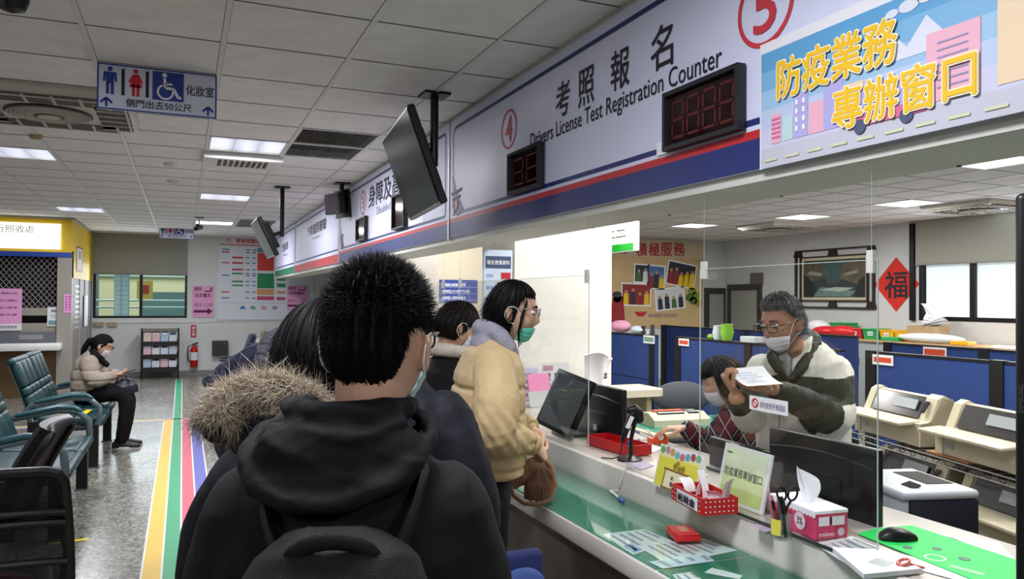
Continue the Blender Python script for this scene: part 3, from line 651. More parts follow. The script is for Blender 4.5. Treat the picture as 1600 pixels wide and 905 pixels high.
ac = thing('air_conditioner', (.48, 7.35, CEIL-.06), 'slim white air unit set in the ceiling behind the mauve louvred light', 'air conditioner', 'ceiling air conditioners')
mb = MB(); mb.obox((.48, 7.30, CEIL-.03), (.66, .50, .06), I3, FRAMEW, .015); mb.build('casing', FRAMEW, ac, True)
mb = MB(); 
for k in range(9): mb.box((.27+.048*k, 7.10, CEIL-.064), (.30+.048*k, 7.42, CEIL-.058))
mb.build('slot', ACD, ac)
# detectors
def detector(px, py, label, m, r=.05):
    p = onz(px, py, CEIL); mb = MB(); mb.lathe([(r, CEIL), (r, CEIL-.012), (r*.75, CEIL-.03), (r*.2, CEIL-.036), (.001, CEIL-.036)], (p[0], p[1], 0), m, 20)
    one(mb, 'smoke_detector', m, label, 'smoke detector', 'ceiling detectors', True)
detector(56, 211, 'yellowed smoke detector on the ceiling left of the large restroom sign', mat('detector_tan', (.66, .58, .42), .5))
detector(266, 255, 'pale round detector on the ceiling left of the slim air unit', FRAMEW, .06); detector(270, 282, 'second pale detector on the ceiling, a little deeper in the hall', FRAMEW, .06)
mb = MB(); p = onz(20, 8, CEIL-.05); mb.lathe([(.06, CEIL), (.06, CEIL-.03), (.045, CEIL-.07), (.001, CEIL-.085)], (p[0], p[1], 0), BLACKP, 20); one(mb, 'dome_camera', BLACKP, 'black dome fitting on the ceiling at the top left corner', 'camera', None, True)
# security camera on a rod
p = ony(309, 352, 13.0); sc = thing('security_camera', (p[0], 13.0, CEIL-.4), 'small black security camera on a ceiling rod beside the far restroom sign', 'camera')
mb = MB(); mb.cyl((p[0]+.02, 13, CEIL), (p[0]+.02, 13, 2.72), .012, None, FRAMEW, 8); mb.box((p[0]-.05, 12.95, CEIL-.012), (p[0]+.09, 13.05, CEIL)); mb.build('mount', mat('mount_grey', (.4, .4, .38), .5), sc)
mb = MB(); mb.cyl((p[0]-.03, 12.88, 2.64), (p[0]+.05, 13.05, 2.68), .035, None, BLACKP, 14); mb.ell((p[0], 13.0, 2.69), (.03, .03, .04), I3, BLACKP, 12, 8); mb.build('body', BLACKP, sc, True)

# ------------------------------------------------------------------ televisions
TVB = mat('tv_black', (.035, .035, .04), .35); TVS = mat('tv_screen', (.075, .08, .06), .25, spec=.05, ior=1.12)
def television(corners, th, label, pole_top, screen=TVS, arm=True):
    """corners (world): top-left, top-right, bottom-right, bottom-left of the screen side"""
    tl, tr, br, blc = (np.asarray(q, float) for q in corners); C = (tl+tr+br+blc)/4
    u = unit((tr-tl)+(br-blc)); v = unit(np.cross(np.cross(u, (tl-blc)+(tr-br)), u)); n = np.cross(u, v); W = np.linalg.norm((tr-tl)+(br-blc))/2; H = np.linalg.norm((tl-blc)+(tr-br))/2
    R = np.stack([u, v, n], 1); t = thing('television', C, label, 'television', 'ceiling-hung televisions')
    mb = MB(); mb.obox(C-n*th/2, (W, H, th), R, TVB, .008, 1); mb.obox(C-n*(th+.02), (W*.7, H*.62, .04), R, TVB, .01, 1); mb.build('cabinet', TVB, t)
    mb = MB(); mb.obox(C+n*.001, (W-.03, H-.035, .004), R, screen); mb.build('screen', screen, t)
    mb = MB(); mb.obox(C-v*(H/2-.012)+u*(W*.40)+n*.003, (.05, .008, .003), R); mb.build('logo', mat('logo_grey', (.6, .6, .6), .4), t)
    if arm:
        b = C-n*(th+.04); top = np.asarray(pole_top, float); mb = MB(); mb.obox(b-n*.02, (.28, .3, .03), R, TVB); k = V3(top[0], top[1], b[2]+.05)
        mb.tube([b-n*.03, k], .022, TVB, 8); mb.cyl(k-V3(0, 0, .05), top, .025, None, TVB, 10); mb.obox(top-V3(0, 0, .008), (.16, .16, .016), I3, TVB); mb.build('bracket', TVB, t)
    return t
# the large one tilts down towards the seats
def tv_at(c, az, tilt, W, H):
    """az: azimuth the screen faces (0 = -Y), tilt: nose-down"""
    R = rotz(az)@rotx(tilt); u = R@V3(1, 0, 0); v = R@V3(0, 0, 1); c = np.asarray(c, float)
    return [c-u*W/2+v*H/2, c+u*W/2+v*H/2, c+u*W/2-v*H/2, c-u*W/2-v*H/2]
television(tv_at((1.24, 4.51, 2.36), -1.67, .35, .97, .56), .045, 'large television tilted down from the ceiling in front of the counter 3 sign', (1.40, 4.51, CEIL))
television(tv_at((1.47, 8.44, 2.60), -1.23, .08, .30, .22), .08, 'small television hung high over the counter 2 and 3 signs', (1.575, 8.41, CEIL), mat('tv_screen_mauve', (.42, .37, .42), .15))
television(tv_at((.81, 9.0, 2.23), -1.56, .45, .75, .45), .05, 'television hung from a black ceiling pole in front of the far fee board', (1.02, 9.0, CEIL), mat('tv_screen_grey', (.38, .39, .38), .5, spec=.1))
# ------------------------------------------------------------------ the service counter
CZ, DZ = .78, .89; CX0, CX1, DX1 = 1.29, 1.66, 2.20; CY0, CY1 = .25, 5.08
LAM = mat('laminate_white', (.83, .81, .78), .35, noise=.03, nscale=5); DESK = mat('desk_laminate', (.72, .69, .65), .35, noise=.04, nscale=6); STONE = mat('counter_stone', (.42, .37, .31), .5, noise=.25, nscale=4); MATG = mat('green_desk_mat', (.05, .47, .37), .5, noise=.06, nscale=3)
t = thing('service_counter', ((CX0+DX1)/2, 2.6, 0), 'long white edged service counter with a raised clerk desk and brown stone base', 'counter')
mb = MB(); mb.obox(((CX0+CX1)/2, (CY0+CY1)/2, CZ-.035), (CX1-CX0, CY1-CY0, .07), I3, LAM, .012, 2); mb.build('counter_top', LAM, t, True)
mb = MB(); mb.box((CX0+.16, CY0+.02, 0), (CX1-.02, CY1, CZ-.07)); mb.build('base_panel', STONE, t)
mb = MB(); mb.box((CX0+.10, CY0+.02, CZ-.16), (CX0+.16, CY1, CZ-.07)); mb.build('under_rail', mat('rail_brown', (.30, .25, .21), .5), t)
mb = MB(); mb.obox((CX1+.012, (CY0+CY1)/2, (CZ-.06+DZ)/2), (.035, CY1-CY0, DZ-CZ+.058), I3, LAM, .006, 2); mb.build('riser', LAM, t, True)
mb = MB(); mb.obox(((CX1+.03+DX1)/2, (CY0+CY1)/2, DZ-.02), (DX1-CX1-.03, CY1-CY0, .038), I3, DESK, .008, 2); mb.build('desk_top', DESK, t, True)
mb = MB()
for y in (CY0+.05, 1.4, 3.4, CY1-.05): mb.box((DX1-.45, y-.02, 0), (DX1-.05, y+.02, DZ-.04))
mb.build('desk_support', DESK, t)
t2c = thing('service_counter', (1.75, 12, 0), 'farther run of service counter beyond the white column', 'counter')
mb = MB(); mb.obox(((CX0+1.96)/2, 12.25, CZ-.035), (1.96-CX0, 7.3, .07), I3, LAM, .012, 2); mb.build('counter_top', LAM, t2c, True); mb = MB(); mb.box((CX0+.16, 8.65, 0), (1.9, 15.85, CZ-.07)); mb.build('base_panel', STONE, t2c)
t2d = thing('service_counter', (1.75, 6.6, 0), 'middle run of service counter between the two white columns', 'counter')
mb = MB(); mb.obox(((CX0+1.93)/2, 6.83, CZ-.035), (1.93-CX0, 3.45, .07), I3, LAM, .012, 2); mb.build('counter_top', LAM, t2d, True); mb = MB(); mb.box((CX0+.16, 5.12, 0), (1.9, 8.55, CZ-.07)); mb.build('base_panel', STONE, t2d)
mb = MB(); mb.box((CX0+.012, 1.95, CZ+.0005), (CX1-.008, 4.9, CZ+.003)); one(mb, 'desk_mat', MATG, 'long green mat under the glass on the customer side of the counter', 'desk mat')
mb = MB(); mb.box((CX0+.012, .4, CZ+.0005), (CX1-.008, 1.94, CZ+.003)); one(mb, 'desk_mat', MATG, 'green mat with loose papers on it at the near end of the counter', 'desk mat')
GL = glass('counter_glass', (.93, .985, .96), .09, .015)
mb = MB(); mb.box((CX0+.006, .4, CZ+.0085), (CX1-.012, 4.9, CZ+.0125)); one(mb, 'glass_sheet', GL, 'clear glass sheet lying over the green mats and forms on the counter', 'glass')

PAPER = mat('paper_white', (.90, .90, .92), .7); PRT = mat('paper_print', (.60, .61, .66), .7); PRTB = mat('paper_blue', (.55, .66, .82), .7); CYANP = mat('paper_pale_blue', (.80, .86, .92), .7)
def flat_px(pts, z, th=.0006): return [onz(x, y, z)[:2] for x, y in pts]
def paper(name, pts, z, label, cat='paper', m=PAPER, lines=0, th=.0008, group=None, extra=None):
    q = flat_px(pts, z); c = np.mean(q, 0); t = thing(name, (c[0], c[1], z), label, cat, group)
    mb = MB(); mb.add([(*p, z) for p in q]+[(*p, z+th) for p in q], [tuple(range(len(q)-1, -1, -1)), tuple(range(len(q), 2*len(q)))]+[(i, (i+1) % len(q), len(q)+(i+1) % len(q), len(q)+i) for i in range(len(q))], m)
    # make sure the top faces up
    mb.build('sheet', m, t)
    if lines and len(q) == 4:
        mb = MB(); A, B, C_, D = (np.array([*p, z+th+.0006]) for p in q); P = lambda u, v: (A*(1-u)+B*u)*(1-v)+(D*(1-u)+C_*u)*v
        for k in range(lines):
            v = .12+.76*k/max(lines-1, 1); u1 = .9-.35*((k*7) % 5)/5
            mb.add([P(.1, v), P(u1, v), P(u1, v+.35/lines), P(.1, v+.35/lines)], [(0, 1, 2, 3)], PRT)
        if extra: mb.add([P(.62, .05), P(.95, .05), P(.95, .25), P(.62, .25)], [(0, 1, 2, 3)], extra)
        mb.build('print', None, t)
    return t
o8 = lambda *p: [(760+x/3.478, 680+y/3.478) for x, y in p]
paper('form', o8((630, 540), (800, 652), (1010, 575), (855, 512)), CZ+.0035, 'white form with a blue corner under the counter glass, left of the red tray', m=PAPER, lines=5, extra=PRTB)
paper('form', o8((815, 600), (985, 705), (1365, 628), (1170, 560)), CZ+.0045, 'large printed form under the glass directly below the red tray', m=PAPER, lines=8)
paper('leaflet', o8((880, 690), (960, 727), (1240, 685), (1190, 650)), CZ+.0058, 'narrow printed leaflet overlapping the large form at the glass edge', m=CYANP, lines=4)
paper('paper_slip', o8((1185, 748), (1375, 785), (1392, 764), (1225, 722)), CZ+.0035, 'small blank paper slip on the green mat at the near end', m=PAPER)
paper('paper_slip', o8((1010, 760), (1060, 815), (1185, 795), (1110, 745)), CZ+.0035, 'white slip with a small dark print at the counter edge, cut by the frame bottom', m=PAPER, lines=3)
# red card tray
RTRAY = mat('red_plastic', (.72, .10, .12), .3); c = onz(1067, 840, CZ+.013)
t = thing('card_tray', c, 'small red plastic card tray lying on the forms', 'tray'); R = rotz(-.25)
mb = MB(); mb.obox(c+V3(0, 0, .011), (.085, .115, .020), R, RTRAY, .006); mb.build('tray_body', RTRAY, t, True)
mb = MB(); mb.obox(c+V3(0, 0, .0245), (.075, .105, .006), R, mat('red_lid', (.80, .25, .25), .15), .002); mb.build('lid', None, t, True)
mb = MB(); mb.obox(c+V3(0, 0, .028), (.03, .05, .001), R, mat('tray_label', (.80, .55, .5), .4)); mb.build('sticker', None, t)
# pen on a cord
a, b = onz(954, 767, CZ+.018), onz(975, 784, CZ+.018); t = thing('tethered_pen', (a+b)/2, 'white pen with a blue cap tied by a cord to the riser', 'pen'); d = unit(b-a)
mb = MB(); mb.cyl(a, a+(b-a)*.66, .005, None, mat('pen_white', (.9, .92, .92), .3), 10); mb.build('barrel', None, t, True)
mb = MB(); mb.cyl(a+(b-a)*.66, b, .0065, .005, mat('pen_blue', (.12, .30, .70), .3), 10); mb.build('cap', None, t, True)
k = onx(976, 737, CX1-.006); mb = MB(); mb.tube([a, onz(958, 767, CZ+.02), onz(967, 766, CZ+.02), onx(968, 757, CX1-.02), k, k+V3(.01, .0, .028), V3(CX1+.02, k[1]+.02, DZ+.006), V3(CX1+.05, k[1]+.05, DZ+.006), V3(CX1+.03, k[1]-.02, DZ+.007)], .003, mat('cord_white', (.88, .88, .87), .5), 6); mb.build('cord', None, t, True)

# ------------------------------------------------------------------ hanging acrylic panels
AX = 1.745; ACR = glass('acrylic', (.965, .98, .975), .085, .01); ACE = mat('acrylic_edge', (.82, .86, .85), .15, alpha=.75); HOOK = mat('hook_white', (.85, .85, .83), .4)
def acrylic(x_near, x_far, label, top=1.695):
    y0 = onx(x_near, 620, AX)[1]; y1 = onx(x_far, 620, AX)[1]; t = thing('acrylic_screen', (AX, (y0+y1)/2, DZ), label, 'screen', 'clear acrylic screens hung over the counter')
    mb = MB(); mb.box((AX-.0015, y0, DZ+.004), (AX+.0015, y1, top)); mb.build('sheet', ACR, t)
    mb = MB(); mb.box((AX-.002, y0-.0022, DZ+.004), (AX+.002, y0, top)); mb.build('near_edge', ACE, t); mb = MB(); mb.box((AX-.002, y0, top), (AX+.002, y1, top+.002)); mb.build('top_edge', ACE, t)
    mb = MB(); mb.box((AX-.002, y1, DZ+.004), (AX+.002, y1+.0022, top)); mb.build('far_edge', ACE, t)
    for y in (y0+.02, y1-.02):
        mb = MB(); mb.box((AX-.008, y-.011, top-.035), (AX+.008, y+.011, top+.028), None); mb.cyl((AX, y, top+.02), (AX, y, 1.9645), .0006, None, ACE, 6); mb.build('hanger', HOOK, t)
    return t
acrylic(1371, 1094, 'nearest clear acrylic screen hanging in front of the clerks'); acrylic(919.5, 716, 'clear acrylic screen hanging beside the beige coat customer'); acrylic(693, 640, 'farthest clear acrylic screen, behind the customers')
p = onx(1202, 635, AX-.004)
# no-phone sticker on the acrylic
y0, z0 = onx(1172, 645, AX)[1:]; y1, z1 = onx(1232, 636, AX)[1:]; zb = onx(1172, 639, AX)[2]
t = thing('sticker', (AX-.003, y0, zb), 'white notice sticker with a red prohibition ring on the nearest acrylic screen', 'sticker'); S = Sheet((AX-.0025, y0, zb), SU, SV, .0008); W = y0-y1; H = .046
mb = MB(); mb.box((AX-.0028, y1, zb), (AX-.0018, y0, zb+H)); mb.build('sheet', PAPER, t); S.o = V3(AX-.003, y0, zb)
S.ring(.028, H/2, .011, .016, RED, 1, 20); S.line([(.019, H/2+.009), (.037, H/2-.009)], .004, RED, 1); S.text('請勿使用手機通話', .052, .012, W-.062, .020, mat('print_violet', (.45, .42, .55), .6), t); S.build(t)

# ------------------------------------------------------------------ on the clerk's desk
def standing_sign(name, blp, brp, tlh, tilt, label, cat='sign'):
    """a board standing on the desk: bottom corners from two desk points, height, lean back"""
    a = onz(*blp, DZ+.002); b = onz(*brp, DZ+.002); u = unit(b-a); n = np.cross(u, [0, 0, 1.0]); v = unit(np.array([0, 0, 1.0])-n*math.tan(tilt)); W = np.linalg.norm(b-a)
    t = thing(name, (a+b)/2, label, cat); return t, a, u, v, W, tlh
# yellow picture stand
t, a, u, v, W, H = standing_sign('table_sign', (1020, 757), (1085, 782), .155, .25, 'yellow table sign with coloured dots along the top and a brown framed notice')
mb = MB(); mb.prism([(0, 0), (W, 0), (W, H), (0, H)], a, u, v, -.004, CREAMW); mb.build('board', None, t)
n = np.cross(u, v); mb = MB(); mb.prism([(.02, 0), (W-.02, 0), (W-.02, H*.55), (.02, H*.55)], a-n*.045, u, unit(v+n*.5), -.003, ACE); mb.build('prop', None, t)
S = Sheet(a, u, v, .0008); YS = mat('sign_yellow', (.90, .87, .30), .5); S.rect(.006, .004, W-.006, H*.72, YS, 1); S.rect(.006, H*.72, W-.006, H*.80, mat('sign_pale_yellow', (.93, .92, .62), .5), 1)
for k, m in enumerate(((.40, .70, .35), (.76, .55, .60), (.80, .62, .40), (.45, .72, .80), (.78, .45, .50), (.40, .66, .80), (.66, .32, .34), (.50, .70, .55))): S.disc(W*(.08+.12*k), H*(.86+.04*math.sin(k*1.1+.6)), W*.055, mat('dot%d' % k, m, .5), 2, 16)
BR = mat('sign_brown', (.55, .40, .20), .6); S.rect(W*.22, 0.004, W*.80, H*.44, mat('sign_cream', (.93, .91, .76), .6), 2); S.line([(W*.20, H*.47), (W*.84, H*.45)], .007, BR, 3); S.line([(W*.22, 0), (W*.24, H*.46)], .006, BR, 3); S.line([(W*.80, 0), (W*.80, H*.45)], .005, BR, 3); S.line([(W*.2, .005), (W*.8, .005)], .006, BR, 3)
S.text('未', W*.40, H*.24, .016, .016, NAVY, t, .01, 4); S.text('單', W*.40, H*.10, .016, .016, NAVY, t, .01, 4)
# a small bunch of flowers printed between the dots and the notice
for x, y, r in ((.45, .58, .05), (.55, .54, .045), (.63, .56, .05), (.50, .66, .035)): S.disc(W*x, H*y, W*r, mat('flower_ochre', (.66, .58, .22), .6), 3, 12); S.disc(W*x, H*y, W*r*.4, BR, 4, 8)
S.build(t)
# red box for paper scraps
c = onz(1098, 797, DZ+.012); a = onz(1050, 779, DZ+.012); b = onz(1098, 806, DZ+.012); e = onz(1148, 800, DZ+.012)
t = thing('paper_box', c, 'red cardboard box with white dots filled with crumpled receipts', 'box'); RB = mat('box_red', (.74, .13, .13), .45); u = unit(b-a); w2 = V3(u[1], -u[0], 0)*-1; w2 = unit(e-b-np.dot(e-b, u)*u); L1, L2, H = np.linalg.norm(b-a), max(.09, np.dot(e-b, w2)), .052
mb = MB(); q = .003
for o_, uu, ln in ((a, u, L1), (a+w2*L2, u, L1), (a, w2, L2), (b, w2, L2)): mb.prism([(0, 0), (ln, 0), (ln, H), (0, H)], o_, uu, SV, q, RB)
mb.prism([(0, 0), (L1, 0), (L1, L2), (0, L2)], a, u, w2, .002, RB); mb.build('carton', RB, t)
S = Sheet(a, u, SV, .0035); S2 = Sheet(b, w2, SV, .0035)
for S_, ln in ((S, L1), (S2, L2)):
    if np.dot(S_.n, [-1, -1, 0]) < 0: S_.n = -S_.n
    for i in range(int(ln/.016)):
        for j in range(3): S_.disc(.009+.016*i, .010+.016*j, .0027, CREAMW, 1, 8)
S.rect(L1*.24, .006, L1*.90, H-.004, PAPER, 2); S.text('紙屑盒', L1*.30, .014, L1*.54, .026, INK, t, .02, 3); S.build(t); S2.build(t)
for k, (px, py, ang, bend) in enumerate(((1080, 768, .3, .5), (1105, 765, 1.0, -.6), (1128, 745, .7, .4), (1115, 780, 1.9, .3), (1140, 758, .2, -.4))):
    p0 = a+u*L1*(.2+.17*k)+w2*L2*(.35+.1*k)+V3(0, 0, .03); rr = rotz(ang); hgt = (.055, .075, .10, .04, .085)[k]
    mb = MB(); mb.grid(lambda s_, r_: p0+rr@V3((s_-.5)*.05, bend*.05*r_*r_+.008*math.sin(5*s_+k), r_*hgt-.01*r_*r_), 7, 8, None, .0004); one(mb, 'receipt', PAPER, ('curled receipt at the left end of the red dotted box', 'receipt folded over the label of the red dotted box', 'tall receipt strip standing in the middle of the red dotted box', 'flat receipt lying on top of the red dotted box', 'receipt strip leaning on the green sign from the red dotted box')[k], 'receipt', 'receipts in the red dotted box', True)
# green plastic sign
t, a, u, v, W, H = standing_sign('table_sign', (1118, 777), (1190, 806), .195, .22, 'pale green table sign in a white plastic frame behind the red dotted box')
mb = MB(); mb.prism([(0, 0), (W, 0), (W, H), (0, H)], a, u, v, -.008, mat('frame_white_plastic', (.88, .89, .88), .25)); mb.build('holder', None, t); n = np.cross(u, v)
mb = MB(); mb.prism([(.02, 0), (W-.02, 0), (W-.02, H*.5), (.02, H*.5)], a-n*.06, u, unit(v+n*.5), -.004, MATS['frame_white_plastic']); mb.build('prop', None, t)
S = Sheet(a, u, v, .0008); G = [mat('sign_green%d' % k, c_, .5) for k, c_ in enumerate(((.72, .80, .50), (.78, .85, .62), (.84, .89, .74), (.86, .90, .78)))]
for k in range(4): S.rect(.014, .012+(H-.024)*k/4, W-.014, .012+(H-.024)*(k+1)/4, G[k], 1)
S.rect(.02, H*.84, .05, H*.87, mat('sign_olive', (.40, .42, .22), .6), 2); S.text('防疫業務專辦窗口', W*.10, H*.46, W*.80, .030, mat('print_green_dark', (.20, .27, .16), .6), t, .0, 3); S.build(t)
# clear shelf under the cup and box
q = [onz(x, y, DZ+.006) for x, y in ((1046, 783), (1080, 771), (1395, 905), (1330, 925))]
SHX = CX1-.01
t = thing('clear_shelf', (CX1+.05, 1.9, DZ), 'clear acrylic shelf along the riser edge under the red box and pen cup', 'shelf')
mb = MB(); y0, y1 = onz(1310, 898, DZ)[1], onz(1046, 782, DZ)[1]; mb.box((SHX, y0, DZ+.006), (SHX+.12, y1, DZ+.011)); mb.build('sheet', ACR, t)
mb = MB(); mb.box((SHX-.003, y0, DZ+.003), (SHX, y1, DZ+.013)); mb.build('front_edge', mat('shelf_edge', (.30, .31, .32), .2, .6), t)
for y in (y0+.02, y1-.02): mb = MB(); mb.cyl((SHX+.03, y, DZ+.0005), (SHX+.03, y, DZ+.006), .008, None, None, 10); mb.build('foot', ACE, t)
# pen cup and what stands in it
c = onz(1221, 842, DZ+.012); t = thing('pen_cup', c, 'clear glass pen cup with a yellow label', 'cup'); CUPG = glass('cup_glass', (.84, .88, .87), .40, .06)
mb = MB(); mb.lathe([(.026, 0), (.029, .004), (.030, .075), (.031, .078), (.028, .078), (.027, .006), (.001, .005)], c, CUPG, 28); mb.build('glass', CUPG, t, True)
lab = MB(); th = np.linspace(math.radians(160), math.radians(225), 8); lab.grid(lambda a_, b_: c+V3(.0305*math.cos(th[0]+(th[-1]-th[0])*a_), .0305*math.sin(th[0]+(th[-1]-th[0])*a_), .015+.045*b_), 8, 2); lab.build('label', mat('label_yellow', (.90, .86, .35), .5), t)
def stick(base, top, r, m, name, label, cat, cap=None):
    t = thing(name, base, label, cat, 'pens in the glass cup'); mb = MB(); mb.cyl(base, base+(top-base)*.75, r, None, m, 10); mb.build('barrel', m, t, True)
    mb = MB(); mb.cyl(base+(top-base)*.75, top, r*1.12, r, cap or m, 10); mb.build('cap', cap or m, t, True)
cB = c+V3(0, 0, .008)
stick(cB+V3(-.012, -.006, 0), cB+V3(-.024, .010, .10), .0045, mat('marker_red', (.70, .13, .15), .4), 'pen', 'red pen in the clear glass pen cup', 'pen', BLACKP)
stick(cB+V3(.004, -.013, 0), cB+V3(-.010, -.010, .115), .005, BLACKP, 'pen', 'thick black marker in the clear glass pen cup', 'pen')
stick(cB+V3(.010, .010, 0), cB+V3(-.018, .022, .112), .004, mat('pen_pink', (.88, .42, .58), .4), 'pen', 'pink pen leaning left in the clear glass pen cup', 'pen')
stick(cB+V3(-.002, .006, 0), cB+V3(.004, .016, .105), .0045, mat('pen_grey', (.35, .36, .38), .4), 'pen', 'dark grey pen in the middle of the glass pen cup', 'pen')
t = thing('scissors', cB, 'black handled scissors standing in the pen cup', 'scissors'); sR = np.stack([unit(CR), unit(np.cross(unit(CR), [0, 0, 1.0])), V3(0, 0, 1)], 1)
p = lambda x, z: cB+sR@V3(x, 0, 0)+V3(0, 0, z)
for s_, nm in ((-1, 'handle'), (1, 'handle')):
    mb = MB(); cc = p(.016+s_*.016, .120); th = np.linspace(0, 2*PI, 18, endpoint=False); mb.tube([cc+sR@V3(.013*math.cos(a_)+.003*math.sin(a_)*s_, 0, .019*math.sin(a_)) for a_ in th], .0032, BLACKP, 8, True); mb.tube([p(.016+s_*.012, .102), p(.012+s_*.003, .08), p(.010-s_*.002, .06)], .004, BLACKP, 8); mb.build(nm, BLACKP, t, True)
mb = MB(); mb.cyl(p(.012, .07), p(.004, .006), .004, .0015, MATS['steel'], 8); mb.build('blade', MATS['steel'], t)
# tissue box
b = onz(1273, 845, DZ+.002); a = onz(1236, 828, DZ+.002); e = onz(1318, 838, DZ+.002); u = unit(b-a); w2 = unit(e-b-np.dot(e-b, u)*u)
a = b-u*.215; L1, L2, H = .215, .115, .078
t = thing('tissue_box', (a+b)/2+w2*L2/2, 'pink and white tissue box with a tissue pulled up, in front of the big monitor', 'tissue box'); PK = mat('tissue_pink', (.84, .25, .42), .45); R = np.stack([u, w2, V3(0, 0, 1)], 1); cc = (a+b)/2+w2*L2/2+V3(0, 0, H/2)
mb = MB(); mb.obox(cc, (L1, L2, H), R, PK, .003, 1); mb.build('carton', PK, t)
mb = MB(); mb.obox(cc+V3(0, 0, H/2), (L1+.001, L2+.001, .012), R, CREAMW, .002, 1); mb.build('top_panel', CREAMW, t)
S = Sheet(a, u, SV, .0012); S2 = Sheet(b, w2, SV, .0012)
for S_ in (S, S2):
    if np.dot(S_.n, [-1, -1, 0]) < 0: S_.n = -S_.n
for k in range(14): S.disc(.01+.0155*k, H-.007, .008, CREAMW, 1, 10)
S.disc(.150, .040, .026, mat('tissue_pale', (.88, .80, .84), .5), 2, 20); S.ring(.150, .040, .026, .0275, mat('tissue_mauve', (.62, .30, .42), .5), 2, 24); S.text('3%', .137, .030, .026, .022, INK, t, 0, 3); S.build(t)
S2.rect(.012, .040, .048, .066, CREAMW, 2); S2.rect(.058, .040, .10, .066, CREAMW, 2); S2.rect(.050, .045, .056, .064, INK, 2); S2.text('mino', .014, .010, .050, .012, CREAMW, t, .01, 2); S2.disc(.088, .020, .012, mat('tissue_pale', (.88, .80, .84), .5), 2, 14); S2.build(t)
p0 = cc+V3(0, 0, H/2+.004); tis = MB()
tis.grid(lambda s_, r_: p0+u*((s_-.5)*(.045+.05*math.sin(r_*2.4))-.02*r_)+w2*(.012*math.sin(6*s_+2*r_)+.02*r_*(s_-.3))+V3(0, 0, .094*r_*(1-.22*(s_-.2)**2)-.03*r_*max(0, s_-.55)), 14, 12, None, .0005); tis.build('tissue', mat('tissue_white', (.93, .93, .95), .85), t, True)
# monitors seen from behind
MONB = mat('monitor_black', (.055, .06, .075), .35); MONB2 = mat('monitor_dark', (.10, .10, .11), .4)
def monitor_back(X, pl, pr, top_l, bot_l, label, m=MONB, ridge=True, yaw=0.0):
    yl = onx(*pl, X)[1]; yr = onx(*pr, X)[1]; zt = onx(pl[0], top_l, X)[2]; zb = onx(pl[0], bot_l, X)[2]; W = yl-yr; H = zt-zb
    t = thing('monitor', (X, (yl+yr)/2, DZ), label, 'monitor', "clerks' monitors seen from behind"); C = V3(X, (yl+yr)/2, (zt+zb)/2)
    mb = MB(); mb.obox(C, (.030, W, H), I3, m, .008, 2); mb.obox(C+V3(-.014, 0, -.05), (.012, W*.42, H*.42), I3, m, .005, 2); mb.build('back_cover', m, t, True)
    mb = MB(); mb.obox(C+V3(.016, 0, 0), (.004, W-.02, H-.025), I3, mat('screen_lit', (.35, .45, .6), .3, emit=.4)); mb.build('screen', None, t)
    if ridge: mb = MB(); mb.tube([C+V3(-.016, W*(.47-.94*k/12), H*.30+.018*math.sin(PI*k/12)-.012) for k in range(13)], .0025, mat('monitor_ridge', (.22, .23, .25), .2), 6); mb.build('ridge', None, t, True)
    mb = MB(); mb.obox(C+V3(-.02, 0, -H*.40), (.03, .07, H*.3), I3, m, .005); mb.box((X-.022, (yl+yr)/2-.035, DZ+.01), (X-.004, (yl+yr)/2+.035, zb+.03)); mb.build('stand', m, t)
    mb = MB(); mb.obox((X-.01, (yl+yr)/2, DZ+.007), (.17, .22, .012), I3, m, .005); mb.build('stand_base', m, t, True)
    return t, C, W, H
monitor_back(1.98, (1206, 700), (1376, 700), 666, 776, 'large black monitor seen from behind, in front of the standing clerk')
t, C, W, H = monitor_back(2.08, (1112, 690), (1212, 690), 681, 770, 'dark monitor with a white label on top, behind the green sign', MONB2, False)
mb = MB(); mb.obox(C+V3(-.017, W*.06, H/2-.02), (.002, .055, .032), I3); mb.build('label', PAPER, t)
t, C, W, H = monitor_back(1.97, (903, 640), (976, 640), 594, 680, 'black monitor seen from behind beside the hanging acrylic screen and scanner')
mb = MB(); mb.obox(C+V3(-.035, -.01, -H*.22), (.004, .03, .03), I3); mb.build('sticker', mat('sticker_grey', (.75, .75, .75), .5), t)
# customer display, tilted
t = thing('customer_display', onz(868, 705, DZ), 'grey tilted customer screen facing the beige coat woman', 'display')
cs = [ond(868, 601, 4.05), ond(917, 617, 3.85), ond(893, 706, 3.78), ond(845, 676, 3.98)]; C = sum(cs)/4; u = unit((cs[1]-cs[0])+(cs[2]-cs[3])); vv = (cs[0]-cs[3])+(cs[1]-cs[2]); n = unit(np.cross(u, vv)); v = np.cross(n, u); W = np.linalg.norm(cs[1]-cs[0]); H = np.linalg.norm(vv)/2; C = C+V3(0, 0, max(0, DZ+.015-min(c_[2] for c_ in cs))); R = np.stack([u, v, n], 1)
mb = MB(); mb.obox(C-n*.015, (W+.03, H+.03, .03), R, BLACKP, .006, 2); mb.build('housing', BLACKP, t, True)
mb = MB(); mb.obox(C+n*.001, (W-.012, H-.012, .003), R); mb.build('screen', mat('display_grey', (.36, .37, .38), .12), t)
mb = MB(); mb.obox((C[0]+.06, C[1]+.02, DZ+.008), (.16, .16, .014), I3, BLACKP, .005); mb.tube([C-n*.03-v*.06, V3(C[0]+.06, C[1]+.02, DZ+.012)], .02, BLACKP, 8); mb.build('stand', BLACKP, t, True)
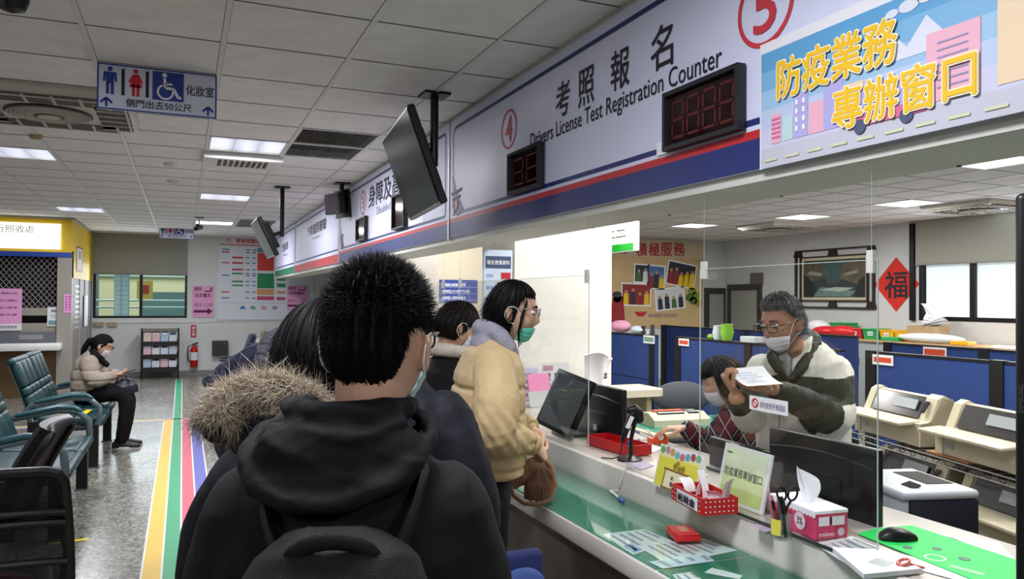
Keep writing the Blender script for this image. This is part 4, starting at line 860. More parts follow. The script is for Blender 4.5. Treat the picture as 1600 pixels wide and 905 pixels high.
# barcode scanner on a stand
c = onz(984, 719, DZ); t = thing('barcode_scanner', c, 'black barcode scanner with a white label resting in its stand', 'scanner')
mb = MB(); mb.lathe([(.055, 0), (.054, .006), (.035, .014), (.018, .022), (.001, .023)], c, BLACKP, 28); mb.build('stand_base', BLACKP, t, True)
h1 = c+V3(.004, -.004, .02); px_up = lambda d, up: c+unit(CR)*d+V3(0, 0, up)
mb = MB(); mb.tube([h1, px_up(.005, .09), px_up(.022, .17), px_up(.030, .20)], [.009, .009, .010, .012], BLACKP, 10); mb.build('stand_arm', BLACKP, t, True)
mb = MB(); mb.tube([px_up(-.030, .085), px_up(-.016, .13), px_up(.005, .185), px_up(.020, .215)], [.011, .014, .015, .016], BLACKP, 12, round_ends=True); mb.tube([px_up(-.005, .215), px_up(.02, .222), px_up(.038, .205), px_up(.042, .175)], [.014, .021, .022, .018], BLACKP, 12, round_ends=True); mb.build('scanner_body', BLACKP, t, True)
mb = MB(); mb.obox(px_up(-.003, .165)-CF*.016, (.017, .004, .055), sR@roty(.42), PAPER); mb.build('label', PAPER, t)
mb = MB(); mb.tube([px_up(-.03, .085), px_up(-.036, .05), px_up(-.045, .015), px_up(-.075, .006), px_up(-.12, .006)+CF*.02], .0028, BLACKP, 6); mb.build('cable', BLACKP, t, True)
mb = MB(); cc = onz(989, 716, DZ)+CF*.12; mb.lathe([(.014, 0), (.015, .025), (.010, .032), (.007, .05), (.001, .052)], (cc[0], cc[1], DZ+.001), mat('glue_blue', (.25, .25, .60), .4), 14); one(mb, 'glue_bottle', None, 'small blue bottle standing behind the barcode scanner', 'bottle', None, True)
# red file tray under the far monitor
a = onz(925, 697, DZ+.002); b = onz(975, 712, DZ+.002); t = thing('letter_tray', (a+b)/2, 'red plastic tray under the black monitor by the acrylic screen', 'tray'); u = unit(b-a); w2 = V3(-u[1], u[0], 0); w2 = w2 if w2[0] > 0 else -w2; L = np.linalg.norm(b-a)+.08; R = np.stack([u, w2, V3(0, 0, 1)], 1); c = (a+b)/2+w2*.06
mb = MB(); mb.obox(c+V3(0, 0, .004), (L, .12, .006), R, RTRAY); mb.obox(c-w2*.06+V3(0, 0, .025), (L, .005, .045), R, RTRAY); mb.obox(c+w2*.06+V3(0, 0, .025), (L, .005, .045), R, RTRAY); mb.obox(c+u*L/2+V3(0, 0, .025), (.005, .12, .045), R, RTRAY); mb.build('tray_body', RTRAY, t); mb = MB(); mb.obox(c-u*L/2+V3(0, 0, .025), (.005, .12, .045), R, RTRAY); mb.build('end_wall', RTRAY, t)
# orange tape dispenser, pens, papers on the desk
c = onz(1028, 693, DZ+.001); t = thing('tape_dispenser', c, 'orange tape dispenser by the plaid sleeve of the seated clerk', 'tape dispenser'); OR = mat('orange_plastic', (.90, .35, .15), .4); R = np.stack([unit(CR), unit(np.cross([0, 0, 1.0], CR)), V3(0, 0, 1)], 1)
mb = MB(); pr = [(-.05, 0), (.045, 0), (.05, .02), (.03, .05), (.0, .05), (-.025, .022), (-.05, .03)]; mb.prism(pr, c-R[:, 1]*.012, R[:, 0], SV, -.028, OR); mb.build('body', OR, t); mb = MB(); mb.cyl(c+V3(0, 0, .032)-R[:, 1]*.014+R[:, 0]*.012, c+V3(0, 0, .032)+R[:, 1]*.020+R[:, 0]*.012, .014, None, CREAMW, 16); mb.build('tape_roll', CREAMW, t)
for (x0, y0, x1, y1, m, lb) in ((990, 689, 1017, 685, (.35, .35, .62), 'violet pen lying left of the orange tape dispenser'), (990, 672, 1022, 686, (.80, .78, .74), 'pale pencil pointing at the orange tape dispenser'), (1011, 672, 1027, 686, (.85, .80, .72), 'short pale pencil leaning towards the orange tape dispenser')):
    a = onz(x0, y0, DZ+.006); b = onz(x1, y1, DZ+.006); t = thing('pen', (a+b)/2, lb, 'pen'); mb = MB(); mb.cyl(a, a+(b-a)*.35, .005, None, mat('pen_c%d' % x0, m, .4), 8); mb.build('cap', None, t, True); mb = MB(); mb.cyl(a+(b-a)*.35, b, .004, None, mat('pen_pale', (.88, .87, .84), .4), 8); mb.build('barrel', None, t, True)
paper('note_paper', [(1000, 700), (1020, 708), (1036, 700), (1016, 694)], DZ+.0005, 'small white note paper on the desk below the orange tape dispenser')
paper('card_set', [(975, 722), (1000, 735), (1022, 728), (998, 716)], DZ+.0006, 'violet printed cards under the desk glass beside the scanner', m=mat('card_violet', (.66, .62, .72), .5), lines=4)
paper('card_set', [(1175, 822), (1195, 832), (1210, 828), (1190, 816)], DZ+.0006, 'tiny printed card left of the glass pen cup', m=mat('card_mauve', (.70, .62, .70), .5), lines=2)
paper('document', [(1272, 850), (1340, 893), (1412, 872), (1330, 838)], DZ+.001, 'white documents in front of the pink tissue box', lines=5)
paper('document', [(1300, 862), (1350, 905), (1440, 896), (1385, 866)], DZ+.004, 'stack of white sheets at the foot of the acrylic screen', th=.012)
paper('document', [(1392, 862), (1440, 892), (1560, 925), (1520, 893)], DZ+.0012, 'white paper half under the bright green mat')
paper('document', [(1480, 838), (1560, 868), (1610, 900), (1560, 848)], DZ+.0006, 'blank paper beyond the bright green mat, beside the black screen edge')
# bright green mouse mat and the mouse
GRN = mat('mouse_mat_green', (.08, .82, .36), .6); z = DZ+.0025
q = flat_px([(1340, 835), (1372, 826), (1425, 822), (1600, 880), (1600, 930), (1540, 915)], z); c = np.mean(q, 0)
t = thing('mouse_mat', (*c, z), 'bright green mouse mat printed with a white ring and grey badges', 'mouse mat'); mb = MB(); k = len(q); mb.add([(*p, z) for p in q]+[(*p, z+.002) for p in q], [tuple(range(k-1, -1, -1)), tuple(range(k, 2*k))]+[(i, (i+1) % k, k+(i+1) % k, k+i) for i in range(k)], GRN); mb.build('pad', GRN, t)
S = Sheet((0, 0, z+.002), (1, 0, 0), (0, 1, 0), .0006); pc = onz(1461, 873, z); S.ring(pc[0], pc[1], .022, .027, CREAMW, 1, 30)
GB = mat('badge_grey', (.20, .45, .40), .5)
for px, py, r in ((1418, 857, .012), (1464, 859, .012), (1507, 875, .014)): pc = onz(px, py, z); S.disc(pc[0], pc[1], r, GB, 1, 16); S.ring(pc[0], pc[1], r*.8, r, mat('badge_dark', (.22, .30, .28), .5), 2, 16)
pc = onz(1512, 893, z); S.poly([(pc[0]-.02, pc[1]+.04), (pc[0]+.0, pc[1]-.04), (pc[0]+.02, pc[1]-.035), (pc[0], pc[1]+.045)], mat('mat_pale', (.60, .92, .66), .6), 1); S.build(t)
c = onz(1402, 843, DZ+.0045); t = thing('computer_mouse', c, 'black computer mouse on the bright green mat', 'mouse'); R = np.stack([unit(CR), unit(np.cross([0, 0, 1.0], CR)), V3(0, 0, 1)], 1)
mb = MB(); L = .105
rings = []
for k in range(13):
    s_ = k/12; w_ = .030*math.sin(PI*min(1, .12+.88*s_) if s_ < .5 else PI*(.12+.80*s_)) if False else .030*(math.sin(PI*(.08+.84*s_))**.5); hh = .034*(math.sin(PI*(.06+.86*s_**.8))**.7); th = np.linspace(0, PI, 12)
    ring = [c+R@V3((s_-.5)*L, w_*math.cos(a_), .001+hh*math.sin(a_)**.8) for a_ in th]; rings.append(ring)
mb.ring_loft(rings, BLACKP); mb.build('shell', BLACKP, t, True); mb = MB(); mb.cyl(c+R@V3(-.028, -.004, .027), c+R@V3(-.028, .004, .027), .006, None, mat('wheel_grey', (.3, .3, .3), .5), 12); mb.build('wheel', None, t)
# red rubber bands / clip at the screen's foot
c = onz(1395, 890, DZ+.002); t = thing('screen_foot', c, 'clear plastic foot with copper red ties at the bottom of the nearest acrylic screen', 'clamp'); mb = MB(); mb.obox(c+V3(-.02, .02, .008), (.06, .05, .014), rotz(.3), ACE, .004); mb.build('foot', ACE, t)
mb = MB(); mb.tube([c+V3(.02+.02*math.cos(q_)*.8, -.015+.012*math.sin(q_), .020+.006*math.cos(q_*1.0)) for q_ in np.linspace(0, 2*PI, 16, endpoint=False)], .004, mat('copper_red', (.78, .35, .28), .35), 6, True); mb.tube([c+V3(.035, -.02, .016), c+V3(.055, -.03, .010), c+V3(.07, -.035, .006)], .0035, MATS['copper_red'], 6); mb.build('tie', None, t, True)
# portrait screen at the right edge, seen by its bezel
d = 1.42; a = ond(1587, 600, d); yv = unit(V3(a[0], a[1], 0)); xv = V3(yv[1], -yv[0], 0); X0 = V3(a[0], a[1], 0)
t = thing('display_monitor', X0+xv*.28+V3(0, 0, CZ+.013), 'tall black upright display at the right edge of the picture, only its bezel showing', 'display'); ztop = ond(1587, 300, d)[2]; zb = CZ+.05; R = np.stack([xv, yv, V3(0, 0, 1)], 1); W = .56; C = X0+xv*W/2+V3(0, 0, (ztop+zb)/2)
mb = MB(); mb.obox(C+yv*.03, (W, .05, ztop-zb), R, BLACKP, .012, 3); mb.build('cabinet', BLACKP, t, True); mb = MB(); mb.obox(C+xv*.0+yv*.004, (W-.05, .004, ztop-zb-.06), R); mb.build('screen', mat('tv_screen', (.1, .11, .09), .12), t)
mb = MB(); mb.obox(X0+xv*W/2+yv*.03+V3(0, 0, CZ+.023), (.34, .2, .02), R, BLACKP, .006); mb.obox(X0+xv*W/2+yv*.03+V3(0, 0, CZ+.045), (.08, .04, .06), R, BLACKP); mb.build('stand', BLACKP, t)
S = Sheet(X0+yv*.003+V3(0, 0, ond(1587, 645, d)[2]), SV, -xv, .001); S.text('SAMSUNG', 0, -.0115, .052, .007, mat('logo_dim', (.30, .30, .30), .4), t, .01); 
# ------------------------------------------------------------------ the office behind the counter
def pxr(pts, X): return [onx(x, y, X) for x, y in pts]
BLUEF = mat('partition_blue', (.15, .25, .49), .85, noise=.06, nscale=20, bump=.2, bscale=300); POST = mat('partition_black', (.07, .07, .09), .45); CAPM = mat('partition_cap', (.62, .64, .68), .4, .4)
def partition(X, y_far, y_near, top, label, posts, tagc=None):
    t = thing('office_partition', (X, (y_far+y_near)/2, 0), label, 'partition', 'blue cubicle partitions')
    mb = MB(); mb.box((X-.022, y_near, .06), (X+.022, y_far, top-.02)); mb.build('fabric_panel', BLUEF, t)
    mb = MB(); mb.box((X-.028, y_near, top-.02), (X+.028, y_far, top)); mb.build('cap_rail', POST, t); mb = MB(); mb.box((X-.028, y_near, 0), (X+.028, y_far, .06)); mb.build('base_rail', POST, t)
    for y in posts: mb = MB(); mb.box((X-.035, y-.05, 0), (X+.035, y+.05, top+.004)); mb.build('post', POST, t)
    mb = MB(); mb.box((X-.024, y_near, .62), (X-.0215, y_far, .628)); mb.build('seam', POST, t)
    if tagc:
        x0, yt, x1, yb, m = tagc; a = onx(x0, yb, X-.03); b = onx(x1, yt, X-.03); mb = MB(); mb.box((X-.0365, b[1], a[2]), (X-.03, a[1], b[2]), PAPER); mb.box((X-.0375, b[1]+.015, a[2]+.02), (X-.0365, a[1]-.015, b[2]-.02), m)
        one(mb, 'name_tag', None, tagc_label(label), 'name tag', 'cubicle name tags')
    return t
def tagc_label(l): return 'tag on the '+l.split(',')[0]
ORT = mat('tag_orange', (.82, .30, .18), .5); GRT = mat('tag_green', (.45, .62, .52), .5)
partition(5.2, 4.70, 1.2, 1.18, 'blue partition right behind the dot matrix printers, running out of the frame', (4.66, 3.60, 2.5), (1364, 556, 1396, 569, ORT))
partition(5.2, 7.38, 4.98, 1.17, 'blue partition behind the standing clerk, with vases on its top', (7.33, 6.15), (1061, 530, 1077, 540, ORT))
partition(5.2, 9.2, 7.80, 1.165, 'blue partition right of the white column, with a pink bundle on top', (7.86,), (1006, 525, 1023, 536, GRT))
partition(6.9, 10.2, 6.4, 1.20, 'farther blue partition under the photo mural', (10.1, 8.2))
partition(7.1, 6.2, 1.0, 1.14, 'farther blue partition in front of the coloured baskets', (6.15, 5.05, 4.3), (1443, 544, 1479, 557, ORT))
# things on the partitions
def blob(name, label, cat, pos, r, m, seed=0, group=None, amp=.012):
    t = MB(); t.ell((0, 0, r[2]), r, I3, None, 18, 12); V = np.concatenate(t.v); f = folds(seed, amp, 9)(V); V = V*(1+f[:, None]*8*amp/.012*.5); V[:, 2] = np.maximum(V[:, 2], 0); t.v = [V+np.asarray(pos)]
    return one(t, name, m, label, cat, group, True)
p = onx(970, 515, 5.2); blob('cloth_bundle', 'pink bundle on the partition right of the white column', 'bundle', (5.2, p[1], 1.167), (.10, .20, .08), mat('bundle_pink', (.88, .62, .74), .8), 3)
p = onx(997, 518, 5.2); blob('plastic_bag', 'pale blue bag beside the pink bundle on the partition', 'bag', (5.2, p[1], 1.167), (.07, .14, .05), mat('bag_pale', (.78, .84, .90), .5), 4)
p = onx(1005, 514, 5.2)
for k, (dy, h) in enumerate(((0, .10), (-.12, .07), (-.2, .12))):
    mb = MB(); c = V3(5.2, p[1]+dy, 1.168); mb.lathe([(.025, 0), (.03, .02), (.022, h*.6), (.03, h), (.001, h)], c, None, 12); one(mb, 'ornament', mat('ornament_dark%d' % k, ((.2, .22, .2), (.75, .75, .78), (.25, .25, .3))[k], .4), ('dark small ornament behind the pale blue bag', 'white small ornament by the post of the column-side partition', 'tall dark ornament by the post of the column-side partition')[k], 'ornament', None, True)
for k, (px, h, r, m, lb) in enumerate(((1112, .05, .05, (.55, .75, .25), 'low green dish on the partition behind the clerks'), (1122, .15, .06, (.85, .88, .90), 'clear vase on the partition behind the clerks'), (1136, .17, .07, (.55, .78, .25), 'bright green plant pot on the partition behind the clerks'))):
    p = onx(px, 527, 5.2); c = V3(5.2, p[1], 1.172); mb = MB(); mb.lathe([(r*.7, 0), (r, h*.5), (r*.8, h*.9), (r*.9, h), (r*.8, h), (.001, h*.8)], c, None, 16); one(mb, 'vase', mat('vase%d' % k, m, .3), lb, 'vase', None, True)
p = onx(1175, 528, 5.2); mb = MB(); mb.obox((5.2, p[1], 1.20), (.12, .22, .06), I3, mat('radio_white', (.8, .82, .84), .4), .008); one(mb, 'desk_device', None, 'white box device on the partition left of the standing clerk', 'device')

# service desk pieces seen between the monitors
CREAM = mat('printer_cream', (.80, .77, .67), .45); CREAM2 = mat('printer_cream_dark', (.70, .66, .55), .5); SMOKE = mat('smoked_cover', (.16, .17, .19), .15); LCD = mat('panel_grey', (.62, .66, .68), .4)
TZ = .94; a = ony(1038, 612, 4.74); x1, y0, y1, x0, R0 = a[0], 4.71, 5.08, 2.45, .07
t = thing('side_table', ((x0+x1)/2, 4.9, 0), 'cream round cornered side table in front of the white column', 'table')
poly = [(x0, y0)]+[(x1-R0+R0*math.cos(q), y0+R0+R0*math.sin(q)) for q in np.linspace(-PI/2, 0, 8)]+[(x1, y1), (x0, y1)]
mb = MB(); mb.prism(poly, (0, 0, TZ-.05), (1, 0, 0), (0, 1, 0), .05); mb.build('table_top', mat('table_cream', (.80, .77, .70), .4), t)
for x in (x0+.05, x1-.13): mb = MB(); mb.box((x, y0+.06, 0), (x+.04, y1-.04, TZ-.05)); mb.build('side_panel', CREAM2, t)
px_ = ony(938, 600, 4.9)[0]
for k in range(3):
    o = V3(px_-.03+.03*k, y0+.14+.08*k, TZ+.002); ln = (.27, .24, .20)[k]; wv = .085; mb = MB()
    mb.grid(lambda s_, r_: o+V3((s_-.5)*2*wv*(1+.25*r_)+.03*(k-1)*r_+.012*math.sin(5*s_), -.05*r_*r_+.10*(s_-.5)**2+.012*math.sin(7*s_+k), ln*(r_ if r_ < .75 else .75+.16*math.sin((r_-.75)*6.3))+.02*math.sin(4*s_+2*k)*r_), 12, 12, None, .012); one(mb, 'application_forms', PAPER, ('front curled pile of application forms on the side table with a portrait photo', 'middle curled bundle of forms behind the front pile on the side table', 'rear short bundle of forms against the white column')[k], 'paper stack', None, True)
pt = thing('portrait_photo', (px_-.01, y0+.11, TZ+.09), 'small dark portrait printed on the front curled form pile', 'photo'); S = Sheet((px_-.03, y0+.098, TZ+.08), (1, 0, .1), (0, -.15, 1), .001); S.rect(0, 0, .035, .045, mat('photo_grey', (.75, .76, .78), .5)); S.disc(.0175, .030, .008, INK, 2, 12, .010); S.poly([(.006, 0), (.029, 0), (.025, .015), (.010, .015)], INK, 2); S.build(pt, 'portrait')
t = thing('work_table', (3.2, 4.45, 0), 'low work table with a green top holding the cream card printer', 'table'); WZ = .74; a = onz(1005, 680, WZ)
mb = MB(); mb.obox((3.35, 4.40, WZ-.02), (1.25, .55, .04), I3, CREAM2, .012, 2); mb.build('table_top', CREAM2, t, True); mb = MB(); mb.box((2.78, 4.16, WZ+.0005), (3.9, 4.64, WZ+.003)); mb.build('green_cover', MATG, t)
for sx_ in (2.8, 3.85):
    mb = MB(); mb.box((sx_-.02, 4.2, 0), (sx_+.02, 4.6, WZ-.04)); mb.build('leg', CREAM2, t)
c = onz(1050, 663, WZ+.003); t = thing('card_printer', c, 'low cream laminating machine with an orange strip and black keypad', 'printer'); R = rotz(-.10)
P = lambda x, y, z: c+R@V3(x, y, z)
mb = MB(); mb.prism([(-.11, 0), (.13, 0), (.13, .05), (.10, .075), (-.02, .085), (-.11, .045)], P(-.19, .0, 0), R@V3(0, 1, 0), SV, .42, CREAM); mb.build('casing', CREAM, t)
mb = MB(); mb.obox(P(-.02, .03, .088), (.22, .05, .012), R, mat('orange_strip', (.78, .35, .20), .4)); mb.build('orange_strip', None, t); mb = MB(); mb.cyl(P(-.13, -.03, .078), P(.07, -.03, .078), .016, None, SMOKE, 14); mb.build('roller', None, t)
mb = MB(); mb.obox(P(.14, .0, .084), (.08, .09, .010), R@rotx(.1), SMOKE); mb.build('keypad', None, t)
c = ond(1064, 628, 6.3)-V3(.05, .2, 0); t = thing('office_chair', (c[0]+.05, c[1]+.05, 0), 'grey rounded office chair back behind the cream laminating machine', 'chair'); GCH = mat('chair_grey', (.30, .32, .35), .7)
mb = MB(); mb.ell((c[0]+.02, c[1]+.15, .80), (.24, .07, .13), rotz(-.3), None, 24, 14); mb.build('backrest', GCH, t, True); mb = MB(); mb.obox((c[0]+.05, c[1]+.35, .47), (.46, .44, .09), rotz(-.3), GCH, .04, 3); mb.build('seat', GCH, t, True); mb = MB(); mb.cyl((c[0]+.05, c[1]+.35, .08), (c[0]+.05, c[1]+.35, .43), .03, None, POST, 12)
for k in range(5): q = k*2*PI/5; mb.tube([(c[0]+.05, c[1]+.35, .09), (c[0]+.05+.28*math.cos(q), c[1]+.35+.28*math.sin(q), .05)], .02, POST, 6); mb.ell((c[0]+.05+.28*math.cos(q), c[1]+.35+.28*math.sin(q), .028), (.028, .028, .028), I3, POST, 10, 6)
mb.build('pedestal', POST, t, True)
c = onz(1082, 636, WZ+.003)+V3(-.1, -.06, 0); CLR = glass('jar_glass', (.85, .90, .93), .15)
mb = MB(); mb.lathe([(.045, 0), (.05, .01), (.05, .09), (.055, .095), (.045, .095), (.045, .01), (.001, .008)], V3(3.52, 4.50, WZ+.004), CLR, 20); one(mb, 'jar', CLR, 'clear plastic jar right of the laminating machine', 'jar', None, True)
mb = MB(); mb.lathe([(.035, 0), (.037, .01), (.037, .13), (.02, .16), (.02, .19), (.001, .19)], V3(3.62, 4.36, WZ+.004), None, 18); one(mb, 'water_bottle', mat('bottle_blue', (.25, .62, .85), .3), "light blue bottle beside the seated clerk's face", 'bottle', None, True)

# ------------------------------------------------------------------ wire shelf with the dot matrix printers
sa, sb = onz(1330, 672, .82), onz(1587, 747, .82); su = unit(sb-sa); sn = V3(su[1], -su[0], 0); sn = sn if sn[0] > 0 else -sn
SRr = np.stack([su, sn, V3(0, 0, 1)], 1); SO = sa-su*.05; SL, SD = 2.0, .34
t = thing('wire_shelf', SO+su*SL/2+sn*SD/2-V3(0, 0, .82), 'chrome wire shelf carrying the cream dot matrix printers', 'shelf'); CHR = mat('chrome', (.50, .51, .53), .38, 1)
SP = lambda x, y, z: np.array([SO[0], SO[1], 0])+SRr@V3(x, y, z)
for tier in (.81, .47, .10):
    mb = MB()
    for y in (0, SD):
        for z in (tier, tier-.035): mb.tube([SP(0, y, z), SP(SL, y, z)], .004, CHR, 6)
        n = 46
        mb.tube([SP(SL*k/n, y, tier if k % 2 else tier-.035) for k in range(n+1)], .003, CHR, 5)
    for k in range(30): mb.tube([SP(SL*k/29, 0, tier), SP(SL*k/29, SD, tier)], .0025, CHR, 4)
    mb.build('wire_tier', CHR, t, True)
for x in (0.01, SL-.01):
    for y in (0, SD): mb = MB(); mb.cyl(SP(x, y, 0), SP(x, y, .86), .013, None, CHR, 10); mb.build('post', CHR, t, True)
mb = MB(); mb.obox(SP(SL/2, SD+.02, .43), (SL, .012, .70), SRr); mb.build('shade_panel', mat('shade_dark_brown', (.17, .13, .11), .7), t)  # dark brown board added to stand for the shade behind the lower tiers
mb = MB(); mb.obox(SP(.83, .17, .818), (.30, .30, .010), SRr, mat('wood_pad', (.66, .47, .30), .6)); one(mb, 'wood_board', None, 'small wooden board under the printers on the upper wire shelf', 'board')
SNF = sn
def dot_printer(x, z, label, y=.0):
    sn = SNF*.58; c = SP(x, y, z); t = thing('dot_matrix_printer', SP(x+.29, y+.2, z), label, 'printer', 'cream dot matrix printers on the wire shelf'); Lp = .58
    pr = [(.06, 0), (.42, 0), (.42, .20), (.38, .245), (.27, .25), (.17, .13), (.06, .115)]
    mb = MB(); mb.prism([(a_, b_) for a_, b_ in pr], c+su*.0, sn, SV, 0, CREAM) if False else None
    mb = MB(); q0 = [c+sn*a_+V3(0, 0, b_) for a_, b_ in pr]; mb.ring_loft([np.array(q0), np.array(q0)+su*Lp], CREAM); mb.build('casing', CREAM, t)
    pr2 = [(.05, .0), (.30, .0), (.42, .17), (.40, .235), (.30, .265), (.235, .245), (.15, .125), (.05, .12)]
    for xo, wd in ((0, .055), (Lp-.10, .10)):
        mb = MB(); q0 = np.array([c+su*xo+sn*a_+V3(0, 0, b_) for a_, b_ in pr2]); mb.ring_loft([q0, q0+su*wd], CREAM); mb.build('end_cheek', CREAM, t)
    mb = MB(); mb.obox(c+su*(Lp*.49)+sn*.20+V3(0, 0, .190), (Lp*.72, .010, .125), SRr@rotx(-.42), SMOKE, .003, 1); mb.build('smoked_cover', SMOKE, t)
    mb = MB(); mb.obox(c+su*(Lp*.46)+sn*.0+V3(0, 0, .118), (Lp-.03, .13, .018), SRr@rotx(.08), CREAM, .006, 2); mb.build('paper_tray', CREAM, t, True)
    mb = MB(); mb.obox(c+su*(Lp*.62)+sn*.183+V3(0, 0, .203), (.19, .006, .055), SRr@rotx(-.42), LCD); mb.build('control_panel', LCD, t)
    mb = MB(); mb.obox(c+su*(Lp-.05)+sn*.17+V3(0, 0, .20), (.03, .006, .07), SRr@rotx(-.6), SMOKE); mb.build('release_lever', SMOKE, t)
    mb = MB(); mb.obox(c+su*.10+sn*.057+V3(0, 0, .05), (.05, .004, .03), SRr, LCD); mb.build('badge', None, t)
    return t
x1_ = .02
dot_printer(x1_+.02, .825, 'left cream dot matrix printer on the upper wire shelf'); dot_printer(x1_+.72, .825, 'right cream dot matrix printer on the upper wire shelf, cut by the black bezel')
dot_printer(x1_+.10, .485, 'left cream printer in the shade of the lower wire shelf'); dot_printer(x1_+.80, .485, 'right cream printer on the lower wire shelf, beside the black bezel')
blob('rolled_bag', 'grey rounded bag at the bottom of the wire shelf near the black bezel', 'bag', SP(1.05, .2, .12), (.30, .18, .11), mat('bag_grey', (.42, .43, .44), .6), 5)
# laser printer beside the desk
a = onz(1372, 790, .70); t0 = ond(1445, 800, 3.02); c = V3(t0[0]+.06, t0[1]+.12, .585)
t = thing('laser_printer', c, 'pale grey laser printer with dark sides beyond the clerk desk', 'printer'); LG = mat('laser_grey', (.72, .74, .76), .4); LN = mat('laser_navy', (.10, .11, .16), .4); uu = su; nn = sn
LR = SRr
P = lambda x, y, z: c+LR@V3(x, y*.80, z)
mb = MB(); mb.obox(P(0, 0, .12), (.38, .31, .24), LR, LG, .015, 2); mb.build('front_body', LG, t, True)
mb = MB(); mb.obox(P(.19, .01, .115), (.02, .29, .245), LR, LN, .008, 2); mb.build('side_panel', LN, t, True); mb = MB(); mb.obox(P(-.19, .01, .115), (.02, .29, .245), LR, LN, .008, 2); mb.build('side_panel', LN, t, True)
mb = MB(); mb.obox(P(0, -.01, .255), (.40, .33, .035), LR, LG, .014, 3); mb.build('top_cover', LG, t, True)
mb = MB(); mb.obox(P(-.02, .09, .268), (.22, .12, .014), LR, mat('slot_black', (.03, .03, .03), .7), .003, 1); mb.build('output_slot', BLACKP, t); mb = MB(); mb.obox(P(.11, -.09, .276), (.07, .045, .010), LR@rotx(.3), SMOKE, .003, 1); mb.build('control_panel', SMOKE, t)
mb = MB(); mb.obox(P(-.04, -.192, .13), (.26, .006, .12), LR, mat('laser_tray', (.58, .63, .68), .3), .002, 1); mb.build('paper_tray', None, t); mb = MB(); mb.obox(P(.13, -.193, .14), (.02, .006, .012), LR, BLACKP); mb.build('usb_port', BLACKP, t)
mb = MB(); mb.obox(P(0, 0, -.02), (.5, .45, .03), LR, CREAM2, .004); 
for sx_ in (-.22, .22):
    for sy_ in (-.19, .19): mb.obox(P(sx_, sy_, -.275), (.03, .03, .49), LR, CREAM2)
one(mb, 'printer_stand', CREAM2, 'low stand under the pale grey laser printer', 'stand')

# ------------------------------------------------------------------ far end of the office: mural, painting, paper diamond, baskets
MX0 = 7.2; MX1 = ony(1097, 450, BY)[0]; MZ0, MZ1 = ony(1097, 512, BY)[2], 2.80; W, H = MX1-MX0, MZ1-MZ0
t = thing('photo_mural', ((MX0+MX1)/2, BY-.01, MZ0), 'tan photo mural with a red four character title and tilted group photos', 'mural')
mb = MB(); mb.box((MX0, BY-.02, MZ0), (MX1, BY-.002, MZ1)); mb.build('panel', mat('mural_tan', (.80, .69, .50), .6, noise=.12, nscale=1.2), t)
S = Sheet(V3(MX0, BY-.022, MZ0), (1, 0, 0), (0, 0, 1), .004); TAN2 = mat('mural_tan_pale', (.80, .74, .62), .6); S.rect(0, H*.80, W, H, TAN2, 1); TR = mat('mural_red', (.72, .16, .22), .5)
mx = lambda px, py: (ony(px, py, BY)[0]-MX0, ony(px, py, BY)[2]-MZ0)
for c_, px in zip('積極服務', (1001, 1021, 1040, 1060)):
    a, b = mx(px-8.5, 400), mx(px+8.5, 380); S.text(c_, a[0], a[1], b[0]-a[0], b[1]-a[1], TR, t, .02, 3)
a, b = mx(957, 396), mx(980, 379); S.text('務', a[0], a[1], b[0]-a[0], b[1]-a[1], TR, t, .02, 3)
def group_photo(cx_, cy_, w_, h_, ang, bgm, ppl, label_m):
    ca, sa_ = math.cos(ang), math.sin(ang); R2 = lambda x, y: (cx_+ca*x-sa_*y, cy_+sa_*x+ca*y)
    S.poly([R2(-w_/2-.03, -h_/2-.03), R2(w_/2+.03, -h_/2-.03), R2(w_/2+.03, h_/2+.03), R2(-w_/2-.03, h_/2+.03)], CREAMW, 2); S.poly([R2(-w_/2, -h_/2), R2(w_/2, -h_/2), R2(w_/2, h_/2), R2(-w_/2, h_/2)], bgm, 3)
    for k, m in enumerate(ppl):
        x = -w_/2+w_*(k+.5)/len(ppl); hh = h_*(.55+.1*math.sin(k*2.1)); S.poly([R2(x-.06, -h_/2), R2(x+.06, -h_/2), R2(x+.05, -h_/2+hh), R2(x-.05, -h_/2+hh)], m, 4); q = R2(x, -h_/2+hh+.03); S.disc(q[0], q[1], .035, mat('photo_skin', (.72, .55, .45), .6), 5, 8)
PYL = mat('photo_yellow', (.88, .74, .15), .6); PDK = mat('photo_dark', (.18, .20, .24), .6); PRD = mat('photo_red', (.55, .18, .20), .6); PGN = mat('photo_green', (.30, .42, .25), .6); PBL = mat('photo_blue', (.30, .45, .65), .6); PWH = mat('photo_white', (.82, .84, .86), .6)
def gp(x0, y0, x1, y1, ang, bgm, ppl):
    a, b = mx(x0, y1), mx(x1, y0); group_photo((a[0]+b[0])/2, (a[1]+b[1])/2, b[0]-a[0], b[1]-a[1], ang, bgm, ppl, None)
gp(991, 415, 1012, 440, -.03, PDK, (PGN, PWH)); gp(1012, 417, 1036, 450, -.05, PBL, (PRD, PDK, PYL)); gp(1042, 413, 1084, 446, -.16, PDK, (PRD, PRD, PYL, PYL, PYL)); gp(971, 445, 1014, 476, -.02, PRD, (PYL, PDK, PRD, PYL)); gp(1024, 452, 1067, 482, .10, PWH, (PDK, PDK, PGN, PDK))
for px, py in ((1080, 455), (1086, 462), (1076, 465), (1082, 470), (1090, 474)): a = mx(px, py); S.disc(a[0], a[1], .10, mat('leaf_print%d' % (px % 3), ((.45, .55, .20), (.60, .55, .15), (.35, .45, .2))[px % 3], .6), 2, 10, .08)
a = mx(955, 510); S.poly([(a[0]-.1, 0), (a[0]+.30, 0), (a[0]+.25, .62), (a[0]+.05, .70)], mat('vest_red', (.60, .14, .18), .6), 3); a = mx(963, 465); S.disc(a[0], a[1], .10, mat('photo_skin', (.72, .55, .45), .6), 3, 14); S.disc(a[0], a[1]+.06, .10, PDK, 4, 14, .06)
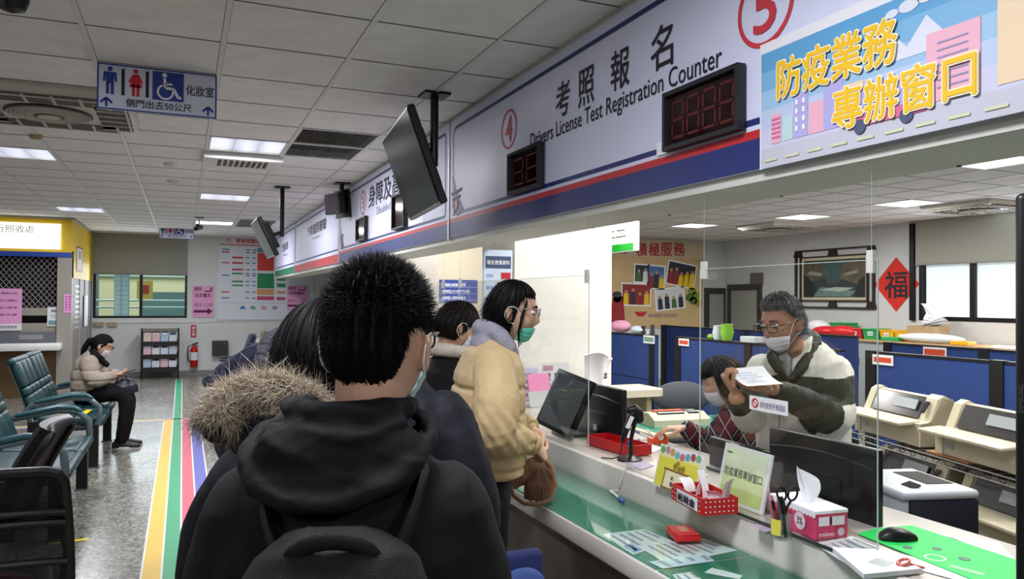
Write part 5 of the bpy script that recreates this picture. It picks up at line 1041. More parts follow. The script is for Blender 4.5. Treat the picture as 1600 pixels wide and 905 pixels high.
a, b = mx(1012, 496), mx(1058, 490); S.text('積極服務 熱忱親切', a[0], a[1], b[0]-a[0], b[1]-a[1], mat('mural_violet', (.58, .50, .58), .6), t, .0, 3); a = mx(1000, 492); S.poly([(a[0]-.15, a[1]+.06), (a[0]+.15, a[1]+.06), (a[0]+.06, a[1]-.03), (a[0]-.06, a[1]-.03)], TR, 3); S.build(t)
mb = MB(); a, b = ony(1102, 437, BY), ony(1120, 425, BY); mb.box((a[0], BY-.012, a[2]), (b[0], BY-.001, b[2])); one(mb, 'notice', PAPER, 'small white notice on the wall above the far office door', 'notice')
mb = MB(); a, b = onx(1173, 446, RX), onx(1193, 426, RX); mb.box((RX-.02, b[1], a[2]), (RX-.001, a[1], b[2])); one(mb, 'wall_panel', mat('panel_brown', (.42, .38, .36), .6), 'dark square wall panel above the second office door', 'wall panel')
# framed painting
tl, tr, br = onx(1243, 392, RX-.03), onx(1366, 384, RX-.03), onx(1364, 483, RX-.03); y0, y1 = tl[1], tr[1]; z1 = (tl[2]+tr[2])/2; z0 = br[2]; W, H = y0-y1, z1-z0
t = thing('framed_painting', (RX-.03, (y0+y1)/2, z0), 'landscape painting of a gorge in a dark carved frame on the office wall', 'painting'); FD = mat('frame_dark_wood', (.16, .10, .09), .4)
S = Sheet(V3(RX-.012, y0, z0), SU, SV, .002)
mb = MB(); b_ = .022
for x0, a0, x1, a1 in ((0, 0, W, b_*1.2), (0, H-b_*1.2, W, H), (0, 0, b_*1.2, H), (W-b_*1.2, 0, W, H)): mb.prism([(x0, a0), (x1, a0), (x1, a1), (x0, a1)], V3(RX-.002, y0, z0), SU, SV, .05)
i_ = W*.07
for x0, a0, x1, a1 in ((i_, i_, W-i_, i_+.02), (i_, H-i_-.02, W-i_, H-i_), (i_, i_, i_+.02, H-i_), (W-i_-.02, i_, W-i_, H-i_)): mb.prism([(x0, a0), (x1, a0), (x1, a1), (x0, a1)], V3(RX-.002, y0, z0), SU, SV, .05)
for x_, a_ in ((W*.5, i_*.5), (W*.5, H-i_*.5), (i_*.5, i_*.5), (W-i_*.5, i_*.5), (i_*.5, H-i_*.5), (W-i_*.5, H-i_*.5)): mb.prism([(x_-.10, a_-i_*.5), (x_+.10, a_-i_*.5), (x_+.06, a_+i_*.5), (x_-.06, a_+i_*.5)], V3(RX-.002, y0, z0), SU, SV, .045)
mb.build('frame', FD, t)
mb = MB(); mb.prism([(i_, i_), (W-i_, i_), (W-i_, H-i_), (i_, H-i_)], V3(RX-.001, y0, z0), SU, SV, .012); mb.build('mat_board', mat('mat_cream', (.80, .76, .66), .6), t)
S = Sheet(V3(RX-.014, y0, z0), SU, SV, .002); g_ = i_+.07; x0, x1, a0, a1 = g_, W-g_, g_, H-g_
S.rect(x0, a0, x1, a1, mat('paint_dark', (.20, .24, .22), .6, noise=.25, nscale=6), 1); pw, ph = x1-x0, a1-a0; q = lambda u_, v_: (x0+pw*u_, a0+ph*v_)
S.poly([q(.30, .98), q(.70, .98), q(.62, .40), q(.40, .36)], mat('paint_teal', (.24, .33, .34), .6, noise=.2, nscale=8), 2); S.poly([q(0, .95), q(.30, .98), q(.38, .55), q(.20, .42), q(0, .5)], mat('paint_umber', (.33, .30, .24), .6, noise=.4, nscale=9), 3)
S.poly([q(.70, .98), q(1, .95), q(1, .3), q(.80, .38), q(.60, .50)], mat('paint_umber2', (.38, .34, .27), .6, noise=.4, nscale=8), 3); S.poly([q(0, 0), q(.16, 0), q(.22, .25), q(.10, .52), q(0, .6)], mat('paint_black', (.12, .13, .12), .6), 4); S.poly([q(.84, 0), q(1, 0), q(1, .55), q(.90, .42)], MATS['paint_black'], 4)
S.poly([q(.18, .02), q(.78, .02), q(.86, .16), q(.60, .22), q(.30, .28), q(.24, .16)], mat('paint_water', (.42, .52, .50), .6, noise=.25, nscale=10), 4); S.poly([q(.28, .20), q(.62, .14), q(.84, .24), q(.55, .27)], mat('paint_foam', (.66, .72, .68), .6), 5); S.poly([q(.05, .62), q(.30, .56), q(.34, .64), q(.12, .72)], mat('paint_mist', (.52, .54, .48), .6), 5); S.poly([q(.66, .55), q(.9, .62), q(.88, .70), q(.70, .64)], MATS['paint_mist'], 5); S.build(t, 'canvas')
# red paper diamond
cc = onx(1400, 445, RX-.01); L = onx(1366, 446, RX-.01); Rr = onx(1436, 445, RX-.01); Tt = onx(1400, 402, RX-.01); Bb = onx(1399, 487, RX-.01); hw = (L[1]-Rr[1])/2; hh = (Tt[2]-Bb[2])/2; yc = (L[1]+Rr[1])/2; zc = (Tt[2]+Bb[2])/2
t = thing('paper_diamond', (RX-.01, yc, zc-hh), 'red paper diamond with one black brushed character on the office wall', 'decoration'); mb = MB(); mb.prism([(0, -hh), (hw, 0), (0, hh), (-hw, 0)], V3(RX-.004, yc, zc), SU, SV, .004); mb.build('paper', mat('spring_red', (.82, .16, .13), .6), t)
S = Sheet(V3(RX-.010, yc, zc), SU, SV, .003); S.text('福', -hw*.50, -hh*.50, hw*1.0, hh*.98, INK, t, .014, 1)
mb = MB(); a, b = onx(1424, 486, RX), onx(1430, 470, RX); mb.box((RX-.03, b[1], a[2]), (RX-.001, a[1], b[2])); mb.box((RX-.032, b[1]+.02, b[2]-.06), (RX-.03, a[1]-.02, b[2]-.02), SMOKE); one(mb, 'remote_control', FRAMEW, 'white remote control in a wall holder below the red diamond', 'remote control')
# hanging exit-style lamp sign beside the column
a, b, c_, d_ = onx(990, 345, 3.06), onx(957, 350, 3.06), onx(990, 391, 3.06), onx(957, 380, 3.06); y0, y1 = a[1], 5.75; z0, z1 = c_[2], a[2]
t = thing('lit_sign', (3.06, (y0+y1)/2, z0), 'small lit white sign with a green lower edge hanging right of the white column', 'sign'); mb = MB(); mb.box((3.06, y0, z0), (3.11, y1, z1)); mb.build('light_box', mat('sign_lit_white', (.97, 1.0, .98), .5, emit=.35), t)
mb = MB(); mb.box((3.057, y0, z0), (3.06, y1, z0+.055)); mb.build('green_edge', mat('sign_lit_green', (.10, .75, .22), .5, emit=.3), t); mb = MB(); mb.cyl((3.085, y0+.12, z1), (3.085, y0+.12, CEIL), .006, None, FRAMEW, 8); mb.cyl((3.085, y1-.12, z1), (3.085, y1-.12, CEIL), .006, None, FRAMEW, 8); mb.build('hanger', FRAMEW, t)
S = Sheet(V3(3.057, y1, z0), SU, SV, .0015); S.text('服務二二', .12, .10, (y1-y0)-.22, .075, INK, t, .0, 1)
# low cabinets along the window wall and what stands on them
KZ = 1.0; t = thing('low_cabinet', (10.0, 7, 0), 'long low cabinet with a wooden top under the office window', 'cabinet'); mb = MB(); mb.box((9.70, 2.7, 0), (10.33, 10.9, KZ-.03)); mb.build('carcass', mat('cabinet_grey', (.62, .64, .64), .5), t); mb = MB(); mb.obox((10.01, 6.8, KZ-.015), (.68, 8.3, .03), I3, mat('wood_top', (.72, .57, .40), .45, noise=.1, nscale=6), .005); mb.build('worktop', None, t)
for k in range(9):
    mb = MB(); mb.box((9.705, 2.74+.905*k, .08), (9.72, 2.74+.905*k+.89, KZ-.06)); d_ = mb.build('door', mat('cabinet_door', (.66, .68, .68), .5), t); mb = MB(); mb.box((9.69, 3.52+.905*k, .6), (9.705, 3.54+.905*k, .72)); mb.build('handle', MATS['steel'], d_)
def basket(px0, px1, h, m, label, X=9.95):
    y0, y1 = onx(px0, 520, X)[1], onx(px1, 520, X)[1]; L = y0-y1; c = V3(X, (y0+y1)/2, KZ+.001); t = thing('plastic_basket', c, label, 'basket', 'coloured baskets on the low cabinet'); dd = .26
    mb = MB(); ring = lambda q, z: [c+V3(a*dd/2*q, b*L/2*q, z) for a, b in ((-1, 1), (-1, -1), (1, -1), (1, 1))]
    mb.ring_loft([ring(.86, 0), ring(1, h), ring(.93, h), ring(.80, .01)], m, True); mb.build('tub', m, t)
    mb = MB(); mb.tube([np.array(q) for q in ring(1.01, h)], .012, m, 6, True); mb.build('rim', m, t)
    S = Sheet(c+V3(-dd/2*.96-.004, L*.16, h*.35), SU, SV, .002); S.rect(0, 0, L*.32, h*.4, PAPER, 1); S.rect(L*.05, h*.1, L*.27, h*.3, MATS['paper_print'], 2); S.build(t, 'tag')
BG = mat('basket_green', (.15, .62, .32), .4); BRD = mat('basket_red', (.78, .16, .18), .4); BY_ = mat('basket_yellow', (.90, .66, .12), .4)
basket(1334, 1355, .15, BRD, 'red basket between the red packs and the green basket'); basket(1357, 1382, .16, BG, 'green basket with a white tag beside the yellow ones'); basket(1384, 1406, .15, BY_, 'yellow basket next to the green tagged basket'); basket(1407, 1427, .14, BY_, 'yellow basket next to the cardboard box'); basket(1302, 1331, .22, BG, 'green basket behind the red packs', 10.2)
for k, (px, pz, r, m, lb) in enumerate(((1292, 0, (.16, .30, .09), (.80, .12, .15), 'left red pack with white print on the low cabinet'), (1318, 0, (.14, .28, .10), (.84, .14, .16), 'right red pack with white print on the low cabinet'), (1272, .0, (.15, .25, .14), (.86, .86, .87), 'white bag behind the standing clerk on the low cabinet'))):
    p = onx(px, 525, 9.85); o_ = blob('pack', lb, 'pack', (9.85+.1*(k == 2), p[1], KZ+.001), r, mat('pack%d' % k, m, .35), 8+k)
p0, p1 = onx(1429, 520, 9.95), onx(1472, 520, 9.95); c = V3(9.95, (p0[1]+p1[1])/2, KZ+.001); L = p0[1]-p1[1]; t = thing('cardboard_box', c, 'brown cardboard box heaped with loose papers under the office window', 'box'); KR = mat('cardboard', (.66, .56, .42), .8); mb = MB(); mb.obox(c+V3(0, 0, .12), (.32, L, .24), I3, KR); mb.build('carton', KR, t); mb = MB(); mb.obox(c+V3(-.162, -.02, .10), (.003, .10, .06), I3, PAPER); mb.build('label', PAPER, t)
for k in range(7):
    R = rotz(.5*k)@rotx(-.25-.07*k)@roty(.2*math.sin(k)); mb = MB(); mb.obox(c+V3(-.05+.03*k, -.16+.03*k, .255+.035*k), (.22, .30, .004), R, PAPER); one(mb, 'loose_paper', PAPER, 'loose white papers heaped on the cardboard box', 'paper', 'papers heaped on the cardboard box')
p = onx(1450, 534, 9.75); mb = MB(); mb.ell((9.80, p[1], KZ+.07), (.08, .55, .07), I3, mat('roll_white', (.85, .88, .88), .4), 16, 10); one(mb, 'plastic_roll', None, 'white plastic sheet roll in front of the cardboard box', 'roll', None, True)
p = onx(1420, 537, 9.7); mb = MB(); mb.obox((9.78, p[1]+.35, KZ+.03), (.14, .30, .06), I3, BG, .01); one(mb, 'file_folder', BG, 'green folder lying left of the white plastic roll', 'folder')
p = onx(1497, 541, 9.7); mb = MB(); mb.obox((9.80, p[1], KZ+.03), (.18, .26, .05), I3, BY_, .006); one(mb, 'file_folder', BY_, 'yellow folder lying right of the white plastic roll', 'folder')

# ------------------------------------------------------------------ leaflets, banner and notices by the column
cy = 5.1
a, b = ony(757, 520, cy-.05), ony(803, 400, cy-.05); zt = ony(780, 401, cy)[2]
t = thing('notice_banner', ((a[0]+b[0])/2, cy-.06, .9), 'pale blue notice board with a navy heading left of the white column', 'notice board'); mb = MB(); mb.box((a[0]-.0, cy-.03, .9), (b[0]-.003, cy-.002, 1.93)); mb.build('board', mat('board_pale_blue', (.78, .84, .92), .5), t); W = b[0]-a[0]-.003
S = Sheet(V3(a[0], cy-.031, .9), (1, 0, 0), (0, 0, 1), .0012); H0 = zt-.9; S.rect(.012, H0-.085, W-.012, H0, mat('heading_navy', (.22, .30, .45), .5), 1); S.text('報名應備資料', .022, H0-.06, W-.044, .032, CREAMW, t, .012, 2); PB = mat('print_blue', (.25, .42, .75), .5)
for k, (s_, m) in enumerate((('初考領', PB), ('普通', PB), ('機車', PB), ('汽車', PB), ('體檢', RED), ('照片', PB))): S.text(s_, .018, H0-.15-.085*k, .05, .024, m, t, .0, 2)
S.rect(W*.60, H0-.16, W-.014, H0-.115, RED, 1)
for k in range(6): S.rect(W*.45, H0-.19-.075*k, W-.02-.02*(k % 3), H0-.183-.075*k, PB if k % 2 else RED, 1); S.rect(W*.45, H0-.21-.075*k, W-.04, H0-.203-.075*k, PB, 1)
S.build(t)
a, b = ony(686, 472, 9.0), ony(745, 438, 9.0); t = thing('notice_board', ((a[0]+b[0])/2, 8.98, a[2]), 'navy notice with white lines on the beige recess wall', 'notice board'); mb = MB(); mb.box((a[0], 8.98, a[2]), (b[0], 8.998, b[2])); mb.build('board', mat('notice_navy', (.14, .22, .50), .5), t); S = Sheet(V3(a[0], 8.979, a[2]), (1, 0, 0), (0, 0, 1), .002); W, H = b[0]-a[0], b[2]-a[2]
for k, s_ in enumerate(('依據個人資料保護法', '服務時間上午八時至下午五時', '違規請洽服務台辦理')): S.text(s_, W*.06, H*(.12+.29*k), W*(.62+.1*(k == 1)), H*.14, CREAMW, t, 0, 2); S.rect(W*.02, H*(.08+.29*k), W*.98, H*(.095+.29*k), mat('notice_line', (.62, .68, .82), .5), 1)
S.build(t)
# photo example stand, violet leaflet, pink leaflets
def leaflet(name, corners, Y, label, m, kind):
    a = ony(*corners[0], Y); b = ony(*corners[1], Y); t = thing(name, ((a[0]+b[0])/2, Y, a[2]), label, 'leaflet'); W, H = b[0]-a[0], b[2]-a[2]; mb = MB(); mb.box((a[0], Y, a[2]), (b[0], Y+.004, b[2])); mb.build('sheet', m, t); S = Sheet(V3(a[0], Y-.0003, a[2]), (1, 0, 0), (0, 0, 1), .001); kind(S, W, H, t); S.build(t); return t
def faces(S, W, H, t):
    S.rect(W*.06, H*.78, W*.40, H*.92, mat('print_pinkish', (.78, .58, .62), .5), 1)
    for i in range(3):
        for j in range(2): x, y = W*(.25+.27*i), H*(.55-.28*j)+.02; S.disc(x, y, W*.07, mat('photo_hair', (.25, .23, .25), .6), 1, 12, W*.085); S.disc(x, y-.004, W*.045, MATS['photo_skin'], 2, 12, W*.055); S.poly([(x-W*.09, y-W*.17), (x+W*.09, y-W*.17), (x+W*.05, y-W*.07), (x-W*.05, y-W*.07)], INK if (i+j) % 2 else PRTB, 1)
def violet(S, W, H, t):
    S.text('報名須知', W*.18, H*.80, W*.5, H*.07, INK, t, 0, 2); 
    for k, s_ in enumerate(('預約掛號', '現場辦理', '網路報名')): S.text(s_, W*.15, H*(.62-.16*k), W*.5, H*.09, mat('print_magenta', (.80, .32, .50), .5), t, .01, 2)
    for k in range(3): S.rect(W*.1, H*(.20-.05*k), W*.6, H*(.215-.05*k), PRT, 1)
leaflet('photo_guide', [(846, 622), (890, 566)], 4.72, 'white photo guide card with six portraits standing by the white column', PAPER, faces)
leaflet('information_leaflet', [(808, 640), (841, 574)], 4.80, 'pale violet leaflet with magenta lines in front of the beige coat', mat('leaflet_violet', (.82, .80, .90), .6), violet)
a = ony(838, 648, 4.6); t = thing('leaflet_holder', (a[0], 4.6, DZ), 'pink leaflets in a clear holder behind the customer screen', 'leaflet holder')
mb = MB(); mb.obox((a[0], 4.55, DZ+.11), (.17, .006, .20), rotz(.2)@rotx(-.25), mat('leaflet_pink', (.90, .55, .72), .6)); mb.build('leaflets', None, t); mb = MB(); mb.obox((a[0], 4.53, DZ+.05), (.19, .004, .10), rotz(.2)@rotx(-.25), ACE); mb.obox((a[0], 4.56, DZ+.004), (.19, .10, .008), rotz(.2), ACE); mb.build('holder', ACE, t)
mb = MB(); mb.box((ony(842, 630, 4.74)[0], 4.74, DZ), (ony(892, 630, 4.74)[0], 4.77, ony(860, 622, 4.72)[2]), ACE); mb.box((ony(806, 630, 4.82)[0], 4.82, DZ), (ony(843, 630, 4.82)[0], 4.84, ony(820, 640, 4.8)[2]), ACE); one(mb, 'leaflet_stand', ACE, 'clear stand propping the photo guide card and violet leaflet', 'stand')
# stool at the customer side of the counter
t = thing('office_chair', (.90, 2.40, 0), 'navy chair back with a lighter blue pad at the front of the counter', 'chair'); NV = mat('seat_navy', (.085, .13, .33), .8); NV2 = mat('seat_lightblue', (.22, .32, .56), .7)
mb = MB(); mb.obox((.90, 2.26, .60), (.36, .05, .36), rotx(-.08), NV, .024, 4); mb.build('backrest', NV, t, True); mb = MB(); mb.ell((.99, 2.225, .665), (.085, .022, .075), I3, None, 22, 12); mb.build('pad', NV2, t, True)
mb = MB(); mb.obox((.90, 2.44, .42), (.38, .34, .08), I3, NV, .03, 3); mb.build('seat', NV, t, True); mb = MB(); mb.obox((.90, 2.31, .41), (.05, .02, .16), I3, BLACKP); mb.build('back_bracket', BLACKP, t)
for sx_ in (-.16, .16):
    for sy_ in (-.13, .13): mb = MB(); mb.cyl((.90+sx_, 2.44+sy_, .39), (.90+sx_*1.1, 2.44+sy_*1.1, 0), .013, None, BLACKP, 10); mb.build('leg', BLACKP, t)
# ------------------------------------------------------------------ the waiting hall
TW = mat('tape_white', (.86, .86, .84), .5)
def stripe(x0, x1, y0, y1, m, label, z=.0012):
    mb = MB(); mb.box((x0, y0, .0002), (x1, y1, z)); return one(mb, 'floor_stripe', m, label, 'floor stripe')
cols = (((-.192, -.098), (.88, .72, .22), 'wide yellow guide stripe on the hall floor'), ((-.086, .004), (.05, .60, .38), 'wide green guide stripe running on past the others'), ((.016, .104), (.80, .28, .36), 'wide red guide stripe on the hall floor'), ((.116, .212), (.30, .30, .68), 'wide blue guide stripe, rightmost on the hall floor'))
for k, ((x0, x1), c, lb) in enumerate(cols): stripe(x0, x1, .6, 16.2 if k == 1 else 10.9, mat('stripe%d' % k, c, .45, noise=.05, nscale=9), lb)
for k, (x, lb) in enumerate(((-.204, 'thin white line left of the yellow floor stripe'), (-.098, 'thin white line between the yellow and green floor stripes'), (.004, 'thin white line between the green and red floor stripes'), (.104, 'thin white line between the red and blue floor stripes'), (.212, 'thin white line right of the blue floor stripe'))): stripe(x, x+.012, .6, 16.2 if k in (1, 2) else 10.9, TW, lb)
stripe(-3.2, -.2, 10.90, 10.99, mat('tape_yellow', (.88, .78, .40), .5), 'pale yellow tape line crossing the hall floor to the left'); stripe(-3.2, -.2, 10.78, 10.89, mat('tape_lilac', (.66, .64, .78), .5), 'pale lilac tape line crossing the hall floor to the left'); stripe(-.2, .22, 10.92, 10.98, mat('tape_peach', (.80, .62, .52), .5), 'peach tape line closing the end of the floor stripes')
mb = MB(); p = onz(108, 846, 0); mb.obox((p[0], p[1], .0008), (.22, .035, .0012), rotz(.1)); one(mb, 'floor_tape', mat('tape_bright_yellow', (.90, .82, .10), .5), 'short bright yellow tape at the foot of the nearest bench leg', 'floor tape')

# yellow kiosk
KX = -1.615; t = thing('service_kiosk', (-2.4, 15.5, 0), 'shuttered yellow topped service kiosk at the left of the hall', 'kiosk'); KY = mat('kiosk_yellow', (.88, .74, .16), .45); KG = mat('kiosk_grey', (.62, .60, .56), .5); KB = mat('kiosk_blue', (.16, .30, .66), .45); KW = mat('kiosk_wood', (.40, .30, .20), .6)
f0 = 14.0
mb = MB(); mb.box((-4.2, f0, 2.26), (KX, f0+.12, 2.82)); mb.box((KX-.12, f0+.12, 1.88), (KX, 17.05, 2.82)); mb.box((KX-.14, f0+.02, 1.88), (KX, f0+.2, 2.3)); mb.build('header', KY, t)
mb = MB(); mb.box((-4.25, f0-.03, 2.80), (KX+.03, 17.08, 2.828)); mb.build('roof_rim', KG, t)
mb = MB(); mb.box((-4.2, f0-.035, 2.32), (KX-.16, f0, 2.72)); lb_ = mb.build('light_box', mat('kiosk_lit', (1.0, .99, .95), .5, emit=1.25), t)
mb = MB(); mb.box((-4.2, f0-.02, 2.20), (KX, f0+.10, 2.275)); mb.build('blue_band', KB, t)
S = Sheet(V3(-4.2, f0-.036, 2.32), (1, 0, 0), (0, 0, 1), .002); S.text('行照收處', 1.55, .24, .52, .12, mat('ink_faded', (.42, .40, .42), .6), t, 0, 1)
mb = MB(); mb.box((KX-.20, f0, 0), (KX, f0+.20, 2.2)); mb.build('corner_post', KG, t)
mb = MB(); mb.box((-4.2, f0+.35, .8), (KX-.15, f0+.37, 2.25)); mb.build('interior', mat('kiosk_dark', (.12, .11, .11), .8), t)
mb = MB(); gx0, gx1, gz0, gz1 = -4.2, KX-.20, 1.40, 2.20
for s_ in (1, -1):
    for k in range(-14, 44):
        x = gx0+k*.078; pts = []
        a0, a1 = (x, x+(gz1-gz0)*.8) if s_ > 0 else (x+(gz1-gz0)*.8, x); q0, q1 = V3(a0, f0+.10, gz0), V3(a1, f0+.10, gz1)
        # clip the bar to the opening
        tt = [0, 1]; dx = a1-a0
        for lim, sg in ((gx0, 1), (gx1, -1)):
            ta = (lim-a0)/dx
            if sg*dx > 0: tt[0] = max(tt[0], ta)
            else: tt[1] = min(tt[1], ta)
        if tt[1]-tt[0] > .02: mb.tube([q0+(q1-q0)*tt[0], q0+(q1-q0)*tt[1]], .006, None, 5)
mb.build('lattice_shutter', mat('lattice_metal', (.62, .60, .60), .4, .6), t)
mb = MB(); mb.box((-4.2, f0+.08, 1.28), (gx1, f0+.12, 1.40)); mb.box((-4.2, f0+.08, 1.02), (gx1, f0+.12, 1.16)); mb.build('shutter_rail', KG, t)
mb = MB(); mb.box((-4.2, f0+.02, .86), (gx1, f0+.12, 1.02)); mb.build('sill_band', mat('kiosk_slate', (.40, .41, .45), .5), t); S = Sheet(V3(-4.2, f0+.018, .86), (1, 0, 0), (0, 0, 1), .002); S.rect(1.88, .05, 2.20, .12, mat('faded_label', (.58, .57, .55), .6), 1); S.build(t, 'faded_label')
mb = MB(); mb.obox((-2.98, f0-.10, .80), (2.5, .40, .11), I3, mat('ledge_white', (.90, .90, .88), .2), .02, 2); mb.build('ledge', None, t, True)
mb = MB(); mb.box((-4.2, f0+.04, 0), (gx1, f0+.10, .76)); mb.build('front_panel', KW, t)
mb = MB(); mb.box((KX-.04, f0+.2, 0), (KX-.005, 17.05, 1.88)); mb.build('side_wall', mat('kiosk_side', (.50, .48, .46), .5), t)
for k in range(9): mb = MB(); mb.box((KX-.006, f0+.35, 1.05+.085*k), (KX+.004, f0+.95, 1.09+.085*k)); mb.build('louvre', mat('louvre_light', (.66, .66, .65), .4), t)
for k in range(3): mb = MB(); mb.box((KX-.006, f0+1.0+.75*k, .1), (KX+.012, f0+1.06+.75*k, 1.88)); mb.build('side_bar', KG, t)
def wall_paper(name, o, u, W, H, m, label, cat, draw=None):
    o = np.asarray(o, float); t = thing(name, o+np.asarray(u)*W/2, label, cat); mb = MB(); mb.prism([(0, 0), (W, 0), (W, H), (0, H)], o, u, SV, .003, m); mb.build('sheet', m, t)
    S = Sheet(o+np.cross(u, SV)*.003, u, SV, .0018)
    if draw: draw(S, W, H, t); S.build(t)
    return t
PINK = mat('paper_pink', (.93, .66, .84), .6); MAG = mat('print_plum', (.38, .12, .28), .6); UX = V3(1, 0, 0)
def fp(px, py): return ony(px, py, f0+.02)
a, b = fp(0, 517), fp(34, 451); 
def d1(S, W, H, t):
    S.rect(0, 0, W, H*.16, PAPER, 1); S.text('業務辦理時間', W*.45, H*.05, W*.45, H*.07, MAG, t, 0, 2)
    for k, s_ in enumerate(('停止服務公告', '請改至三號櫃台', '本窗口暫停', '如有不便')): S.text(s_, W*.40, H*(.86-.17*k), W*.5, H*.05, MAG, t, 0, 2)
wall_paper('notice', (a[0]-.35, f0+.06, a[2]), UX, b[0]-a[0]+.35, b[2]-a[2], PINK, 'large pink notice taped to the kiosk shutter at the picture edge', 'notice', d1)
a, b = fp(73, 510), fp(98, 480)
def d2(S, W, H, t): S.text('服務台', W*.25, H*.74, W*.5, H*.12, INK, t, .01, 2); S.rect(W*.2, H*.55, W*.8, H*.58, PRT, 1); S.rect(W*.25, H*.45, W*.75, H*.48, PRT, 1); S.rect(W*.08, H*.08, W*.92, H*.30, mat('print_hill', (.45, .60, .70), .6), 1); S.rect(W*.08, H*.06, W*.92, H*.12, mat('print_lawn', (.55, .65, .40), .6), 2)
wall_paper('notice', (a[0], f0+.06, a[2]), UX, b[0]-a[0], b[2]-a[2], PAPER, 'white notice with a small landscape at the right end of the kiosk shutter', 'notice', d2)
a, b = fp(100, 489), fp(113.5, 460)
def d3(S, W, H, t):
    for k, m in ((0, mat('print_violet2', (.62, .25, .60), .6)), (1, MAG)):
        for j, c_ in enumerate('請勿倚靠柱子'): S.text(c_, W*(.15+.42*k), H*(.82-.14*j), W*.26, H*.10, m, t, .01, 2)
wall_paper('notice', (a[0], f0-.004, a[2]), UX, b[0]-a[0], b[2]-a[2], PINK, 'narrow pink notice on the grey kiosk post', 'notice', d3)
wall_paper('notice', (KX+.005, f0+.55, 2.0), V3(0, 1, 0), .75, .42, mat('paper_cream', (.93, .90, .86), .6), 'white paper in a red border on the yellow kiosk side', 'notice', lambda S, W, H, t: (S.frame(0, 0, W, H, .03, RED, 1), S.rect(W*.3, H*.5, W*.7, H*.85, PRT, 1)))
wall_paper('notice', (KX+.014, f0+1.6, 1.05), V3(0, 1, 0), .55, .55, PAPER, 'plain white sheet on the dark side of the kiosk below the yellow', 'notice')

# bench seats
BT = mat('bench_teal', (.075, .22, .235), .38, noise=.08, nscale=6); BTL = mat('bench_arm_pad', (.14, .30, .33), .4); ST = mat('bench_steel', (.42, .48, .50), .35, .6); BKL = mat('bench_black', (.06, .06, .065), .4)
def soft_pad(mb, c, size, R, m, ncol, nrow, gap=.012):
    W, D, T = size
    for i in range(ncol):
        for j in range(len(nrow)):
            y0 = -D/2+D*sum(nrow[:j]); h = D*nrow[j]; mb.obox(c+R@V3(-W/2+W*(i+.5)/ncol, y0+h/2, 0), (W/ncol-gap*.4, h-gap*.4, T), R, m, min(T, .05)*.42, 3)
def bench(y0, n, label, tape=()):
    t = thing('bench_seat', (-1.0, y0+n*.36, 0), label, 'bench', 'teal padded waiting benches'); w = .72
    mb = MB(); mb.box((-1.02, y0+.02, .33), (-.94, y0+n*w-.02, .39)); mb.build('beam', BKL, t)
    for k in range(n):
        yc = y0+w*(k+.5); mb = MB(); Rs = np.stack([V3(0, 1, 0), V3(-1, 0, .06)/math.sqrt(1.0036), V3(.06, 0, 1)/math.sqrt(1.0036)], 1)
        soft_pad(mb, V3(-.95, yc, .425), (w-.05, .50, .07), Rs, BT, 1, (.45, .55)); mb.tube([(-.69, yc-w/2+.03, .41), (-.69, yc+w/2-.03, .41)], .034, BT, 10, round_ends=True); mb.build('seat', BT, t, True)
        ang = .34; Rb = np.stack([V3(0, 1, 0), V3(-math.sin(ang), 0, math.cos(ang)), V3(math.cos(ang), 0, math.sin(ang))], 1); mb = MB()
        soft_pad(mb, V3(-1.30, yc, .72), (w-.05, .56, .055), Rb, BT, 3, (.42, .14, .44)); mb.tube([V3(-1.405, yc-w/2+.03, .985), V3(-1.405, yc+w/2-.03, .985)], .034, BT, 10, round_ends=True); mb.build('backrest', BT, t, True)
        mb = MB(); mb.obox(V3(-1.335, yc, .70), (w-.10, .54, .012), Rb, ST); mb.tube([V3(-1.20, yc, .44), V3(-1.02, yc, .36)], .018, BKL, 8); mb.build('back_shell', ST, t)
        if k in tape: mb = MB(); mb.obox(V3(-.84, yc+.02, .468), (.05, .30, .004), Rs@rotz(1.5), mat('tape_bright_yellow', (.9, .82, .1), .5)); mb.obox(V3(-.95, yc, .470), (.05, .25, .004), Rs@rotz(.7), MATS['tape_bright_yellow']); mb.build('seat_tape', MATS['tape_bright_yellow'], t)
    for y in (y0+.0, y0+n*w):
        mb = MB(); mb.box((-.78, y-.045, .0), (-.70, y+.045, .40)); mb.box((-.79, y-.05, 0), (-.69, y+.05, .012), ST); mb.build('leg', BKL, t); mb = MB(); mb.box((-1.26, y-.045, 0), (-1.18, y+.045, .45)); mb.box((-1.27, y-.05, 0), (-1.17, y+.05, .012), ST); mb.build('leg', BKL, t)
        mb = MB(); mb.tube([(-1.22, y, .40), (-1.28, y, .55), (-1.24, y, .60), (-.92, y, .655), (-.78, y, .64), (-.70, y, .56), (-.69, y, .44), (-.72, y, .38)], [.018]*8, ST, 10, flat=1.5); mb.tube([(-1.22, y, .37), (-.74, y, .37)], .02, BKL, 8); mb.build('armrest', ST, t, True)
        mb = MB(); mb.tube([(-1.20, y, .625), (-1.05, y, .655), (-.92, y, .680), (-.80, y, .668), (-.755, y, .64)], [.02, .024, .025, .022, .014], BTL, 10, up=(0, 1, 0), flat=1.4, round_ends=True); mb.build('arm_pad', BTL, t, True)
    return t
bench(5.80, 2, 'nearer teal padded bench at the left of the hall', (1,)); bench(8.10, 2, 'farther teal padded bench where the woman with the phone sits', (0,))

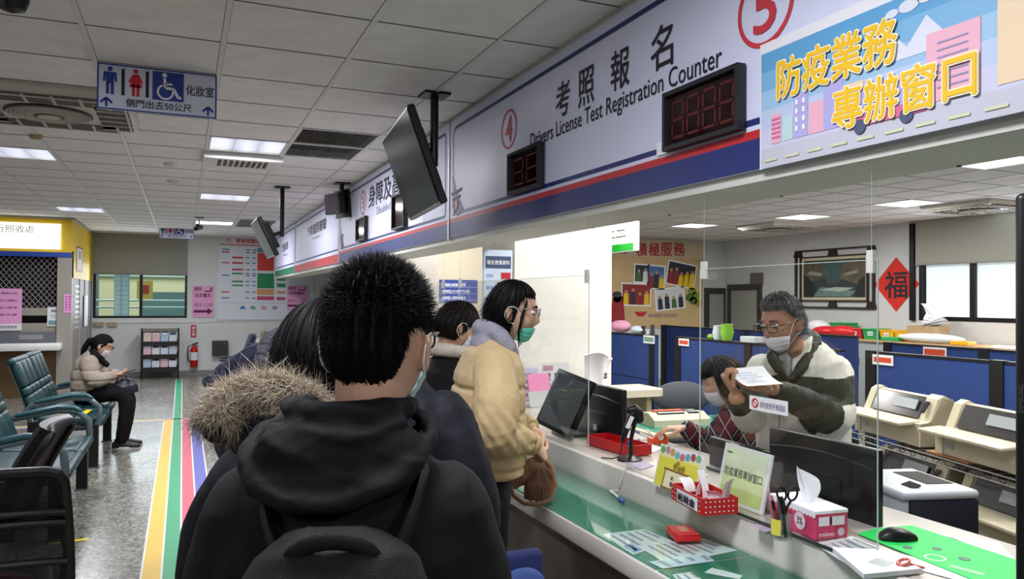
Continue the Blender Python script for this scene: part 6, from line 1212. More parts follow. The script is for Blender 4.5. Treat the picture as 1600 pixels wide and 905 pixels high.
# office chairs
MESH = mat('mesh_black', (.06, .06, .065), .7, alpha=.72); NVC = mat('chair_navy', (.16, .19, .30), .7)
def task_chair(loc, az, label, backm, framem, bw=.46, bh=.52, zb=.46, lean=.14):
    """az: direction the sitter faces, clockwise from +Y"""
    R = rotz(-az); c = np.asarray(loc, float); P = lambda x, y, z: c+R@V3(x, y, z); t = thing('office_chair', c, label, 'chair', 'office chairs')
    bk = lambda u, v: P((u-.5)*bw*(1-.10*v*v), -.22-lean*v*bh*2+.05*(2*u-1)**2*-1+.05+.03*math.sin(v*3), zb+v*bh)
    mb = MB(); mb.grid(bk, 15, 13, None, .006 if backm is MESH else .055); mb.build('backrest', backm, t, True)
    mb = MB(); e = [bk(0, v) for v in np.linspace(0, .93, 10)]+[bk(.03, .985)]+[bk(u, 1.0) for u in np.linspace(.1, .9, 9)]+[bk(.97, .985)]+[bk(1, v) for v in np.linspace(.93, 0, 10)]+[bk(u, 0) for u in np.linspace(.9, .1, 6)]
    mb.tube(e, .020, None, 8, True); mb.build('back_frame', framem, t, True)
    if backm is MESH:
        for v in (.32, .62, .70): mb = MB(); mb.tube([bk(u, v)-R@V3(0, .022, 0) for u in np.linspace(0, 1, 9)], .014, None, 8); mb.build('back_bar', framem, t, True)
        mb = MB(); mb.ell(P(0.02, -.10, zb+.05), (.15, .05, .05), R, mat('cushion_red', (.45, .10, .10), .6), 16, 10); mb.build('lumbar_pad', None, t, True)
    mb = MB(); mb.obox(P(0, .04, .45), (.46, .46, .08), R, backm if backm is not MESH else BKL, .035, 3); mb.build('seat', None, t, True)
    mb = MB(); mb.tube([P(0, -.22, zb+.05), P(0, -.20, .40), P(0, 0, .39)], .022, framem, 8); mb.cyl(P(0, 0, .08), P(0, 0, .42), .028, None, framem, 12)
    mb.build('pedestal', framem, t, True)
    for k in range(5):
        q = k*2*PI/5+.4; mb = MB(); mb.tube([P(0, 0, .10), P(.27*math.sin(q), .27*math.cos(q), .065)], [.024, .016], framem, 8); l = mb.build('leg', framem, t, True); mb = MB(); mb.cyl(P(.27*math.sin(q)-.012, .27*math.cos(q), .030), P(.27*math.sin(q)+.012, .27*math.cos(q), .030), .0285, None, BKL, 12); w_ = mb.build('caster', BKL, t, True)
    for s_ in (-1, 1): mb = MB(); mb.tube([P(s_*.22, -.10, .44), P(s_*.27, -.08, .60), P(s_*.26, .0, .645), P(s_*.25, .16, .64)], [.016, .018, .024, .022], framem, 8, round_ends=True); mb.build('armrest', framem, t, True)
    return t
task_chair((-.66, 3.42, 0), -.12, 'nearest black mesh office chair seen from behind, cut by the left edge', MESH, BKL, .54, .50, .47)
task_chair((-.95, 4.45, 0), -1.45, 'black office chair seen edge on between the mesh chair and the bench', BKL, BKL, .46, .48, .46, .22)
task_chair((.72, 12.6, 0), -1.50, 'navy office chair seen edge on in front of the black wall box', NVC, NVC, .46, .58, .42, .10)
task_chair((.90, 11.4, 0), -.5, 'navy office chair behind the draped navy coat near the far counter', NVC, NVC, .48, .52, .42, .10)

# along the far wall
fw = lambda px, py: ony(px, py, FARY-.02)
t = thing('magazine_rack', (-.40, 16.55, 0), 'wheeled dark metal magazine rack under the far window', 'rack'); RM = mat('rack_metal', (.20, .19, .18), .4, .5); x0, x1 = -.71, -.06
for x in (x0, x1):
    for y in (16.42, 16.80): mb = MB(); mb.cyl((x, y, .06), (x, y, .98), .014, None, RM, 8); mb.ell((x, y, .032), (.02, .03, .03), I3, BKL, 10, 6); mb.build('post', RM, t, True)
for z in (.20, .45, .70): mb = MB(); mb.obox(((x0+x1)/2, 16.6, z), (x1-x0, .36, .02), rotx(.25), RM); mb.box((x0, 16.42, z-.06), (x1, 16.43, z+.01), RM); mb.build('tray', RM, t)
mb = MB(); mb.obox(((x0+x1)/2, 16.62, .95), (x1-x0+.03, .40, .07), I3, mat('rack_top', (.50, .47, .44), .4), .01); mb.build('top', None, t)
hues = tuple(tuple(.55*v+.45*w for v, w in zip(c_, (.84, .84, .85))) for c_ in ((.85, .55, .62), (.85, .85, .86), (.80, .82, .86), (.45, .62, .80), (.88, .80, .62), (.70, .78, .82), (.86, .70, .55), (.60, .66, .78)))
desc = ('pink', 'white', 'pale grey', 'blue', 'cream', 'pale blue', 'peach', 'slate blue')
for r_, z in enumerate((.47, .22, .72)):
    for k in range(4):
        i = (r_*3+k*2+(k > 1)) % 8; mb = MB(); c = V3(x0+.10+.15*k, 16.47, z+.10); mb.obox(c, (.135, .012, .20), rotx(-.25), mat('mag%d' % i, hues[i], .5), .001, 1); mb.obox(c+V3(0, -.010, .05), (.10, .002, .03), rotx(-.25), INK if i in (1, 2, 5) else CREAMW)
        one(mb, 'magazine', None, '%s magazine, %s on the %s tray of the wheeled rack' % (desc[i], ('first from the left', 'second from the left', 'third from the left', 'last on the right')[k], ('middle', 'lowest', 'upper')[r_]), 'magazine', 'magazines in the wheeled rack')
ex = fw(303, 560); EXR = mat('extinguisher_red', (.75, .10, .10), .3); c = V3(ex[0], FARY-.12, .17)
t = thing('fire_extinguisher', c, 'red fire extinguisher with a white label on the far wall', 'fire extinguisher'); mb = MB(); mb.lathe([(.065, 0), (.075, .02), (.075, .34), (.05, .40), (.02, .42), (.02, .45), (.001, .45)], c, EXR, 20); mb.build('cylinder', EXR, t, True)
mb = MB(); mb.lathe([(.077, .14), (.077, .30)], c, PAPER, 20, cap=False); mb.build('label', PAPER, t); mb = MB(); mb.obox(c+V3(.02, 0, .47), (.12, .02, .03), roty(-.3), BKL); mb.obox(c+V3(.02, 0, .44), (.11, .02, .015), roty(.1), BKL); mb.build('valve_handle', BKL, t); mb = MB(); mb.tube([c+V3(-.02, -.02, .45), c+V3(-.11, -.03, .42), c+V3(-.12, -.03, .25), c+V3(-.10, -.03, .10)], .011, BKL, 8); mb.build('hose', BKL, t, True)
a, b = fw(298, 527), fw(307, 508); wall_paper('wall_sign', (a[0], FARY-.018, a[2]), UX, b[0]-a[0], b[2]-a[2], mat('sign_fire_red', (.78, .16, .14), .5), 'small upright red sign above the fire extinguisher', 'sign', lambda S, W, H, t: (S.text('滅', W*.2, H*.66, W*.6, H*.22, CREAMW, t, .02, 1), S.text('火', W*.2, H*.40, W*.6, H*.22, CREAMW, t, .02, 1), S.text('器', W*.2, H*.12, W*.6, H*.22, CREAMW, t, .02, 1)))
a, b = fw(331, 555), fw(356, 532); mb = MB(); mb.obox(((a[0]+b[0])/2, FARY-.10, (a[2]+b[2])/2), (b[0]-a[0], .16, b[2]-a[2]), I3, mat('box_charcoal', (.22, .21, .20), .5), .01); mb.cyl(((a[0]+b[0])/2+.08, FARY-.185, b[2]-.06), ((a[0]+b[0])/2+.08, FARY-.18, b[2]-.06), .015, None, ST, 10); one(mb, 'wall_box', None, 'square charcoal box mounted on the far wall right of the extinguisher', 'wall box')
for px, lb in ((155, 'tan socket box under the left end of the far window'), (176, 'tan socket box a little right of the other one under the far window')):
    p = fw(px, 507); mb = MB(); mb.obox((p[0], FARY-.04, p[2]), (.16, .06, .09), I3, mat('socket_tan', (.70, .64, .50), .5), .008); one(mb, 'socket_box', None, lb, 'socket', 'socket boxes under the far window')
def d4(S, W, H, t):
    S.text('廁所', W*.06, H*.84, W*.36, H*.13, MAG, t, .02, 1); S.line([(W*.56, H*.83), (W*.86, H*.83), (W*.86, H*.96)], H*.04, MAG, 1); S.text('出去繼走', W*.10, H*.64, W*.76, H*.13, MAG, t, .02, 1); S.text('請往上2樓', W*.06, H*.34, W*.86, H*.11, mat('print_plum_soft', (.60, .32, .50), .6), t, .0, 1)
    S.rect(W*.04, H*.15, W*.72, H*.23, MAG, 1); S.poly([(W*.70, H*.08), (W*.95, H*.19), (W*.70, H*.30)], MAG, 1)
a, b = fw(301, 496), fw(334.5, 447); wall_paper('notice', (a[0], FARY-.02, a[2]), UX, b[0]-a[0], b[2]-a[2], PINK, 'pink notice with a thick dark arrow on the far wall beside the window', 'notice', d4)
a, b = fw(448, 485), fw(481, 447); wall_paper('notice', (a[0], FARY-.05, a[2]), UX, b[0]-a[0], b[2]-a[2], PINK, 'pink notice over the right edge of the far fee board', 'notice', d4)
a, b = fw(340, 500), fw(490, 366)
def d5(S, W, H, t):
    q = lambda px, py: ((px-340)/150*W, (500-py)/134*H); GRNB = mat('board_green', (.16, .58, .36), .5); REDB = mat('board_red', (.86, .28, .26), .5); ORB = mat('board_orange', (.85, .60, .42), .5); PLB = mat('board_plum', (.78, .30, .45), .5)
    S.text('汽、機車規費徵收標準', *q(351, 384), q(428, 0)[0]-q(351, 0)[0], H*.05, REDB, t, .02, 2); S.rect(*q(342, 387.5), *q(470, 386), REDB, 1)
    for x0, y0, x1, y1, m in ((400, 398, 427, 425, REDB), (400, 429, 427, 452, GRNB), (400, 453, 427, 462, ORB), (400, 464, 427, 470, PLB), (431, 432, 445, 440, GRNB), (431, 444, 445, 450, GRNB), (431, 456, 445, 460, ORB), (431, 465, 445, 470, PLB), (400, 390, 427, 397, mat('board_slate', (.45, .55, .70), .5))): S.rect(*q(x0, y1), *q(x1, y0), m, 1)
    for y, m in ((394, PB), (398, RED), (406, RED), (414, RED), (424, RED), (430, GRNB), (433, PB), (442, GRNB), (448, GRNB), (458, RED), (467, PB)):
        if y in (394, 398, 414, 433, 458, 467): S.rect(*q(345, y+.9), *q(357, y-.9), m, 1)
        if y not in (394, 398, 458, 467, 433): S.rect(*q(361, y+1.3), *q(378, y-1.3), m, 1)
        S.rect(*q(382, y+.8), *q(388, y-.8), PB, 1); S.rect(*q(392, y+.8), *q(398, y-.8), PB, 1)
    for k in range(5): S.rect(*q(402, 402+5*k), *q(425, 402.6+5*k), mat('board_red_dark', (.62, .16, .16), .5), 2); S.rect(*q(402, 432+4.4*k), *q(425, 432.6+4.4*k), mat('board_green_dark', (.08, .38, .24), .5), 2)
    for px, m in ((361, PAPER), (378, mat('car_blue', (.30, .52, .78), .5)), (394, mat('car_teal', (.30, .68, .62), .5)), (411, mat('car_pink', (.85, .55, .66), .5)), (428, mat('car_lilac', (.62, .55, .75), .5))): S.rect(*q(px-4, 484), *q(px+4, 480.5), m, 1); S.rect(*q(px-2.3, 481), *q(px+2.3, 478.8), m, 1)
    S.rect(*q(341, 474.4), *q(447, 474), PRT, 1)
wall_paper('fee_board', (a[0], FARY-.025, a[2]), UX, b[0]-a[0], b[2]-a[2], mat('board_white', (.87, .89, .92), .45), 'large white fee board with red and green price bars on the far wall', 'notice board', d5)
mb = MB(); p = fw(411, 521); mb.lathe([(.05, 0), (.06, .03), (.06, .10), (.03, .14), (.001, .14)], (p[0], FARY-.09, p[2]-.07), mat('bell_beige', (.70, .66, .56), .5), 14); one(mb, 'wall_fitting', None, 'small beige fitting on the far wall above the navy chairs', 'wall fitting', None, True)
# ------------------------------------------------------------------ people: shared anatomy
SKIN = mat('skin', (.80, .63, .53), .55, noise=.05, nscale=30); SKIN2 = mat('skin_tan', (.70, .51, .41), .55, noise=.05, nscale=30); HAIRB = mat('hair_black', (.030, .027, .029), .55, spec=.16); HAIRBR = mat('hair_brown', (.085, .062, .052), .55, spec=.2); HAIRG = mat('hair_grey', (.36, .36, .37), .5, noise=.35, nscale=60)
EYEW = mat('eye_white', (.88, .86, .84), .3); IRIS = mat('eye_dark', (.08, .05, .04), .2); MASKT = mat('mask_teal', (.40, .78, .70), .7); MASKW = mat('mask_white', (.90, .90, .92), .75); MASKL = mat('mask_light', (.70, .86, .86), .7); STRAP = mat('strap_white', (.88, .9, .9), .6)
def azR(az, pitch=0.0, roll=0.0):
    """local x = the figure's right, y = forwards, z = up; az clockwise from +Y; pitch > 0 looks down"""
    return rotz(-az)@rotx(-pitch)@roty(roll)
D2R = math.radians
def head_surface(D, off=0.0, nose=True):
    D = np.asarray(D, float); x, y, z = D[..., 0]*.073, D[..., 1]*np.where(D[..., 1] > 0, .092, .099), D[..., 2]*np.where(D[..., 2] > 0, .115, .114)
    t = np.clip(-z/.114, 0, 1); x = x*(1-.30*t**1.7); y = np.where(y < 0, y*(1-.50*t), y*(1-.05*t)); f = np.clip(D[..., 1]*2.2, 0, 1)
    x = x*(1-.03*np.exp(-((z-.01)/.03)**2)*f)
    g = lambda cx, sx_, cz, sz: np.exp(-((x-cx)/sx_)**2-((z-cz)/sz)**2)*f
    if nose: y = y+.021*g(0, .012, -.026, .019)+.009*g(0, .010, .004, .03)+.005*g(0, .024, -.064, .011)
    y = y-.009*(g(.031, .017, .012, .012)+g(-.031, .017, .012, .012))+.004*(g(.03, .025, .036, .010)+g(-.03, .025, .036, .010))+.010*g(0, .026, -.099, .018)+.004*(g(.042, .02, -.03, .025)+g(-.042, .02, -.03, .025))
    P = np.stack([x, y, z], -1); n = P/(np.array([.073, .095, .115])**2); n /= np.linalg.norm(n, axis=-1, keepdims=True)+1e-9
    return P + n*np.asarray(off)[..., None] if np.ndim(off) else P + n*off
def dirs(nu, nv):
    th = np.linspace(0, 2*PI, nu, endpoint=False); ph = np.linspace(-PI/2, PI/2, nv+1)[1:-1]
    return np.array([[(math.sin(a)*math.cos(e), math.cos(a)*math.cos(e), math.sin(e)) for a in th] for e in ph])
def add_head(mb, c, R, s=1.0, ears=True):
    G = dirs(56, 44); P = head_surface(G)*s; mb.ring_loft([q@R.T+c for q in P], None, True)
    if ears:
        for k in (-1, 1): mb.ell(c+R@V3(k*.079*s, -.008*s, -.008*s), (.0075*s, .019*s, .031*s), R@rotz(k*.5), None, 16, 12); mb.ell(c+R@V3(k*.085*s, -.018*s, .004*s), (.006*s, .010*s, .022*s), R@rotz(k*.6), None, 12, 8)
def add_neck(mb, c, R, base, r=.054):
    mb.tube([c+R@V3(0, -.030, -.045), c+R@V3(0, -.028, -.10), (c+R@V3(0, -.03, -.10))*.5+np.asarray(base)*.5, base], [r*.95, r*.95, r, r*1.25], None, 18, round_ends=True)
def hair_cap(name, c, R, tfn, m, parent, s=1.0, nu=150, nv=60, strand=None, seed=1):
    """tfn(D) -> thickness, negative where the skin is bare"""
    G = dirs(nu, nv); t = tfn(G); az_ = np.arctan2(G[..., 0], G[..., 1]); t = t+np.where(t > .003, .0022*np.sin(az_*23+2*G[..., 2])+.0016*np.sin(az_*41-3*G[..., 2]+1), 0); rg = np.random.default_rng(seed); P = head_surface(G, t, False)*s; mb = MB(); mb.ring_loft([q@R.T+c for q in P], m, True)
    if strand:
        n, L, w, comb, mix, curl, sag = strand; mixf = mix if callable(mix) else (lambda D_: np.full((len(D_), 1), mix)); Lf = L if callable(L) else (lambda D_: np.full(len(D_), L)); D = rg.normal(size=(n*4, 3)); D /= np.linalg.norm(D, axis=1, keepdims=True); D = D[tfn(D) > .004][:n]
        roots = head_surface(D, tfn(D)*.85, False)*s@R.T+c; nrm = D@R.T; mx_ = mixf(D); dr = nrm*mx_+comb(D)@R.T*(1-mx_)+rg.normal(size=D.shape)*.16
        strands(mb, roots, dr, Lf(D)*rg.uniform(.55, 1.15, len(D)), w, m, sag, curl, 3, rg)
    return mb.build(name, m, parent, True, angle=0)
sstep = lambda a, b, x: (lambda t: t*t*(3-2*t))(np.clip((x-a)/(b-a), 0, 1))
def add_mask(c, R, m, parent, e0=-60, e1=-8, s=1.0, strap=True):
    mb = MB(); P = lambda u, v: c+R@(head_surface(V3(*(lambda a, e: (math.sin(a)*math.cos(e), math.cos(a)*math.cos(e), math.sin(e)))(D2R(-64+128*u), D2R(e0+(e1-e0)*v)-.14*(2*u-1)**2*(v-.4))), .003+.014*(math.sin(PI*u)**.7)*(.55+.45*math.sin(PI*v))+.0008*math.sin(v*25), False)*s)
    mb.grid(P, 33, 24, m, .0022); o = mb.build('face_mask', m, parent, True, angle=0)
    if strap:
        for k, u in ((-1, 0.0), (1, 1.0)):
            ear = c+R@V3(k*.083*s, -.018*s, .012*s); back = c+R@V3(k*.080*s, -.030*s, -.016*s); mb = MB(); mb.tube([P(u, .95), c+R@V3(k*.079*s, .022*s, .010*s), c+R@V3(k*.084*s, .004*s, .024*s), c+R@V3(k*.086*s, -.016*s, .020*s), c+R@V3(k*.085*s, -.028*s, .002*s), c+R@V3(k*.083*s, -.028*s, -.020*s), c+R@V3(k*.079*s, -.012*s, -.038*s), c+R@V3(k*.074*s, .012*s, -.044*s), P(u, .08)], .0015, STRAP, 6); mb.build('ear_loop', STRAP, o, True)
    return o
def add_glasses(c, R, parent, m, z=.012, y=.103, s=1.0, tilt=0):
    g = MB(); L = MB()
    for k in (-1, 1):
        q = np.linspace(0, 2*PI, 28, endpoint=False); pts = [c+R@(V3(k*.034+.027*np.sign(math.cos(a))*abs(math.cos(a))**.6, y-.010*abs(.034+.027*math.cos(a)*1)*.8, z+.018*np.sign(math.sin(a))*abs(math.sin(a))**.6)*s) for a in q]
        g.tube(pts, .0020, m, 6, True); L.add(pts, [tuple(range(len(pts)))])
        g.tube([c+R@(V3(k*.061, y-.006, z+.010)*s), c+R@(V3(k*.076, y-.03, z+.010)*s), c+R@(V3(k*.081, .0, z+.008)*s), c+R@(V3(k*.082, -.02, z-.004)*s)], .0022, m, 6)
    g.tube([c+R@(V3(-.008, y, z+.004)*s), c+R@(V3(0, y+.003, z+.007)*s), c+R@(V3(.008, y, z+.004)*s)], .002, m, 6)
    o = g.build('eyeglasses', m, parent, True); L.build('lens', glass('lens', (.96, .97, .98), .12), o); return o
def add_eyes(c, R, parent, brow=HAIRB, s=1.0, down=0.0):
    mb = MB()
    for k in (-1, 1): mb.ell(c+R@(V3(k*.031, .0765, .011)*s), (.0135, .0105, .0072), R, EYEW, 14, 10); mb.ell(c+R@(V3(k*.031, .0835, .0095-down)*s), (.0058, .0045, .0058), R, IRIS, 10, 8)
    mb.build('eyes', None, parent, True); mb = MB()
    for k in (-1, 1): mb.tube([c+R@(V3(k*.014, .090, .031)*s), c+R@(V3(k*.030, .089, .037)*s), c+R@(V3(k*.047, .078, .032)*s)], [.003, .0035, .0015], brow, 6)
    mb.build('eyebrows', brow, parent, True)
def ring(c, lat, fwd, rx, ry, n=32, p=2.5):
    th = np.linspace(0, 2*PI, n, endpoint=False); cs, sn_ = np.cos(th), np.sin(th); a = np.sign(cs)*np.abs(cs)**(2/p)*rx; b = np.sign(sn_)*np.abs(sn_)**(2/p)*ry
    return np.asarray(c)+a[:, None]*lat+b[:, None]*fwd
def add_torso(mb, rows, R, k=1.0, n=36):
    """rows: (centre, rx, ry) upwards"""
    C = [np.asarray(r[0], float) for r in rows]; rings = []
    for i, r in enumerate(rows):
        t = unit(C[min(i+1, len(C)-1)]-C[max(i-1, 0)]); lat = unit(R[:, 0]-t*np.dot(R[:, 0], t)); f = np.cross(t, lat); rings.append(ring(C[i], lat, f, r[1]*k, r[2]*k, n))
    mb.ring_loft(rings, None, True)
def add_limb(mb, pts, rad, n=18): 
    # resample smoothly
    P = np.asarray(pts, float); K = len(P); out = []; ro = []
    for i in range(K-1):
        p0, p1, p2, p3 = P[max(i-1, 0)], P[i], P[i+1], P[min(i+2, K-1)]
        for t in np.linspace(0, 1, 6, endpoint=False): out.append(.5*((2*p1)+(p2-p0)*t+(2*p0-5*p1+4*p2-p3)*t*t+(3*p1-p0-3*p2+p3)*t**3)*1.0); ro.append(rad[i]*(1-t)+rad[i+1]*t)
    out.append(P[-1]); ro.append(rad[-1]); mb.tube(out, ro, None, n, round_ends=True)
def add_hand(mb, wrist, fdir, palm, thumb_side, curl=(.5, .6, .5), s=1.0, thumb_close=.5, spread=.06):
    """fdir: knuckle direction, palm: the way the palm faces, thumb_side: sideways direction of the thumb"""
    f = unit(fdir); pn = unit(palm-f*np.dot(palm, f)); l = unit(np.cross(f, pn)); l = l if np.dot(l, thumb_side) > 0 else -l; w = np.asarray(wrist, float)
    mb.tube([w-f*.03*s, w, w+f*.035*s, w+f*.070*s, w+f*.088*s], np.array([(.021, .026), (.019, .027), (.015, .037), (.0135, .041), (.011, .038)])*s, None, 18, up=l, round_ends=True)
    for k, (o, L) in enumerate(zip((.030, .010, -.010, -.029), (.070, .079, .074, .058))):
        d = unit(f+l*spread*(o/.03)); p = w+f*(.084-.006*(k in (0, 3)))*s+l*o*s; pts = [p-d*.02*s, p]; a = 0
        for j, (q, fr) in enumerate(zip(curl, (.45, .31, .24))):
            a += q*(1+.08*k); dd = d*math.cos(a)+pn*math.sin(a); p = p+dd*L*fr*s; pts.append(p)
        mb.tube(pts, np.array([.0088, .0086, .0080, .0074, .0060])*s*(1 if k < 3 else .88), None, 10, round_ends=True)
    p = w+f*.022*s+l*.020*s; t1 = unit(l*.75+f*.65+pn*.25); t2 = unit(f*.95+l*(.35-.5*thumb_close)+pn*(.25+.5*thumb_close)); t3 = unit(f*.9+pn*(.2+.8*thumb_close)-l*.3*thumb_close)
    mb.tube([p, p+t1*.036*s, p+t1*.036*s+t2*.030*s, p+t1*.036*s+t2*.030*s+t3*.024*s], np.array([.0135, .0115, .0098, .0078])*s, None, 10, round_ends=True)
def shoe(p_heel, p_toe, m, parent, sole=None):
    a = np.asarray(p_heel, float); b = np.asarray(p_toe, float); f = unit(b-a); L = np.linalg.norm(b-a); l = np.cross(f, V3(0, 0, 1)); mb = MB(); rings = []
    for t, w, h in ((0, .026, .055), (.08, .034, .075), (.3, .036, .085), (.5, .040, .065), (.75, .046, .045), (.92, .038, .036), (1.0, .016, .024)):
        th = np.linspace(0, 2*PI, 18, endpoint=False); rings.append(a+f*L*t+np.cos(th)[:, None]*l*w+np.maximum(np.sin(th), -.25)[:, None]*V3(0, 0, h)*.75+V3(0, 0, h*.19+.012))
    mb.ring_loft(rings, m); o = mb.build('shoe', m, parent, True); mb = MB()
    th = np.linspace(0, 2*PI, 20, endpoint=False); q = [a+f*L*(.5+.52*math.cos(x))+l*(.042*math.sin(x)*(1+.12*math.cos(x))) for x in th]; mb.ring_loft([np.array(q)+V3(0, 0, .001), np.array(q)+V3(0, 0, .022)], sole or m); mb.build('sole', sole or m, o); return o
J = lambda px, py, d: ond(px, py, d)
def person(loc, label): return thing('person', (loc[0], loc[1], 0), label, 'person')
def fabric(name, rgb, rough=.8, bump=.12, bscale=220): return mat(name, rgb, rough, noise=.08, nscale=9, bump=bump, bscale=bscale, spec=.3)
def ground_legs(body, hip, spread, R, feet, parent, m, r=(.085, .062, .050), smooth=True):
    """trousers and shoes from a hip centre to two (heel, toe) pairs on the floor"""
    mb = MB(); lat = R[:, 0]
    for s_, (h, t) in zip((-1, 1), feet):
        a = np.asarray(hip)+lat*s_*spread; an = np.asarray(h)*.75+np.asarray(t)*.25+V3(0, 0, .09); k = (a+an)/2+unit(np.asarray(t)-np.asarray(h))*.02
        add_limb(mb, [a, k, an], [r[0]*1.15, r[1]*1.1, r[2]*1.15]); body.tube([a, k, an, an-V3(0, 0, .05)], [r[0]*.8, r[1]*.75, r[2]*.6, r[2]*.6], None, 12)
        shoe(h, t, mat('shoe_black', (.06, .06, .065), .5), parent, mat('shoe_sole', (.55, .55, .54), .6))
    mb.ell(np.asarray(hip)+V3(0, 0, .02), (.165, .12, .13), R); fuse(mb, 'trousers', m, parent, .010, 5, folds(31, .006, 7, stretch=(1, 1, .5)))
# ------------------------------------------------------------------ 1 the man in front, seen from behind
BLK = fabric('jacket_black', (.040, .040, .046), .75); BLK2 = fabric('backpack_black', (.034, .034, .037), .6, .25, 500); NVY = fabric('parka_navy', (.052, .060, .095), .7); TRB = fabric('trousers_black', (.05, .05, .055), .85)
hc = J(591, 543, 1.21); tc = J(548, 640, 1.20); TR_ = azR(D2R(17)); HR = azR(D2R(34), .02)
base = V3(tc[0], tc[1], 0); L = lambda x, y, z: base+TR_@V3(x, y, z-.035 if z > .3 else z)
p = person(base, 'person in a black hooded jacket seen from behind, wearing a black backpack')
rows = [(L(0, 0, .74), .205, .150), (L(0, 0, .95), .205, .150), (L(0, 0, 1.12), .205, .145), (L(0, -.005, 1.24), .205, .135), (L(0, -.005, 1.315), .180, .118), (L(0, .0, 1.365), .130, .098), (L(0, .005, 1.42), .082, .080)]
armR = [L(.140, -.01, 1.285), L(.178, -.01, 1.16), L(.190, -.01, 1.02), L(.19, .09, .84)]; armL = [L(-.140, -.01, 1.285), L(-.178, -.01, 1.16), L(-.190, -.01, 1.02), L(-.19, .09, .84)]
b = MB(); add_head(b, hc, HR); add_neck(b, hc, HR, L(0, .0, 1.33), .056); add_torso(b, [(L(0, 0, .85), .16, .11), (L(0, 0, 1.1), .16, .11), (L(0, 0, 1.27), .165, .10), (L(0, 0, 1.34), .07, .07)], TR_)
for a_ in (armR, armL): add_limb(b, a_, [.055, .048, .042, .032]); add_hand(b, a_[-1]+V3(0, 0, -.03), TR_@V3(0, .15, -1), TR_@V3(-1 if a_ is armR else 1, 0, 0), TR_@V3(0, 1, 0))
ground_legs(b, L(0, 0, .84), .09, TR_, [(L(-.12, -.08, 0), L(-.14, .18, 0)), (L(.12, -.08, 0), L(.14, .18, 0))], p, TRB)
fuse(b, 'body', SKIN, p, .0042, 3)
j = MB(); add_torso(j, rows, TR_)
for a_ in (armR, armL): add_limb(j, a_, [.082, .076, .072, .060])
f1 = folds(3, .007, 5.5, stretch=(1, 1, .7)); fuse(j, 'jacket', BLK, p, .009, 6, f1)
h = MB()       # hood lying on the back
rim = [L(-.100, .06, 1.425), L(-.130, -.015, 1.412), L(-.138, -.08, 1.385), L(-.105, -.135, 1.352), L(-.04, -.160, 1.336), L(.04, -.158, 1.350), L(.10, -.12, 1.385), L(.125, -.05, 1.418), L(.10, .05, 1.428)]
add_limb(h, rim, [.012, .014, .015, .016, .016, .016, .015, .014, .012], 12)
add_limb(h, [L(-.072, .05, 1.448), L(-.084, -.03, 1.452), L(-.05, -.088, 1.452), L(.0, -.102, 1.450), L(.06, -.088, 1.452), L(.09, -.03, 1.450), L(.08, .05, 1.445)], [.016, .018, .020, .020, .020, .018, .016], 12)
h.ell(L(.0, -.125, 1.362), (.105, .036, .034), TR_, None, 24, 12); h.ell(L(-.005, -.092, 1.395), (.128, .060, .056), TR_@rotx(.35), None, 30, 18); h.ell(L(0, -.01, 1.395), (.105, .085, .045), TR_, None, 30, 16); add_limb(h, [L(-.10, -.08, 1.425), L(-.04, -.128, 1.405), L(.04, -.132, 1.392), L(.10, -.085, 1.412)], [.015, .018, .018, .014], 12); add_limb(h, [L(-.06, -.12, 1.43), L(.02, -.138, 1.42), L(.085, -.10, 1.44)], [.010, .014, .010], 12)
f2 = folds(9, .007, 9, stretch=(1, 1, 1.3)); fuse(h, 'hood', BLK, p, .0055, 4, f2)
def short_hair(D):
    front = D[..., 1]; z = D[..., 2]; line = -.62-.20*np.exp(-(D[..., 0]/.5)**2)*sstep(-.3, -.7, front)+.86*sstep(-.74, -.40, front)-.10*sstep(-.05, .15, front)+.36*sstep(.2, .5, front); line = line+.05*np.sin(11*D[..., 0]+1)+.03*np.sin(27*D[..., 0]); t = sstep(0, .20+.25*sstep(-.3, -.8, front), z-line); top = sstep(.1, .9, z)
    return -.006+t*(.010+.010*top+.004*sstep(.2, -.9, front))
comb = lambda D: np.stack([D[:, 0]*.4+.1*np.sin(7*D[:, 1]), D[:, 1]*.2+.3*D[:, 2], -.95+1.45*sstep(.1, .95, D[:, 2])], 1)
hair_cap('hair', hc, HR, short_hair, HAIRB, p, 1.02, strand=(9500, lambda D: .005+.019*sstep(-.35, .75, D[:, 2]), .0009, comb, lambda D: (.10+.36*sstep(.25, .9, D[:, 2]))[:, None], .25, .05), seed=4)
add_mask(hc, HR, MASKL, p); add_glasses(hc, HR, p, mat('glasses_dark', (.06, .06, .07), .3))
# his backpack
t = thing('backpack', L(0, -.22, .78), 'black backpack with a grab handle worn by the person in the middle', 'backpack')
bp = MB(); q = [(L(0, -.205, .84), .125, .075), (L(0, -.215, .95), .145, .095), (L(0, -.215, 1.12), .148, .095), (L(0, -.200, 1.21), .138, .075), (L(0, -.180, 1.275), .108, .050), (L(0, -.160, 1.305), .06, .025)]
add_torso(bp, q, TR_, 1, 40); fuse(bp, 'bag_body', BLK2, t, .007, 4, folds(5, .005, 7))
mb = MB(); mb.tube([L(.055*math.cos(x), -.215-.012*math.sin(x), 1.275+.034*math.sin(x)) for x in np.linspace(PI, 0, 12)], .011, BLK2, 8, up=TR_[:, 1], flat=.5); mb.build('grab_handle', BLK2, t, True)
mb = MB(); mb.tube([L(-.135+.27*x, -.285-.022*math.sin(PI*x)+.012, 1.10+.110*math.sin(PI*x)**.7) for x in np.linspace(0, 1, 20)], .0055, mat('zip_grey', (.10, .10, .11), .4), 6); mb.build('zip', None, t, True)
mb = MB(); mb.tube([L(-.130+.26*x, -.300-.020*math.sin(PI*x), .98+.06*math.sin(PI*x)**.6) for x in np.linspace(0, 1, 20)], .006, BLK2, 6); mb.build('pocket_seam', BLK2, t, True)
